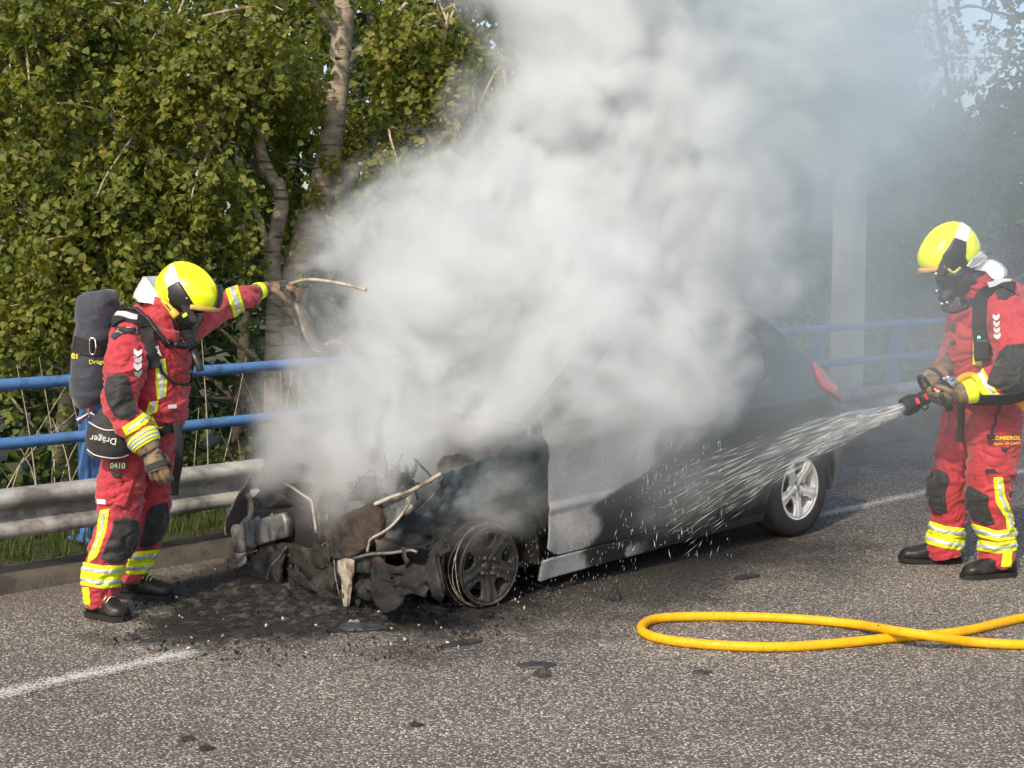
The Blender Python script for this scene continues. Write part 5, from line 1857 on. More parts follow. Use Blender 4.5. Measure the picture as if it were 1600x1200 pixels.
def ellipsoid(name, c, axes, radii, mat, parent, n=24, cutg=None):
    th = np.linspace(0, np.pi, n); ph = np.linspace(0, 2 * np.pi, 2 * n + 1)
    TH, PHI = np.meshgrid(th, ph, indexing='ij')
    s = np.stack([np.sin(TH) * np.cos(PHI) * radii[0], np.sin(TH) * np.sin(PHI) * radii[1], np.cos(TH) * radii[2]], -1).reshape(-1, 3)
    V = np.asarray(c) + s[:, :1] * axes[0] + s[:, 1:2] * axes[1] + s[:, 2:] * axes[2]
    F = grid_tris(n, 2 * n + 1)
    if cutg is not None:
        V, F, _, _ = clip_mesh(V, F, cutg(s))
    return mesh_obj(name, V, F, mat, parent)

def chevrons(F, pts, w, root, rot=0.0):
    """column of arrow-shaped reflective prints on the sleeve"""
    for px, py in pts:
        c, ex, ey, n = surf_frame(F, px, py, 0.006, rot)
        h = w * 0.55
        prof = [(-w / 2, h), (0, h * 0.35), (w / 2, h), (w / 2, -h * 0.15), (0, -h), (-w / 2, -h * 0.15)]
        mb = MB(); mb.ext(prof, c, ex, ey, n, 0.0012)
        mb.build('sleeve_chevron', M_silvertape, root, smooth=False)

def set_inverse(root):
    """keep world coordinates of every descendant of a root that stands at its base"""
    place_root(root)
    for e in [o for o in COL.objects if o.parent == root and o.type == 'EMPTY']:
        e.matrix_parent_inverse = Matrix.Translation(root.location).inverted()
# ------------------------------------------------------------------ the firefighter at the bonnet
def crew_left():
    root = tag(empty('person', P(200, 955, 7.0) * np.array([1, 1, 0])), 'firefighter in red with a navy air cylinder, one arm holding up the burnt bonnet', 'person', 'firefighters')
    F = Figure(root)
    F.loft('torso', [(220, 712, 6.99, 38, .135), (226, 690, 6.99, 44, .165), (234, 665, 6.99, 47, .175), (241, 638, 6.99, 51, .185), (242, 600, 6.99, 53, .195), (240, 562, 6.99, 55, .210), (238, 530, 6.98, 54, .220), (238, 508, 6.98, 46, .185), (246, 490, 6.98, 32, .10)])
    F.loft('collar', [(244, 516, 6.97, 34, .11), (252, 500, 6.97, 33, .105), (260, 484, 6.97, 31, .10), (266, 474, 6.97, 29, .095)])
    F.loft('leg_near', [(208, 690, 6.88, 36, .115), (196, 722, 6.87, 36, .120), (190, 762, 6.86, 37, .120), (188, 800, 6.85, 33, .110), (181, 838, 6.84, 33, .105), (169, 868, 6.84, 31, .098), (160, 895, 6.84, 29, .094), (158, 922, 6.84, 28, .092), (159, 944, 6.84, 24, .085)])
    F.loft('leg_far', [(246, 690, 7.10, 30, .115), (245, 722, 7.12, 29, .115), (241, 765, 7.14, 27, .110), (238, 800, 7.15, 25, .105), (229, 838, 7.17, 24, .098), (218, 868, 7.18, 23, .092), (210, 890, 7.19, 21, .088), (206, 905, 7.19, 19, .085)])
    F.loft('arm_near', [(208, 512, 6.85, 26, .095), (202, 535, 6.80, 31, .105), (198, 570, 6.75, 33, .105), (190, 605, 6.71, 27, .100), (189, 632, 6.69, 25, .095), (198, 655, 6.67, 25, .085), (214, 670, 6.66, 24, .078), (224, 680, 6.66, 22, .07)])
    F.loft('arm_far', [(262, 520, 7.10, 32, .10), (296, 506, 7.18, 28, .09), (328, 490, 7.32, 24, .082), (352, 477, 7.42, 22, .075), (374, 468, 7.52, 20, .068), (396, 459, 7.60, 16, .058)])
    F.finish(0.0065, 1.0, 1, M_redcloth)
    # --- reflective bands and pads
    for limb, pts in (('leg_near', [((128, 887), (160, 893), (192, 892)), ((128, 905), (160, 911), (190, 908))]), ('leg_far', [((192, 868), (214, 871), (236, 869)), ((188, 886), (210, 889), (232, 887))])):
        for q in pts:
            b = F.band('reflective_band', M_lime, q, 9.0, [limb], 0.004)
            F.band('silver_strip', M_silvertape, q, 3.6, [limb], 0.0065, parent=b)
    b = F.patch('reflective_band', M_lime, [(157, 797), (171, 795), (166, 830), (152, 870), (137, 880), (140, 866), (150, 840)], ['leg_near'], 0.004)
    F.patch('silver_strip', M_silvertape, [(161, 800), (167, 799), (160, 832), (147, 864), (142, 870), (147, 856), (156, 832)], ['leg_near'], 0.0065, parent=b)
    F.patch('reflective_band', M_lime, [(129, 918), (139, 918), (142, 947), (131, 944)], ['leg_near'], 0.004)
    F.patch('knee_pad', M_pad, [(177, 812), (196, 808), (215, 812), (219, 828), (216, 850), (205, 868), (188, 880), (172, 880), (157, 873), (166, 850), (175, 830)], ['leg_near'], 0.009)
    F.patch('knee_pad', M_pad, [(229, 800), (240, 789), (262, 784), (264, 822), (250, 845), (232, 856), (216, 853), (224, 830)], ['leg_far'], 0.009)
    F.patch('elbow_pad', M_pad, [(168, 590), (186, 583), (200, 588), (205, 610), (213, 648), (206, 656), (190, 656), (178, 650), (168, 630), (164, 610)], ['arm_near'], 0.008)
    F.patch('shoulder_pad', M_pad, [(174, 526), (186, 510), (216, 512), (213, 521), (192, 522), (178, 532)], ['arm_near', 'torso'], 0.006)
    for k in range(4):
        F.strap('shoulder_rib', [(186 - k * 1.5, 513 + k * 2.6), (200, 512.5 + k * 2.6), (213, 513 + k * 2.6)], 0.003, M_greyprint, lift=0.0068, thick=0.001, k=8)
    b = F.patch('reflective_band', M_lime, [(191, 668), (212, 655), (228, 641), (237, 648), (232, 660), (214, 672), (197, 682)], ['arm_near', 'torso'], 0.004)
    F.patch('silver_strip', M_silvertape, [(198, 671), (214, 660), (229, 648), (232, 652), (215, 666), (201, 675)], ['arm_near', 'torso'], 0.0065, parent=b)
    b = F.patch('reflective_band', M_lime, [(243, 562), (258, 560), (262, 590), (259, 620), (246, 625), (243, 600)], ['torso'], 0.004)
    F.patch('silver_strip', M_silvertape, [(247, 562), (254, 561), (257, 590), (255, 621), (249, 623), (247, 600)], ['torso'], 0.0065, parent=b)
    b = F.patch('reflective_band', M_lime, [(233, 628), (248, 626), (246, 644), (226, 652)], ['torso', 'arm_near'], 0.005)
    F.patch('silver_strip', M_silvertape, [(237, 628), (244, 627), (242, 643), (231, 647)], ['torso', 'arm_near'], 0.0075, parent=b)
    F.patch('reflective_band', M_lime, [(238, 650), (248, 668), (264, 664), (264, 669), (246, 674), (234, 656)], ['torso'], 0.005)
    b = F.band('reflective_band', M_lime, ((362, 450), (374, 490)), 10.0, ['arm_far'], 0.004)
    F.band('silver_strip', M_silvertape, ((362, 450), (374, 490)), 4.2, ['arm_far'], 0.0065, parent=b)
    # --- pockets and labels
    F.patch('trouser_pocket', M_redcloth, [(162, 716), (208, 722), (214, 738), (196, 792), (150, 786), (153, 760)], ['leg_near', 'torso'], 0.010)
    F.patch('pocket_flap', M_redcloth, [(161, 714), (218, 718), (214, 740), (168, 734)], ['leg_near', 'torso'], 0.014)
    F.patch('pocket_tab', M_pad, [(173, 736), (192, 738), (187, 747), (178, 746)], ['leg_near'], 0.015)
    F.patch('pocket_tab', M_pad, [(188, 748), (195, 754), (189, 762)], ['leg_near'], 0.013)
    lp = plate('name_patch', F, 186, 728, 0.082, 0.040, M_blackpl, lift=0.018)
    c, ex, ey, n = surf_frame(F, 186, 728, 0.0215)
    text_obj('number', '0410', c, ex, ey, 0.026, M_limeprint, lp, bold=0.012)
    wp = plate('maker_label', F, 161, 783, 0.048, 0.022, M_white, lift=0.014)
    F.patch('chest_pocket', M_redcloth, [(262, 538), (284, 532), (297, 548), (297, 582), (281, 583), (268, 560)], ['torso'], 0.014)
    F.patch('pocket_flap', M_redcloth, [(270, 536), (290, 536), (299, 552), (290, 566), (278, 556)], ['torso'], 0.020)
    F.patch('hem_pocket', M_redcloth, [(252, 640), (292, 622), (291, 655), (262, 662)], ['torso'], 0.012)
    plate('jacket_label', F, 268, 635, 0.040, 0.018, M_greyprint, lift=0.016)
    chevrons(F, [(215, 552), (215, 562.5), (214.5, 573), (215.5, 583)], 0.036, root)
    # --- harness
    F.strap('shoulder_strap', [(178, 505), (196, 498), (214, 502), (228, 516), (234, 536), (237, 556), (238, 575)], 0.062, M_strap, lift=0.010, thick=0.012)
    F.strap('strap_pad', [(186, 497), (200, 497), (212, 502)], 0.030, M_greyprint, lift=0.024, thick=0.006, k=10)
    sp = F.strap('chest_strap', [(238, 520), (252, 530), (266, 536), (280, 534)], 0.020, M_strap, lift=0.012)
    c, ex, ey, n = surf_frame(F, 248, 548, 0.03, rot=R_(-68))
    text_obj('strap_lettering', 'Dr\u00e4ger', c, ex, ey, 0.016, M_white, root, bold=0.01)
    c, ex, ey, n = surf_frame(F, 258, 533, 0.024, rot=R_(10))
    text_obj('strap_letter', 'A', c, ex, ey, 0.026, M_limeprint, root, bold=0.015)
    F.hose('breathing_tube', [(190, 490), (206, 488), (222, 497), (240, 516), (252, 532), (260, 540)], 0.011, M_rubber, lift=0.014, rib=0.14, k=90)
    F.hose('air_line', [(247, 566), (252, 580), (262, 594), (276, 601), (290, 599), (297, 585), (296, 560)], 0.0075, M_rubber, lift=0.010, free=6.82)
    F.strap('waist_belt', [(240, 672), (252, 673), (268, 668), (280, 662)], 0.040, M_strap, lift=0.012, thick=0.006)
    # long strap end hanging free from the belt
    q = crom([P(276, 660, 6.80), P(281, 690, 6.78), P(279, 725, 6.78), P(274, 752, 6.79), P(272, 774, 6.79)], 26)
    mb = MB(); mb.add(*tube(q, 0.020, 8, hint=(1, 0.5, 0), rb=0.003)); mb.build('strap_end', M_strap, root)
    q = crom([P(300, 545, 6.86), P(305, 556, 6.83), P(311, 570, 6.82), P(313, 580, 6.82)], 16)
    mb = MB(); mb.add(*tube(q, 0.018, 8, hint=(1, 0.2, 0), rb=0.010)); mb.build('alarm_unit', M_blackpl, root)
    # --- air cylinder in its navy cover
    cyl = empty('air_cylinder'); cyl.parent = root
    cov, cv, ct = soft_bag('cover', [(152, 455, 7.02, 20, .055), (153, 462, 7.02, 30, .09), (153, 478, 7.02, 33, .10), (150, 520, 7.02, 33, .10), (146, 570, 7.02, 34, .102), (143, 600, 7.02, 33, .10), (144, 622, 7.02, 30, .09), (148, 634, 7.02, 20, .06)], M_navy, cyl, 4)
    cbv = BVHTree.FromPolygons([tuple(v) for v in cv], [tuple(int(x) for x in t) for t in ct])
    class Q: pass
    Cf = Q(); Cf.root = root; Cf.V, Cf.T = cv, ct; Cf.N = vnormals(cv, ct); Cf.bvh = cbv
    Cf.hit = lambda a, b: Figure.hit(Cf, a, b)
    Figure.strap(Cf, 'cylinder_strap', [(117, 537), (124, 540), (140, 543), (156, 543), (172, 540), (180, 538)], 0.075, M_strap, parent=cyl, lift=0.004, thick=0.006)
    mb = MB(); mb.tube(crom([P(141, 529, 6.89), P(148, 530, 6.89), P(150, 544, 6.88), P(147, 553, 6.89), P(141, 552, 6.89), P(140, 540, 6.89)], 40, closed=True), 0.004, 6); mb.build('buckle', M_chrome, cyl)
    c, ex, ey, n = surf_frame(Cf, 150, 566, 0.006)
    text_obj('lettering', 'Dr\u00e4ger', c + ex * 0.012, ex, ey, 0.028, M_yelprint, cyl, bold=0.012)
    c, ex, ey, n = surf_frame(Cf, 119, 556, 0.005, right=(0.3, -1, 0))
    text_obj('lettering', 'er', c, ex, ey, 0.028, M_yelprint, cyl, bold=0.012)
    mb = MB()
    v0 = P(140, 642, 7.0)
    mb.lathe([(0.0, 0.035), (0.020, 0.034), (0.022, 0.0), (0.016, -0.01), (0.016, -0.03), (0.0, -0.032)], v0, UP, n=16)
    mb.lathe([(0.0, 0.0), (0.013, 0.0), (0.013, 0.05), (0.019, 0.052), (0.019, 0.07), (0.0, 0.072)], v0 - UP * 0.01, norm(np.array([-0.7, -0.4, -0.5])), n=14)
    mb.lathe([(0.0, 0.0), (0.012, 0.0), (0.012, 0.04), (0.0, 0.042)], v0 - UP * 0.01, norm(np.array([0.8, -0.4, -0.2])), n=12)
    mb.build('valve', M_chrome, cyl, sharp=40)
    mb = MB(); mb.tube(crom([P(188, 488, 6.97), P(184, 515, 6.92), P(177, 560, 6.89), P(172, 610, 6.88), P(168, 642, 6.86)], 30), 0.03, 10, rb=0.02); mb.build('back_frame', M_blackpl, root)
    # --- black pouch at the hip
    pch = empty('hip_pouch'); pch.parent = root
    pb, pv, pt = soft_bag('bag', [(171, 634, 6.74, 10, .04), (170, 644, 6.73, 15, .05), (171, 660, 6.71, 31, .075), (170, 685, 6.70, 36, .075), (172, 704, 6.70, 35, .07), (173, 714, 6.70, 28, .05)], M_pad, pch, 14, 0.004)
    Pf = Q(); Pf.root = root; Pf.V, Pf.T = pv, pt; Pf.N = vnormals(pv, pt)
    Pf.bvh = BVHTree.FromPolygons([tuple(v) for v in pv], [tuple(int(x) for x in t) for t in pt]); Pf.hit = lambda a, b: Figure.hit(Pf, a, b)
    c, ex, ey, n = surf_frame(Pf, 163, 685, 0.012, rot=math.pi + R_(-8))
    c = c - np.array([0, 0.01, 0])
    text_obj('lettering', 'Dr\u00e4ger', c, ex, ey, 0.040, M_greyprint, pch, bold=0.01)
    Figure.hose(Pf, 'zip', [(140, 660), (152, 667), (166, 672), (180, 672)], 0.0035, M_greyprint, lift=0.0)
    Figure.hose(Pf, 'piping', [(137, 702), (148, 710), (165, 714), (186, 716), (200, 710)], 0.003, M_greyprint, lift=0.0)
    # --- gloves
    W = P(222, 690, 6.63)
    gz = np.array([list(P(214, 674, 6.66)) + [.065], list(P(222, 683, 6.645)) + [.070], list(P(229, 694, 6.635)) + [.062], list(P(236, 706, 6.63)) + [.05]])
    gc = crom(gz, 20)
    mb = MB(); mb.add(*tube(gc[:, :3], gc[:, 3], 28, hint=(0, 1, 0), rb=gc[:, 3] * 1.05)); cuff = mb.build('glove_cuff', M_glove, root)
    gc2 = gc[6:15]
    mb = MB(); mb.add(*tube(gc2[:, :3], gc2[:, 3] + 0.004, 28, hint=(0, 1, 0), rb=gc2[:, 3] * 1.05 + 0.004)); mb.build('cuff_band', M_lime, cuff)
    for k in (8, 10, 12):
        q = gc[k]; tn = norm(gc[k + 1, :3] - gc[k - 1, :3])
        mb = MB(); mb.lathe([(q[3] * 1.02 + 0.006, -0.004), (q[3] * 1.02 + 0.008, 0.0), (q[3] * 1.02 + 0.006, 0.004)], q[:3], tn, n=28); mb.build('cuff_stripe', M_silvertape, cuff)
    hand('glove', P(234, 702, 6.62), P(251, 748, 6.60) - P(234, 702, 6.62), (0.10, -1, 0.1), (1, 0.3, 0.1), M_glove, root, scale=1.16, curl=(24, 30, 24), spread=3, thumb_out=0.35, thumb_under=0.7, thumb_curl=30)
    gz = np.array([list(P(386, 462, 7.56)) + [.046], list(P(398, 457, 7.61)) + [.044], list(P(410, 453, 7.66)) + [.040], list(P(420, 450, 7.69)) + [.036]])
    gc = crom(gz, 20)
    mb = MB(); mb.add(*tube(gc[:, :3], gc[:, 3], 24, hint=(0, 1, 0))); cuff = mb.build('glove_cuff', M_glove, root)
    gc2 = gc[8:13]
    mb = MB(); mb.add(*tube(gc2[:, :3], gc2[:, 3] + 0.003, 24, hint=(0, 1, 0))); mb.build('cuff_band', M_lime, cuff)
    hand('glove', P(418, 449, 7.70), (1, 0.05, 0.10), (-0.05, -0.25, 1), (0.1, -1, -0.3), M_glove, root, scale=1.22, curl=(28, 42, 38), spread=4, thumb_curl=40, rough=4)
    # --- boots
    boot('boot', P(138, 966, 6.86), P(199, 980, 6.74), 0.0, root, P(158, 938, 6.84), seed=2)
    boot('boot', P(186, 938, 7.22), P(271, 938, 7.18), 0.0, root, P(206, 898, 7.19), seed=9)
    # --- head, mask, helmet
    hd = empty('head'); hd.parent = root
    fw = norm(np.array([0.80, -0.22, -0.56])); up_ = norm(np.array([0.50, 0.0, 0.86])); up_ = norm(up_ - fw * (up_ @ fw)); la = np.cross(up_, fw)
    hc = P(281, 476, 6.98)
    ellipsoid('hood', hc, (fw, la, up_), (0.105, 0.090, 0.120), M_rubber, hd)
    ellipsoid('face', hc + fw * 0.012 - up_ * 0.015, (fw, la, up_), (0.098, 0.078, 0.10), M_skin, hd)
    mk = empty('breathing_mask'); mk.parent = root
    ellipsoid('visor', hc + fw * 0.030 - up_ * 0.03, (fw, la, up_), (0.108, 0.088, 0.105), M_lens, mk)
    ellipsoid('face_seal', hc + fw * 0.010 - up_ * 0.055, (fw, la, up_), (0.108, 0.092, 0.085), M_rubber, mk)
    mb = MB()
    mc = hc + fw * 0.105 - up_ * 0.085
    mb.lathe([(0.0, 0.07), (0.030, 0.068), (0.036, 0.05), (0.040, 0.02), (0.048, 0.0), (0.052, -0.03), (0.045, -0.06)], mc, norm(fw - up_ * 0.55), n=22)
    mb.build('regulator', M_blackpl, mk, sharp=40)
    mb = MB(); mb.tube(crom([mc - up_ * 0.04 + fw * 0.01, P(300, 532, 6.88), P(290, 540, 6.82), P(272, 538, 6.78)], 20), 0.016, 10); mb.build('supply_hose', M_rubber, mk)
    ac = P(293, 457, 6.98)
    hel, (hf, hu, hl) = helmet(root, ac, (0.95, -0.20, -0.24), (0.24, 0, 0.97), (0.160, 0.128, 0.122),
        [('white_stripe', [(256, 432), (266, 414), (272, 414), (280, 440), (262, 449)], M_white, 0.003),
         ('side_panel', [(262, 449), (280, 439), (291, 456), (302, 474), (299, 486), (288, 498), (266, 480), (263, 462)], M_blackpl, 0.008)],
        ([-1, -0.75, -0.35, 0.0, 0.3, 0.55, 0.8, 1.0], [0.0, -0.045, -0.075, -0.085, -0.072, -0.058, -0.045, -0.035]))
    px_plate('visor_housing', [(276, 466, 6.86), (286, 464, 6.855), (296, 478, 6.855), (308, 496, 6.86), (310, 504, 6.86), (300, 506, 6.86), (288, 492, 6.855)], M_blackpl, hel, 0.03, bev=0.006)
    px_plate('visor_latch', [(272, 461, 6.855), (285, 457, 6.85), (289, 464, 6.85), (276, 469, 6.855)], M_pad, hel, 0.02, bev=0.003)
    mb = MB(); mb.lathe([(0.0, 0.006), (0.006, 0.004), (0.006, -0.004)], P(292, 466, 6.85), np.array([0, -1.0, 0]), n=12); mb.build('visor_screw', M_chrome, hel)
    px_plate('yellow_tab', [(284, 492, 6.845), (291, 488, 6.845), (293, 493, 6.845), (286, 497, 6.845)], M_lime, hel, 0.015, bev=0.002)
    tor = empty('helmet_torch'); tor.parent = root
    t0, t1 = P(256, 470, 6.85), P(275, 493, 6.84)
    ta = norm(t1 - t0)
    mb = MB(); mb.lathe([(0.0, -0.012), (0.012, -0.010), (0.015, 0.0), (0.014, 0.055), (0.018, 0.062), (0.021, 0.09), (0.018, 0.096), (0.0, 0.096)], t0, ta, n=18); mb.build('torch_body', M_brass, tor, sharp=40)
    mb = MB(); mb.box(t0 + ta * 0.045 + np.array([0, -0.0145, 0]), (ta, np.array([0, 1.0, 0]), np.cross(ta, [0, 1.0, 0])), (0.026, 0.003, 0.0035), bev=0.001); mb.build('torch_slot', M_blackpl, tor, smooth=False)
    # brow trim and raised visor edge
    pts = [ac + hf * 0.166 * math.cos(q) + hl * 0.124 * math.sin(q) - hu * (0.040 + 0.012 * abs(math.sin(q))) for q in np.linspace(-1.1, 1.1, 24)]
    mb = MB(); mb.add(*tube(np.array(pts), 0.012, 8, hint=hu, rb=0.006)); mb.build('brow_trim', simple('amber_brow_trim', (0.55, 0.38, 0.10), 0.4), hel)
    pts = [ac + hf * (0.157 * math.cos(q) + 0.008) + hu * 0.140 * math.sin(q) for q in np.linspace(-0.28, 0.55, 16)]
    mb = MB(); mb.add(*tube(np.array(pts), 0.030, 8, hint=hl, rb=0.010)); mb.build('front_rubber', M_blackpl, hel)
    # silver neck cloth
    pf = [(228, 433), (214, 458), (212, 466), (217, 472), (234, 474), (248, 478), (258, 481), (250, 466), (240, 450)]
    A = []
    for i, (a, b) in enumerate(pf): A.append(P(a, b, 6.92 if i in (0, 8, 7) else 6.88))
    far_ = [q + np.array([0.02, 0.26, 0.0]) for q in A]
    nseg = 9
    V, Fq = [], []
    for j in range(nseg):
        w = j / (nseg - 1)
        for i in range(len(pf)):
            bulge = -0.05 * math.sin(math.pi * w)
            V.append(A[i] * (1 - w) + far_[i] * w + np.array([bulge, 0, 0]))
    k = len(pf)
    for j in range(nseg - 1):
        for i in range(k): Fq.append((j * k + i, j * k + (i + 1) % k, (j + 1) * k + (i + 1) % k, (j + 1) * k + i))
    Fq.append(list(range(k))); Fq.append([(nseg - 1) * k + i for i in range(k)][::-1])
    mesh_obj('neck_cloth', V, Fq, M_flap, root).data.set_sharp_from_angle(angle=R_(45))
    set_inverse(root)
    return F

# ------------------------------------------------------------------ the firefighter with the hose
def crew_right():
    root = tag(empty('person', P(1500, 890, 7.85) * np.array([1, 1, 0])), 'firefighter in red suit aiming a black hose nozzle with both gloved hands', 'person', 'firefighters')
    F = Figure(root)
    F.loft('torso', [(1548, 672, 7.86, 46, .13), (1543, 650, 7.86, 58, .16), (1541, 622, 7.86, 60, .17), (1541, 590, 7.86, 60, .175), (1541, 555, 7.86, 62, .19), (1545, 515, 7.86, 66, .21), (1549, 488, 7.86, 62, .215), (1548, 466, 7.86, 50, .17), (1540, 450, 7.86, 32, .10)])
    F.loft('collar', [(1546, 470, 7.86, 38, .11), (1537, 455, 7.86, 33, .105), (1527, 441, 7.86, 29, .10), (1522, 434, 7.86, 26, .09)])
    F.loft('leg_near', [(1556, 648, 7.72, 42, .115), (1553, 690, 7.72, 41, .12), (1550, 730, 7.72, 38, .12), (1545, 768, 7.71, 36, .112), (1548, 800, 7.71, 32, .105), (1557, 828, 7.71, 28, .098), (1558, 855, 7.71, 28, .095), (1557, 882, 7.71, 26, .09)])
    F.loft('leg_far', [(1512, 648, 7.98, 36, .115), (1500, 690, 7.99, 33, .12), (1490, 730, 7.99, 30, .118), (1481, 768, 8.0, 31, .110), (1483, 800, 8.0, 27, .10), (1480, 830, 8.0, 28, .095), (1475, 855, 8.0, 28, .092), (1478, 870, 8.0, 25, .088)])
    F.loft('arm_near', [(1568, 482, 7.70, 34, .10), (1582, 510, 7.64, 38, .11), (1592, 545, 7.58, 38, .11), (1592, 578, 7.52, 36, .105), (1572, 596, 7.48, 31, .092), (1548, 602, 7.47, 27, .080), (1528, 610, 7.47, 22, .070)])
    F.loft('arm_far', [(1520, 490, 8.04, 32, .10), (1503, 525, 8.10, 28, .10), (1494, 555, 8.06, 24, .09), (1484, 572, 7.95, 20, .075), (1478, 580, 7.88, 18, .065)])
    F.finish(0.0065, 1.0, 5, M_redcloth)
    for limb, pts in (('leg_near', [((1530, 830), (1558, 838), (1588, 834)), ((1530, 852), (1558, 857), (1588, 852))]), ('leg_far', [((1450, 822), (1478, 831), (1510, 834)), ((1446, 840), (1474, 848), (1504, 852))])):
        for q in pts:
            b = F.band('reflective_band', M_lime, q, 8.5, [limb], 0.004)
            F.band('silver_strip', M_silvertape, q, 3.6, [limb], 0.0065, parent=b)
    b = F.patch('reflective_band', M_lime, [(1552, 746), (1567, 746), (1571, 775), (1586, 815), (1585, 832), (1574, 832), (1572, 812), (1556, 785)], ['leg_near'], 0.004)
    F.patch('silver_strip', M_silvertape, [(1557, 750), (1563, 750), (1567, 776), (1581, 812), (1581, 826), (1577, 826), (1575, 808), (1561, 780)], ['leg_near'], 0.0065, parent=b)
    b = F.patch('reflective_band', M_lime, [(1568, 860), (1582, 858), (1580, 886), (1564, 886)], ['leg_near'], 0.004)
    F.patch('knee_pad', M_pad, [(1508, 772), (1514, 758), (1545, 775), (1544, 790), (1552, 812), (1556, 818), (1542, 822), (1522, 812), (1510, 792)], ['leg_near'], 0.009)
    F.patch('knee_pad', M_pad, [(1447, 755), (1452, 740), (1464, 732), (1480, 740), (1484, 750), (1477, 770), (1480, 800), (1472, 803), (1456, 798), (1448, 780)], ['leg_far'], 0.009)
    F.patch('elbow_pad', M_pad, [(1540, 602), (1548, 580), (1562, 550), (1572, 540), (1612, 534), (1640, 580), (1620, 620), (1570, 614), (1556, 604)], ['arm_near'], 0.008)
    F.patch('shoulder_pad', M_pad, [(1555, 453), (1578, 452), (1598, 466), (1608, 486), (1590, 472), (1558, 467)], ['arm_near', 'torso'], 0.006)
    b = F.band('reflective_band', M_lime, ((1526, 580), (1536, 600), (1552, 622)), 11, ['arm_near'], 0.004)
    F.band('silver_strip', M_silvertape, ((1530, 580), (1540, 600), (1556, 622)), 4.5, ['arm_near'], 0.0065, parent=b)
    b = F.patch('reflective_band', M_lime, [(1520, 500), (1525, 500), (1526, 560), (1534, 562), (1534, 572), (1520, 570)], ['torso'], 0.004)
    F.patch('trouser_pocket', M_redcloth, [(1538, 676), (1594, 672), (1592, 742), (1540, 742)], ['leg_near', 'torso'], 0.010)
    F.patch('pocket_flap', M_redcloth, [(1540, 672), (1594, 668), (1592, 698), (1541, 697)], ['leg_near', 'torso'], 0.014)
    F.patch('pocket_tab', M_pad, [(1562, 698), (1576, 698), (1572, 706), (1565, 706)], ['leg_near'], 0.015)
    plate('maker_label', F, 1547, 736, 0.062, 0.022, M_blackpl, lift=0.014)
    c, ex, ey, n = surf_frame(F, 1570, 684, 0.020)
    text_obj('lettering', 'BOMBEROS', c, ex, ey, 0.021, M_yelprint, root, bold=0.012)
    c, ex, ey, n = surf_frame(F, 1570, 691.5, 0.020)
    text_obj('lettering', 'Ayto. de Le\u00f3n', c, ex, ey, 0.024, M_yelprint, root, bold=0.012)
    F.patch('chest_pocket', M_redcloth, [(1482, 492), (1502, 480), (1520, 484), (1520, 560), (1488, 566)], ['torso'], 0.012)
    F.patch('pocket_tab', M_pad, [(1488, 508), (1496, 506), (1496, 518), (1488, 520)], ['torso'], 0.015)
    F.patch('pocket_tab', M_pad, [(1487, 534), (1496, 530), (1495, 540), (1488, 542)], ['torso'], 0.015)
    chevrons(F, [(1557, 496), (1557.5, 506), (1558, 516), (1559, 526)], 0.033, root)
    F.strap('shoulder_strap', [(1584, 452), (1560, 446), (1542, 456), (1532, 476), (1531, 510), (1533, 545), (1534, 562)], 0.072, M_strap, lift=0.010, thick=0.012)
    F.strap('strap_pad', [(1542, 448), (1560, 444), (1580, 446)], 0.030, M_greyprint, lift=0.024, thick=0.006, k=10)
    F.strap('chest_strap', [(1500, 468), (1512, 472), (1530, 478)], 0.040, M_strap, lift=0.012)
    unit = plate('alarm_unit', F, 1533, 545, 0.075, 0.11, M_blackpl, lift=0.035, thick=0.04, bev=0.01)
    c, ex, ey, n = surf_frame(F, 1527, 528, 0.058)
    mb = MB(); mb.lathe([(0.0, 0.006), (0.006, 0.003), (0.008, 0.0)], c + ey * 0.02, n, n=10); mb.build('status_light', M_green, unit)
    F.strap('waist_belt', [(1500, 622), (1540, 622), (1575, 620), (1598, 614), (1610, 606)], 0.070, M_strap, lift=0.012, thick=0.010)
    q = crom([P(1502, 632, 7.62), P(1502, 655, 7.62), P(1500, 675, 7.63), P(1500, 690, 7.63)], 20)
    mb = MB(); mb.add(*tube(q, 0.022, 8, hint=(1, 0.2, 0), rb=0.004)); mb.build('strap_end', M_strap, root)
    F.hose('lanyard', [(1562, 624), (1557, 645), (1552, 665), (1549, 680)], 0.005, M_strap, lift=0.012)
    mb = MB(); mb.box(P(1548, 682, 7.56), ((1, 0, 0), (0, 1, 0), UP), (0.02, 0.01, 0.013), bev=0.004); mb.build('lanyard_clip', M_blackpl, root, smooth=False)
    mb = MB(); mb.box(P(1600, 580, 7.42), ((1, 0, 0), (0, 1, 0), UP), (0.02, 0.01, 0.02), bev=0.006); mb.build('orange_tag', M_orange, root, smooth=False)
    # cylinder on his back, outside the picture's edge
    cyl = empty('air_cylinder'); cyl.parent = root
    soft_bag('cover', [(1628, 440, 7.95, 18, .055), (1630, 448, 7.95, 27, .09), (1632, 500, 7.95, 29, .10), (1630, 580, 7.95, 29, .10), (1626, 606, 7.95, 27, .09), (1624, 616, 7.95, 18, .05)], M_navy, cyl, 44)
    mb = MB(); mb.lathe([(0.0, 0.035), (0.02, 0.034), (0.022, 0.0), (0.016, -0.03), (0.0, -0.032)], P(1624, 622, 7.95), UP, n=14); mb.build('valve', M_chrome, cyl)
    # --- nozzle
    noz = tag(empty('hose_nozzle', P(1450, 615, 7.60)), 'black hose nozzle with red marks held by the right-hand firefighter', 'nozzle')
    a0, a1 = P(1412, 637, 7.55), P(1502, 594, 7.66)
    na = norm(a1 - a0)
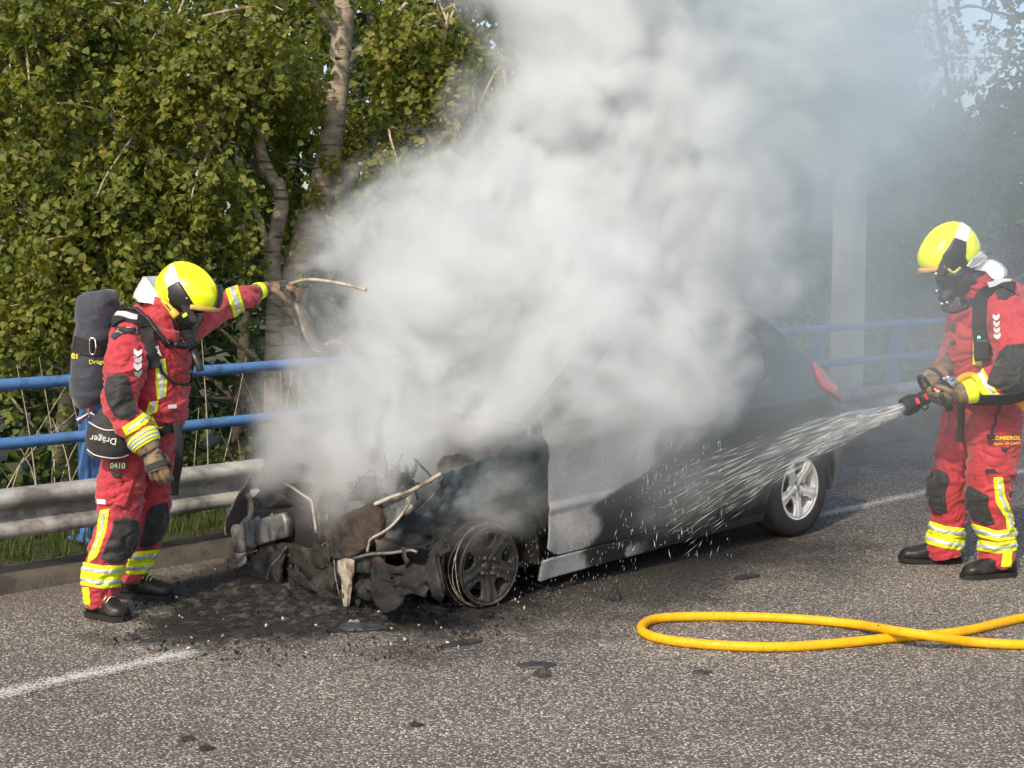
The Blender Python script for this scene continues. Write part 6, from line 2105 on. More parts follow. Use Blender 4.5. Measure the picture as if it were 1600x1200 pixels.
    mb = MB(); mb.lathe([(0.030, 0.004), (0.044, 0.0), (0.050, 0.008), (0.050, 0.022), (0.046, 0.026), (0.046, 0.07), (0.042, 0.085), (0.038, 0.09), (0.036, 0.10), (0.026, 0.095), (0.024, 0.03)], a0, na, n=30); mb.build('tip', M_rubber, noz, sharp=35)
    for q in range(10):
        an = q * math.pi / 5
        hx = norm(np.cross(na, UP)); hy = np.cross(na, hx)
        cc = a0 + na * 0.048 + (hx * math.cos(an) + hy * math.sin(an)) * 0.047
        mb = MB(); mb.box(cc, (na, hx * math.cos(an) + hy * math.sin(an), hx * -math.sin(an) + hy * math.cos(an)), (0.020, 0.004, 0.006), bev=0.002); mb.build('grip_rib', M_rubber, noz, smooth=False)
    mb = MB(); mb.lathe([(0.034, 0.095), (0.038, 0.11), (0.038, 0.15), (0.032, 0.16), (0.032, 0.20), (0.040, 0.21), (0.040, 0.26), (0.030, 0.27), (0.030, 0.33), (0.0, 0.335)], a0, na, n=26); mb.build('barrel', M_blackpl, noz, sharp=35)
    tocam = norm(np.array([0, -1.0, 0.25]) - na * (np.array([0, -1.0, 0.25]) @ na))
    for s_, w in ((0.062, 0.010), (0.125, 0.010)):
        mb = MB(); mb.box(a0 + na * s_ + tocam * 0.047 if s_ < 0.1 else a0 + na * s_ + tocam * 0.039, (na, np.cross(na, tocam), tocam), (w, 0.016, 0.004), bev=0.003); mb.build('red_mark', M_redbtn, noz, smooth=False)
    mb = MB(); mb.lathe([(0.0, 0.012), (0.022, 0.010), (0.026, 0.0)], a0 + na * 0.185 + tocam * 0.034, tocam, n=18); dial = mb.build('dial', M_redbtn, noz)
    for q in (0, math.pi / 2):
        e1 = na * math.cos(q) + np.cross(na, tocam) * math.sin(q); e2 = np.cross(tocam, e1)
        mb = MB(); mb.box(a0 + na * 0.185 + tocam * 0.046, (e1, e2, tocam), (0.018, 0.003, 0.002)); mb.build('dial_mark', M_white, dial, smooth=False)
    upn = norm(np.cross(np.cross(na, UP), na))
    mb = MB(); mb.tube(crom([a0 + na * 0.17 + tocam * 0.04, a0 + na * 0.15 + upn * 0.09 + tocam * 0.03, a0 + na * 0.14 + upn * 0.115, a0 + na * 0.15 + upn * 0.09 - tocam * 0.03, a0 + na * 0.17 - tocam * 0.04], 26), 0.010, 8); mb.build('bale_handle', M_blackpl, noz)
    mb = MB(); mb.tube([a0 + na * 0.235 - upn * 0.02, a0 + na * 0.255 - upn * 0.12], 0.020, 12); mb.build('pistol_grip', M_rubber, noz)
    mb = MB(); mb.tube(crom([a0 + na * 0.10 - upn * 0.04, a0 + na * 0.115 - upn * 0.062, a0 + na * 0.135 - upn * 0.055, a0 + na * 0.14 - upn * 0.04], 12), 0.004, 6); mb.build('trigger_ring', M_blackpl, noz)
    mb = MB()
    mb.lathe([(0.032, 0.0), (0.044, 0.004), (0.044, 0.02), (0.036, 0.024), (0.036, 0.034), (0.046, 0.038), (0.046, 0.056), (0.034, 0.06)], a0 + na * 0.27, na, n=22)
    for q in range(6):
        an = q * math.pi / 3
        hx = norm(np.cross(na, UP)); hy = np.cross(na, hx)
        mb.box(a0 + na * 0.30 + (hx * math.cos(an) + hy * math.sin(an)) * 0.045, (na, hx * math.cos(an) + hy * math.sin(an), hx * -math.sin(an) + hy * math.cos(an)), (0.02, 0.008, 0.010), bev=0.002)
    mb.build('coupling', M_chrome, noz, sharp=35)
    e = a0 + na * 0.33
    hs = crom([e, e + na * 0.10, P(1555, 606, 7.60), P(1605, 640, 7.50), P(1660, 720, 7.45), P(1720, 820, 7.40), P(1790, 895, 7.35)], 40)
    mb = MB(); mb.tube(hs, 0.021, 12); mb.build('hose_tail', simple('yellow_hose_tail', (0.72, 0.36, 0.008), 0.5, var=0.08, scale=20), noz)
    place_root(noz)
    # --- gloves
    gz = np.array([list(P(1530, 608, 7.47)) + [.058], list(P(1518, 611, 7.46)) + [.060], list(P(1504, 615, 7.46)) + [.050], list(P(1494, 618, 7.46)) + [.040]])
    gc = crom(gz, 20)
    mb = MB(); mb.add(*tube(gc[:, :3], gc[:, 3], 24, hint=(0, 1, 0))); cuff = mb.build('glove_cuff', M_glove, root)
    gc2 = gc[5:12]
    mb = MB(); mb.add(*tube(gc2[:, :3], gc2[:, 3] + 0.004, 24, hint=(0, 1, 0))); mb.build('cuff_band', M_lime, cuff)
    hand('glove', P(1497, 617, 7.46), P(1462, 627, 7.50) - P(1497, 617, 7.46), (-0.1, -0.75, -0.65), (-0.2, -0.55, 0.8), M_glove, root, scale=1.12, curl=(30, 52, 45), spread=2, thumb_curl=30, rough=8)
    gz = np.array([list(P(1486, 566, 7.93)) + [.050], list(P(1480, 574, 7.84)) + [.052], list(P(1474, 578, 7.78)) + [.045], list(P(1470, 580, 7.75)) + [.040]])
    gc = crom(gz, 16)
    mb = MB(); mb.add(*tube(gc[:, :3], gc[:, 3], 22, hint=(0, 0, 1))); cuff = mb.build('glove_cuff', M_glove, root)
    hand('glove', P(1476, 576, 7.74), P(1446, 592, 7.66) - P(1476, 576, 7.74), (0.05, -0.6, 0.8), (0.1, -0.8, -0.5), M_glove, root, scale=1.15, curl=(32, 48, 40), spread=3, thumb_curl=35, rough=12)
    # --- boots
    boot('boot', P(1585, 896, 7.70), P(1503, 903, 7.62), 0.0, root, P(1557, 876, 7.71), flap=False, seed=3)
    boot('boot', P(1500, 884, 8.02), P(1404, 880, 8.02), 0.0, root, P(1480, 862, 8.0), flap=False, seed=6, toe_lift=0.05)
    # --- head, mask, helmet
    hd = empty('head'); hd.parent = root
    fw = norm(np.array([-0.86, -0.22, -0.42])); up_ = norm(np.array([-0.38, 0.0, 0.92])); up_ = norm(up_ - fw * (up_ @ fw)); la = np.cross(up_, fw)
    hc = P(1496, 418, 7.86)
    ellipsoid('hood', hc - fw * 0.012, (fw, la, up_), (0.110, 0.092, 0.128), M_rubber, hd)
    ellipsoid('neck_hood', P(1520, 436, 7.86), (fw, la, up_), (0.09, 0.09, 0.09), M_rubber, hd)
    ellipsoid('face', hc + fw * 0.012 - up_ * 0.015, (fw, la, up_), (0.098, 0.078, 0.10), M_skin, hd)
    mk = empty('breathing_mask'); mk.parent = root
    ellipsoid('visor', hc + fw * 0.030 - up_ * 0.03, (fw, la, up_), (0.110, 0.088, 0.110), M_lens, mk)
    ellipsoid('face_seal', hc + fw * 0.010 - up_ * 0.065, (fw, la, up_), (0.112, 0.092, 0.090), M_rubber, mk)
    mb = MB(); mc = hc + fw * 0.100 - up_ * 0.095
    mb.lathe([(0.0, 0.065), (0.030, 0.062), (0.036, 0.045), (0.040, 0.015), (0.048, 0.0), (0.052, -0.03), (0.045, -0.06)], mc, norm(fw - up_ * 0.5), n=22)
    mb.build('regulator', M_blackpl, mk, sharp=40)
    for a, b in ((1464, 455), (1472, 475), (1463, 428), (1480, 473)):
        mb = MB(); mb.lathe([(0.0, 0.012), (0.009, 0.010), (0.011, 0.0), (0.011, -0.02)], P(a, b, 7.74), norm(np.array([-0.6, -0.7, 0.2])), n=12); mb.build('mask_fitting', M_chrome, mk)
    mb = MB(); mb.tube(crom([mc - up_ * 0.04, P(1476, 480, 7.74), P(1490, 486, 7.70), P(1512, 478, 7.66)], 20), 0.016, 10); mb.build('supply_hose', M_rubber, mk)
    ac = P(1482, 394, 7.86)
    hel, (hf, hu, hl) = helmet(root, ac, (-0.94, -0.20, -0.30), (-0.30, 0, 0.95), (0.172, 0.142, 0.125),
        [('white_stripe', [(1503, 345), (1519, 354), (1511, 379), (1490, 372)], M_white, 0.003),
         ('side_panel', [(1491, 371), (1510, 378), (1509, 402), (1514, 414), (1500, 424), (1476, 424), (1472, 400), (1482, 386)], M_blackpl, 0.008)],
        ([-1, -0.75, -0.35, 0.0, 0.3, 0.55, 0.8, 1.0], [0.0, -0.050, -0.085, -0.095, -0.078, -0.060, -0.046, -0.036]))
    px_plate('visor_housing', [(1490, 398, 7.73), (1482, 392, 7.73), (1474, 400, 7.73), (1464, 424, 7.735), (1463, 432, 7.735), (1474, 432, 7.73), (1486, 414, 7.73)], M_blackpl, hel, 0.03, bev=0.006)
    mb = MB(); mb.tube(crom([P(1481, 420, 7.725), P(1490, 426, 7.72), P(1501, 418, 7.725)], 12), 0.008, 8); mb.build('yellow_chevron', simple('dull_yellow_chevron', (0.45, 0.42, 0.10), 0.5), hel)
    pts = [ac + hf * 0.180 * math.cos(q) + hl * 0.128 * math.sin(q) - hu * (0.046 + 0.012 * abs(math.sin(q))) for q in np.linspace(-1.0, 1.0, 24)]
    mb = MB(); mb.add(*tube(np.array(pts), 0.014, 8, hint=hu, rb=0.006)); mb.build('brow_trim', simple('orange_brow_trim', (0.62, 0.34, 0.14), 0.4), hel)
    px_plate('raised_visor', [(1510, 416, 7.745), (1520, 402, 7.745), (1534, 392, 7.75), (1545, 402, 7.75), (1530, 416, 7.745), (1518, 420, 7.745)], M_chrome, hel, 0.015, bev=0.004)
    A = [P(a, b, y) for a, b, y in ((1522, 421, 7.78), (1535, 410, 7.77), (1548, 406, 7.77), (1560, 412, 7.77), (1569, 422, 7.76), (1569, 432, 7.76), (1558, 440, 7.75), (1549, 434, 7.76), (1540, 424, 7.77))]
    V, Fq = [], []; nseg = 9; k = len(A)
    for j in range(nseg):
        w = j / (nseg - 1)
        for i in range(k): V.append(A[i] + np.array([0.05 * math.sin(math.pi * w), 0.24 * w, 0.0]))
    for j in range(nseg - 1):
        for i in range(k): Fq.append((j * k + i, j * k + (i + 1) % k, (j + 1) * k + (i + 1) % k, (j + 1) * k + i))
    Fq.append(list(range(k))); Fq.append([(nseg - 1) * k + i for i in range(k)][::-1])
    mesh_obj('neck_cloth', V, Fq, M_flap, root).data.set_sharp_from_angle(angle=R_(45))
    set_inverse(root)
    return F
FL = crew_left()
FR = crew_right()

# ------------------------------------------------------------------ water, hose, debris
def water():
    rng = np.random.default_rng(8)
    m, n, l, b = nt('water_drops')
    b.inputs['Base Color'].default_value = (0.92, 0.94, 0.95, 1)
    b.inputs['Roughness'].default_value = 0.15
    b.inputs['Transmission Weight'].default_value = 0.12
    b.inputs['IOR'].default_value = 1.33
    a0 = P(1411, 638, 7.54)
    target = P(1085, 735, 7.72)
    tgt_dir = norm(target - a0)
    LEN = np.linalg.norm(target - a0)
    side = norm(np.cross(tgt_dir, UP)); up2 = np.cross(side, tgt_dir)
    V, Fc = [], []
    base_n = 0
    def drop(c, d, L, r):
        nonlocal base_n
        s = norm(np.cross(d, UP) + 1e-6); t = np.cross(d, s)
        V.extend([c - d * L, c + s * r, c + t * r, c - s * r, c - t * r, c + d * L])
        k = base_n
        Fc.extend([(k, k + 2, k + 1), (k, k + 3, k + 2), (k, k + 4, k + 3), (k, k + 1, k + 4), (k + 5, k + 1, k + 2), (k + 5, k + 2, k + 3), (k + 5, k + 3, k + 4), (k + 5, k + 4, k + 1)])
        base_n += 6
    # the cone of water leaving the nozzle, breaking into ligaments then drops
    for i in range(700):
        u = rng.uniform(0, 1) ** 1.25 * 1.12
        rad = (0.026 + 0.185 * u) * math.sqrt(rng.uniform(0.0, 1))
        a = rng.uniform(0, 2 * np.pi)
        d = norm(tgt_dir + (side * math.cos(a) + up2 * math.sin(a)) * rad / LEN)
        c = a0 + tgt_dir * LEN * u + (side * math.cos(a) + up2 * math.sin(a)) * rad - UP * 0.16 * u * u
        d = norm(d - UP * 0.30 * u / LEN)
        L = rng.uniform(0.02, 0.085) * (0.5 + 0.8 * (1 - abs(u - 0.6)))
        drop(c, d, L, rng.uniform(0.0003, 0.0007))
    # splash and run-off where it strikes the door
    for i in range(130):
        c = P(rng.normal(1040, 48), rng.uniform(690, 870), 7.35 + rng.normal(0, 0.12))
        d = norm(np.array([rng.normal(-0.10, 0.25), rng.normal(-0.15, 0.2), -1.0]))
        drop(c, d, rng.uniform(0.008, 0.035), rng.uniform(0.0004, 0.0009))
    for i in range(80):
        c = P(rng.normal(1030, 55), rng.normal(760, 50), 7.30 + rng.normal(0, 0.12))
        d = norm(np.array([-0.6, -0.5, 0.2]) + rng.normal(0, 0.5, 3))
        drop(c, d, rng.uniform(0.004, 0.014), rng.uniform(0.0005, 0.001))
    for i in range(300):      # drips under the car's flank
        c = P(rng.uniform(690, 1010), rng.uniform(820, 945), 6.95 + rng.normal(0, 0.1))
        drop(c, np.array([0, 0, -1.0]), rng.uniform(0.005, 0.014), rng.uniform(0.0003, 0.0007))
    o = mesh_obj('water_jet', np.array(V), Fc, m, smooth=True)
    tag(o, 'jet of water spraying from the nozzle onto the side of the car', 'water spray', kind='stuff')
water()

def fire_hose():
    m, n, l, b = nt('yellow_hose')
    tc = n.new('ShaderNodeTexCoord')
    no = node(n, 'ShaderNodeTexNoise', Scale=22.0, Detail=6.0, Roughness=0.7)
    l.new(tc.outputs['Object'], no.inputs['Vector'])
    r = ramp(n, [(0.30, (0.62, 0.29, 0.004)), (0.60, (0.80, 0.41, 0.006)), (0.64, (0.66, 0.32, 0.008)), (0.675, (0.10, 0.06, 0.02))])
    l.new(no.outputs['Fac'], r.inputs['Fac'])
    l.new(r.outputs['Color'], b.inputs['Base Color'])
    b.inputs['Roughness'].default_value = 0.5
    b.inputs['Specular IOR Level'].default_value = 0.3
    wv = node(n, 'ShaderNodeTexNoise', Scale=160.0, Detail=3.0)
    l.new(tc.outputs['Object'], wv.inputs['Vector'])
    bp = node(n, 'ShaderNodeBump', Strength=0.7, Distance=0.0015)
    l.new(wv.outputs['Fac'], bp.inputs['Height'])
    l.new(bp.outputs[0], b.inputs['Normal'])
    h0 = 0.022
    pts = [(1900, 905, 0), (1760, 936, 0), (1600, 965, 0), (1500, 987, 0.0), (1400, 996, 0), (1300, 1006, 0), (1210, 1011, 0), (1120, 1008, 0), (1050, 1001, 0), (1013, 992, 0), (1002, 982, 0), (1012, 971, 0), (1040, 965, 0),
           (1110, 963, 0), (1180, 964, 0), (1260, 968, 0), (1340, 976, 0.006), (1400, 986, 0.042), (1455, 994, 0.040), (1520, 1003, 0.004), (1600, 1007, 0), (1700, 1002, 0), (1860, 985, 0), (2050, 950, 0)]
    q = crom([G(a, b, h0 + c) for a, b, c in pts], 260)
    v, f = tube(q, 0.0215, 16, hint=(0, 0, 1))
    o = mesh_obj('fire_hose', v, f, m)
    tag(o, 'yellow fire hose looped and crossing itself on the asphalt', 'hose')
fire_hose()

def shard(name, px, py, r, hgt, mat, label, seed, stretch=1.0, rot=0.0, cat='debris'):
    """broken piece lying on the road: irregular flat polygon with thickness and curled edge"""
    rng = np.random.default_rng(seed)
    c = G(px, py, 0.0)
    k = 9
    a = np.linspace(0, 2 * np.pi, k, endpoint=False) + rng.normal(0, 0.15, k)
    rr = r * rng.uniform(0.65, 1.15, k)
    x, y = np.cos(a) * rr * stretch, np.sin(a) * rr
    X = x * math.cos(rot) - y * math.sin(rot); Y = x * math.sin(rot) + y * math.cos(rot)
    z = hgt * rng.uniform(0.15, 1.0, k)
    bot = np.c_[X, Y, np.full(k, 0.003)]; mid = np.c_[X * 0.95, Y * 0.95, z * 0.6 + 0.006]; top = np.c_[X * 0.55, Y * 0.55, z + 0.008 + 0.3 * hgt]
    V = np.vstack([bot, mid, top, [[0, 0, hgt * 0.9 + 0.006]]]) + c
    f = [list(range(k))[::-1]]
    for lv in (0, 1):
        for i in range(k): f.append([lv * k + i, lv * k + (i + 1) % k, (lv + 1) * k + (i + 1) % k, (lv + 1) * k + i])
    for i in range(k): f.append([2 * k + i, 2 * k + (i + 1) % k, 3 * k])
    o = mesh_obj(name, V, f, mat, smooth=False)
    return tag(o, label, cat, 'bits of burnt debris on the road')
M_chip = simple('dark_chip', (0.030, 0.032, 0.033), 0.5, var=0.4, scale=25, bump=0.002, bscale=90)
shard('debris_chip', 850, 1056, 0.038, 0.022, M_chip, 'small dark angular chip lying alone on the road in front of the wheel', 1, 1.2)
shard('debris_chip', 838, 1040, 0.05, 0.006, M_chip, 'thin black flake beside the angular chip in front of the wheel', 2, 1.8, 0.1)
shard('debris_sheet', 240, 1004, 0.055, 0.008, M_chip, 'flat grey sliver on the road ahead of the left firefighter\'s boots', 3, 1.3, 0.1)
shard('debris_scrap', 380, 994, 0.05, 0.016, M_char, 'curled scrap of charred trim near the end of the white line', 4, 1.5, -0.5)
shard('debris_plate', 566, 982, 0.065, 0.018, M_chip, 'oval dark plate on the road below the pale hanging bracket', 5, 1.5, 0.0)
shard('debris_tip', 553, 978, 0.022, 0.022, M_ashmetal, 'small pale scrap touching the oval dark plate', 6, 1.4, 0.3)
shard('debris_lump', 955, 935, 0.05, 0.045, M_char, 'black lump under the door sill behind the front wheel', 7, 1.2, 0.2)
shard('debris_flake', 720, 1006, 0.05, 0.006, M_char, 'long black flake lying in the soot before the front wheel', 8, 2.4, 0.5)
shard('debris_flake', 1168, 902, 0.045, 0.010, M_char, 'black flake on the road left of the far boot of the hose-holding firefighter', 9, 2.0, 0.6)
shard('debris_crumb', 293, 1157, 0.020, 0.008, M_char, 'tiny black crumb near the bottom edge, left of centre', 10, 1.2)
shard('debris_crumb', 322, 1171, 0.022, 0.006, M_char, 'lower of the tiny black crumbs near the bottom edge', 11, 1.5)
shard('debris_crumb', 650, 1134, 0.02, 0.006, M_char, 'tiny black crumb on the open road below the burnt front', 12, 1.4)
shard('debris_crumb', 1096, 1052, 0.026, 0.004, M_chip, 'small dark smear-like flake just below the hose loop', 13, 1.7)

def ash_heap():
    """heaped ash, melted plastic and glass under the nose"""
    rng = np.random.default_rng(12)
    nu, nv = 170, 150
    uu, vv = np.meshgrid(np.linspace(-0.55, 1.25, nu), np.linspace(-1.05, 0.95, nv), indexing='ij')
    s, t = 4.03 + uu.ravel(), 5.90 + vv.ravel()
    q = np.c_[s, t, s * 0]
    r = np.sqrt(((uu.ravel() - 0.25) / 0.80) ** 2 + ((vv.ravel() + 0.02) / 0.95) ** 2)
    h = sstep(1.05, 0.25, r + 0.35 * fbm(q * 2.4, 4)) * 0.72 * (0.030 + 0.035 * np.clip(fbm(q * 3.1 + 4, 4) + 0.4, 0, 2) + 0.085 * np.clip(fbm(q * 10 + 9, 5, 0.65), 0, 1)) - 0.004
    V = s[:, None] * DS + t[:, None] * DT + h[:, None] * UP
    V2, F2, _, _ = clip_mesh(V, grid_tris(nu, nv), h + 0.001)
    m = simple('wet_ash', (0.011, 0.011, 0.010), 0.5, var=0.6, scale=18, bump=0.012, bscale=70, dirt=(0.085, 0.078, 0.068), dirt_amt=0.42, dscale=20)
    o = mesh_obj('ash_heap', V2, F2, m)
    tag(o, 'black wet ash and melted plastic heaped under the burnt nose', 'ash', kind='stuff')
    mb = MB()
    for i in range(900):
        a, q = rng.uniform(0, 2 * np.pi), math.sqrt(rng.uniform(0, 1))
        c = RD(4.25 + 1.15 * q * math.cos(a), 5.75 + 1.05 * q * math.sin(a), 0.0)
        z = 0.004 + 0.03 * max(0, 1 - q) 
        r = rng.uniform(0.002, 0.009) * (1.6 if rng.random() < 0.1 else 1)
        ax = norm(rng.normal(0, 1, 3)); bx = norm(np.cross(ax, rng.normal(0, 1, 3))); cx = np.cross(ax, bx)
        v = np.array([ax * r * 1.8, bx * r, -ax * r, -bx * r * 1.2, cx * r * 0.8, -cx * r * 0.5]) + c + UP * (z + r * 0.4)
        mb.add(v, [(0, 1, 4), (1, 2, 4), (2, 3, 4), (3, 0, 4), (1, 0, 5), (2, 1, 5), (3, 2, 5), (0, 3, 5)], 1 if rng.random() < 0.12 else 0)
    o = mb.build('rubble', [M_char, simple('pale_fragments', (0.42, 0.42, 0.41), 0.35, var=0.4, scale=40)], smooth=False)
    tag(o, 'crumbs of glass and charred plastic scattered round the burnt nose', 'rubble', kind='stuff')
ash_heap()
# ================================================================== SMOKE
def grid_volume(name, p, dens, mn, mx, res, colour, label, cat, aniso=0.15):
    """a real density grid: the values ride on the object's points and fill a volume cube"""
    me = bpy.data.meshes.new(name)
    me.vertices.add(len(p))
    me.vertices.foreach_set('co', p.astype(np.float32).ravel())
    at = me.attributes.new('density', 'FLOAT', 'POINT')
    at.data.foreach_set('value', dens)
    o = bpy.data.objects.new(name, me)
    COL.objects.link(o)
    tag(o, label, cat, kind='stuff')
    m = bpy.data.materials.new(name + '_volume')
    m.use_nodes = True
    n, l = m.node_tree.nodes, m.node_tree.links
    n.clear()
    out = n.new('ShaderNodeOutputMaterial')
    v = n.new('ShaderNodeVolumePrincipled')
    v.inputs['Color'].default_value = (*colour, 1)
    v.inputs['Density'].default_value = 1.0
    v.inputs['Anisotropy'].default_value = aniso
    l.new(v.outputs[0], out.inputs['Volume'])
    ng = bpy.data.node_groups.new('smoke_field', 'GeometryNodeTree')
    ng.interface.new_socket('Geometry', in_out='INPUT', socket_type='NodeSocketGeometry')
    ng.interface.new_socket('Geometry', in_out='OUTPUT', socket_type='NodeSocketGeometry')
    N, L = ng.nodes, ng.links
    gi, go = N.new('NodeGroupInput'), N.new('NodeGroupOutput')
    vc = N.new('GeometryNodeVolumeCube')
    vc.inputs['Min'].default_value = tuple(mn)
    vc.inputs['Max'].default_value = tuple(mx)
    for i, a in enumerate('XYZ'):
        vc.inputs['Resolution ' + a].default_value = int(res[i])
    ps = N.new('GeometryNodeInputPosition')
    sub = N.new('ShaderNodeVectorMath'); sub.operation = 'SUBTRACT'; sub.inputs[1].default_value = tuple(mn)
    L.new(ps.outputs[0], sub.inputs[0])
    mul = N.new('ShaderNodeVectorMath'); mul.operation = 'MULTIPLY'
    mul.inputs[1].default_value = tuple((res - 1) / (mx - mn))
    L.new(sub.outputs[0], mul.inputs[0])
    sx = N.new('ShaderNodeSeparateXYZ'); L.new(mul.outputs[0], sx.inputs[0])
    def im(op, a, b=None):
        x = N.new('ShaderNodeMath'); x.operation = op
        for i, q in enumerate((a, b)):
            if q is None: continue
            if hasattr(q, 'is_output'): L.new(q, x.inputs[i])
            else: x.inputs[i].default_value = q
        return x.outputs[0]
    rx, ry, rz = [im('ROUND', sx.outputs[i]) for i in range(3)]
    # integer index  (x * ny + y) * nz + z, kept exact with integer maths
    def ii_(op, a, b):
        x = N.new('FunctionNodeIntegerMath'); x.operation = op
        for i, q in enumerate((a, b)):
            if hasattr(q, 'is_output'): L.new(q, x.inputs[i])
            else: x.inputs[i].default_value = int(q)
        return x.outputs[0]
    idx = ii_('ADD', ii_('MULTIPLY', ii_('ADD', ii_('MULTIPLY', rx, res[1]), ry), res[2]), rz)
    si = N.new('GeometryNodeSampleIndex'); si.data_type = 'FLOAT'; si.domain = 'POINT'; si.clamp = True
    na = N.new('GeometryNodeInputNamedAttribute'); na.data_type = 'FLOAT'; na.inputs['Name'].default_value = 'density'
    L.new(gi.outputs[0], si.inputs['Geometry'])
    L.new(na.outputs[0], si.inputs['Value'])
    L.new(idx, si.inputs['Index'])
    L.new(si.outputs[0], vc.inputs['Density'])
    sm = N.new('GeometryNodeSetMaterial'); sm.inputs['Material'].default_value = m
    L.new(vc.outputs[0], sm.inputs['Geometry'])
    L.new(sm.outputs[0], go.inputs[0])
    me.materials.append(m)
    md = o.modifiers.new('field', 'NODES')
    md.node_group = ng
    return o

def smoke():
    puffs = [  # px, py, Y, radius (m), weight
        (440, 655, 7.45, 0.12), (500, 655, 7.4, 0.18), (590, 640, 7.45, 0.24), (690, 635, 7.5, 0.26), (600, 600, 7.6, 0.18),
        (680, 560, 7.7, 0.32), (670, 490, 7.85, 0.30), (640, 425, 8.0, 0.25), (690, 345, 8.2, 0.34), (770, 290, 8.4, 0.42),
        (760, 440, 8.0, 0.62), (840, 570, 7.8, 0.50), (950, 540, 8.0, 0.55), (1040, 570, 8.0, 0.30), (870, 270, 8.6, 0.50),
        (950, 290, 8.7, 0.80), (920, 110, 9.0, 0.55), (800, 10, 9.2, 0.28), (1060, 60, 9.2, 0.80), (1050, 380, 8.8, 0.66),
        (1190, 230, 9.4, 0.62), (1220, 20, 9.7, 0.70), (1120, 380, 9.2, 0.40), (1300, 110, 9.9, 0.45),
        (870, 590, 7.35, 0.22), (960, 590, 7.5, 0.24), (1025, 595, 7.65, 0.20), (780, 620, 7.3, 0.20), (700, 665, 7.1, 0.11),
        (610, 672, 7.05, 0.13), (500, 682, 7.1, 0.12), (425, 692, 7.3, 0.09), (540, 660, 7.25, 0.20), (660, 650, 7.2, 0.20), (600, 365, 8.1, 0.15), (660, 300, 8.25, 0.20), (880, 640, 7.2, 0.16), (960, 640, 7.35, 0.16), (1050, 630, 7.5, 0.14), (980, 450, 8.3, 0.5), (900, 470, 7.9, 0.42), (1040, 470, 8.2, 0.42),
        (1000, -130, 9.4, 1.0), (1180, -200, 9.8, 1.0), (1350, -250, 10.2, 0.9)]
    mn = np.array([-1.75, 6.55, 0.28]); mx = np.array([3.9, 11.6, 4.9])
    vox = 0.0225
    res = np.round((mx - mn) / vox / 3).astype(int) * 3 + 1
    ax = [np.linspace(mn[i], mx[i], res[i], dtype=np.float32) for i in range(3)]
    X, Y, Z = np.meshgrid(*ax, indexing='ij')
    p = np.stack([X, Y, Z], -1).reshape(-1, 3)
    # broad swirls are worked out on every third grid line and interpolated
    cx = [a[::3] for a in ax]
    pc = np.stack(np.meshgrid(*cx, indexing='ij'), -1).reshape(-1, 3)
    def fine(vals):
        g = vals.reshape(len(cx[0]), len(cx[1]), len(cx[2]))
        for i in range(3):
            g = np.moveaxis(g, i, 0)
            out = np.empty((3 * (g.shape[0] - 1) + 1,) + g.shape[1:], np.float32)
            out[::3] = g
            d = (g[1:] - g[:-1]) / 3
            out[1::3] = g[:-1] + d
            out[2::3] = g[:-1] + 2 * d
            g = np.moveaxis(out, 0, i)
        return g.reshape(-1)
    w1 = np.stack([fine(fbm(pc * 1.1 + k, 3)) for k in (3.1, 31.7, 57.3)], -1)
    n2 = fine(fbm((pc + 0.34 * np.stack([fbm(pc * 1.1 + k, 2) for k in (3.1, 31.7, 57.3)], -1)) * 1.7 + 91.0, 4, 0.55))
    q = p + 0.34 * w1
    e = np.zeros(len(p), np.float32)
    k = 7.0
    for px, py, Yd, r in puffs:
        c = P(px, py, Yd).astype(np.float32)
        sel = np.abs(q[:, 0] - c[0]) < r + 0.9
        sel &= np.abs(q[:, 1] - c[1]) < r + 0.9
        sel = np.nonzero(sel & (np.abs(q[:, 2] - c[2]) < r + 0.9))[0]
        dv = q[sel] - c
        e[sel] += np.exp(-k * np.clip(np.sqrt((dv * dv).sum(1)) - r, -2, 3))
    sd = -np.log(e + 1e-9) / k
    act = np.nonzero((sd < 0.55) | ((p[:, 2] < 1.0) & (p[:, 0] < 0.6) & (p[:, 1] < 7.6)))[0]
    qa = q[act]
    n1 = fbm(qa * 2.6 + np.array([0, 0, 5.0], np.float32), 5, 0.58)
    bl = billow(qa * 3.6 + 0.6 * w1[act] + 2.0, 4, 0.58)
    n3 = np.zeros(len(p), np.float32)
    n3[act] = fbm(qa * 6.5 + 0.9 * w1[act] + 11.0, 5, 0.66)
    dens = np.zeros(len(p), np.float32)
    body = sstep(0.10, -0.22, sd[act] + 0.08 + 0.28 * n1 - 0.26 * (bl - 0.12) + 0.12 * n3[act])
    dens[act] = body * np.clip(0.45 + 1.5 * n2[act] + 1.9 * n3[act] + 0.7 * (bl - 0.3), 0.02, 3.2) * 6.3
    # wisps curling off the front wheel and the burnt nose
    for px, py, Yd, r, a in ((760, 800, 6.88, 0.15, 7.0), (810, 810, 6.92, 0.12, 6.0), (715, 840, 6.82, 0.11, 4.0), (790, 755, 6.95, 0.17, 5.0), (840, 780, 7.0, 0.10, 4.0), (765, 880, 6.72, 0.17, 1.3), (650, 900, 6.75, 0.22, 0.9), (730, 900, 6.7, 0.2, 0.5)):
        c = P(px, py, Yd).astype(np.float32)
        d = np.sqrt(((p[act] + 0.10 * w1[act] - c) ** 2).sum(1)) / r
        dens[act] += a * sstep(1.2, 0.2, d + 1.3 * n3[act]) * np.clip(0.5 + 1.6 * n3[act], 0.05, 2)
    # fine mist that hangs about the water jet
    j0, j1 = P(1411, 638, 7.54), P(1085, 735, 7.72)
    jd = (j1 - j0).astype(np.float32); jl = float(np.linalg.norm(jd)); jd /= jl
    rel = p - j0.astype(np.float32)
    u = (rel @ jd) / jl
    sel = np.nonzero((u > 0.0) & (u < 1.15))[0]
    u = u[sel]
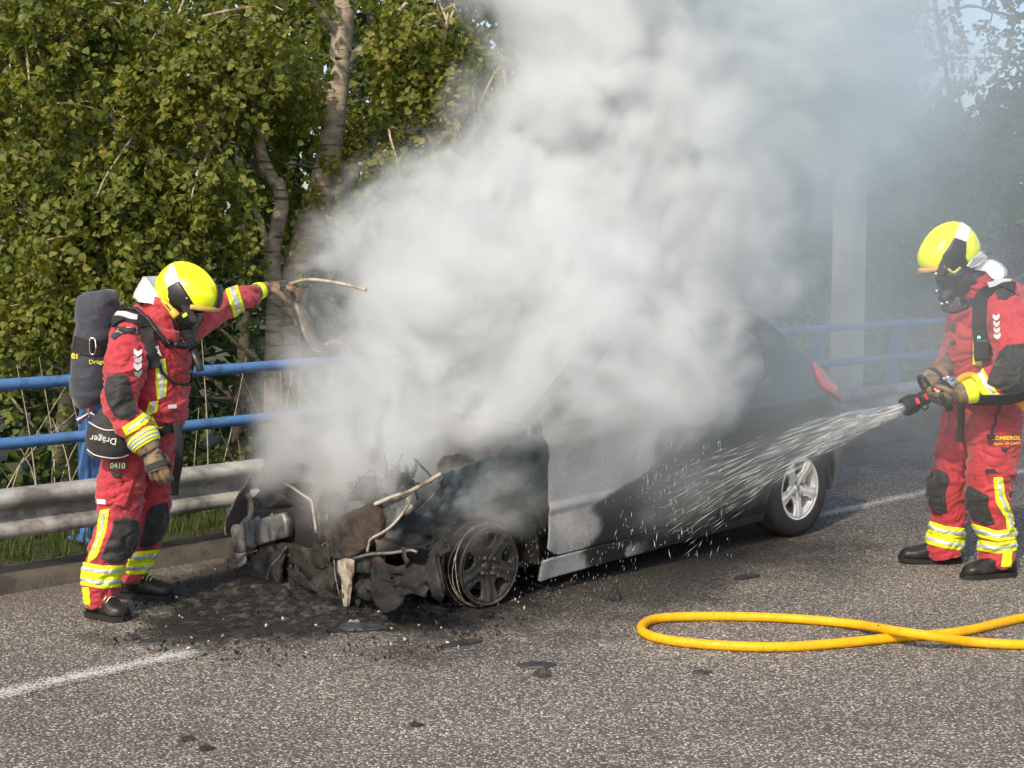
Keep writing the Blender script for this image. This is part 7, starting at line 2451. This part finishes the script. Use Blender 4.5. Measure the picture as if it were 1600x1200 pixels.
    off = rel[sel] - jd * (u * jl)[:, None]; off[:, 2] += 0.16 * u * u
    rr = np.sqrt((off * off).sum(1)) / (0.035 + 0.20 * u)
    for px, py, Yd, r, a in ((1050, 770, 7.3, 0.22, 0.7), (1020, 840, 7.25, 0.18, 0.9), (1090, 740, 7.45, 0.2, 0.5), (960, 900, 7.0, 0.2, 0.4)):
        c = P(px, py, Yd).astype(np.float32)
        d = np.sqrt(((p[act] - c) ** 2).sum(1)) / r
        dens[act] += a * sstep(1.2, 0.1, d + 0.8 * n3[act])
    dens[sel] += sstep(1.15, 0.35, rr) * (2.6 * (1 - np.clip(u, 0, 1)) ** 2 + 0.30) * sstep(1.15, 0.9, u)
    edge = np.minimum.reduce([p[:, i] - mn[i] for i in range(3)] + [mx[i] - p[:, i] for i in range(3)])
    dens = (dens * sstep(0.0, 0.15, edge)).astype(np.float32)
    dens[dens < 0.004] = 0
    grid_volume('smoke', p, dens, mn, mx, res, (0.882, 0.903, 0.915), 'dense pale smoke rising from the burnt engine bay and drifting right', 'smoke')

def thin_smoke():
    """bluish veil of thinned-out smoke over the car's tail and the right-hand side"""
    mn = np.array([-0.15, 6.3, 0.25]); mx = np.array([4.1, 12.2, 4.9])
    res = np.round((mx - mn) / 0.075).astype(int) + 1
    ax = [np.linspace(mn[i], mx[i], res[i], dtype=np.float32) for i in range(3)]
    p = np.stack(np.meshgrid(*ax, indexing='ij'), -1).reshape(-1, 3)
    w1 = np.stack([fbm(p * 1.1 + k, 3) for k in (3.1, 31.7, 57.3)], -1)
    q = p + 0.34 * w1
    vn = fbm(q * 1.0 + 7.0, 5)
    n2 = fbm(q * 1.9 + 91.0, 5, 0.58)
    xs = p[:, 0] + 0.7 * vn + 0.5 * n2
    dens = sstep(0.35, 1.6, xs) * sstep(6.6, 7.0, p[:, 1]) * sstep(0.28, 0.9, p[:, 2]) * np.clip(0.5 + 1.2 * vn, 0.06, 1.8) * 0.17
    near = sstep(0.9, 1.9, xs) * sstep(6.6, 7.0, p[:, 1]) * sstep(8.6, 7.9, p[:, 1]) * sstep(0.55, 1.35, p[:, 2]) * sstep(3.9, 3.0, p[:, 0])
    dens += near * np.clip(0.5 + 1.3 * vn, 0.05, 1.8) * 0.26
    for px, py, Yd, r, a in ((1310, 140, 9.5, 1.2, 1.7), (1250, 290, 9.3, 0.8, 0.9), (940, 760, 7.0, 0.34, 0.55), (1010, 700, 7.2, 0.34, 0.5), (1230, 380, 9.2, 0.7, 0.5), (1420, 40, 10.0, 0.85, 0.5), (1400, 330, 9.6, 0.6, 0.35)):
        c = P(px, py, Yd).astype(np.float32)
        d = np.sqrt(((q - c) ** 2).sum(1)) / r
        dens += a * sstep(1.15, 0.2, d + 0.6 * n2) * np.clip(0.6 + 1.5 * n2, 0.05, 2)
    edge = np.minimum.reduce([p[:, i] - mn[i] for i in range(3)] + [mx[i] - p[:, i] for i in range(3)])
    dens = (dens * sstep(0.0, 0.25, edge + 0.2 * n2)).astype(np.float32)
    dens[dens < 0.004] = 0
    grid_volume('thin_smoke', p, dens, mn, mx, res, (0.80, 0.90, 0.96), 'thin bluish smoke veiling the car\'s tail and the right-hand firefighter', 'smoke')
smoke()
thin_smoke()
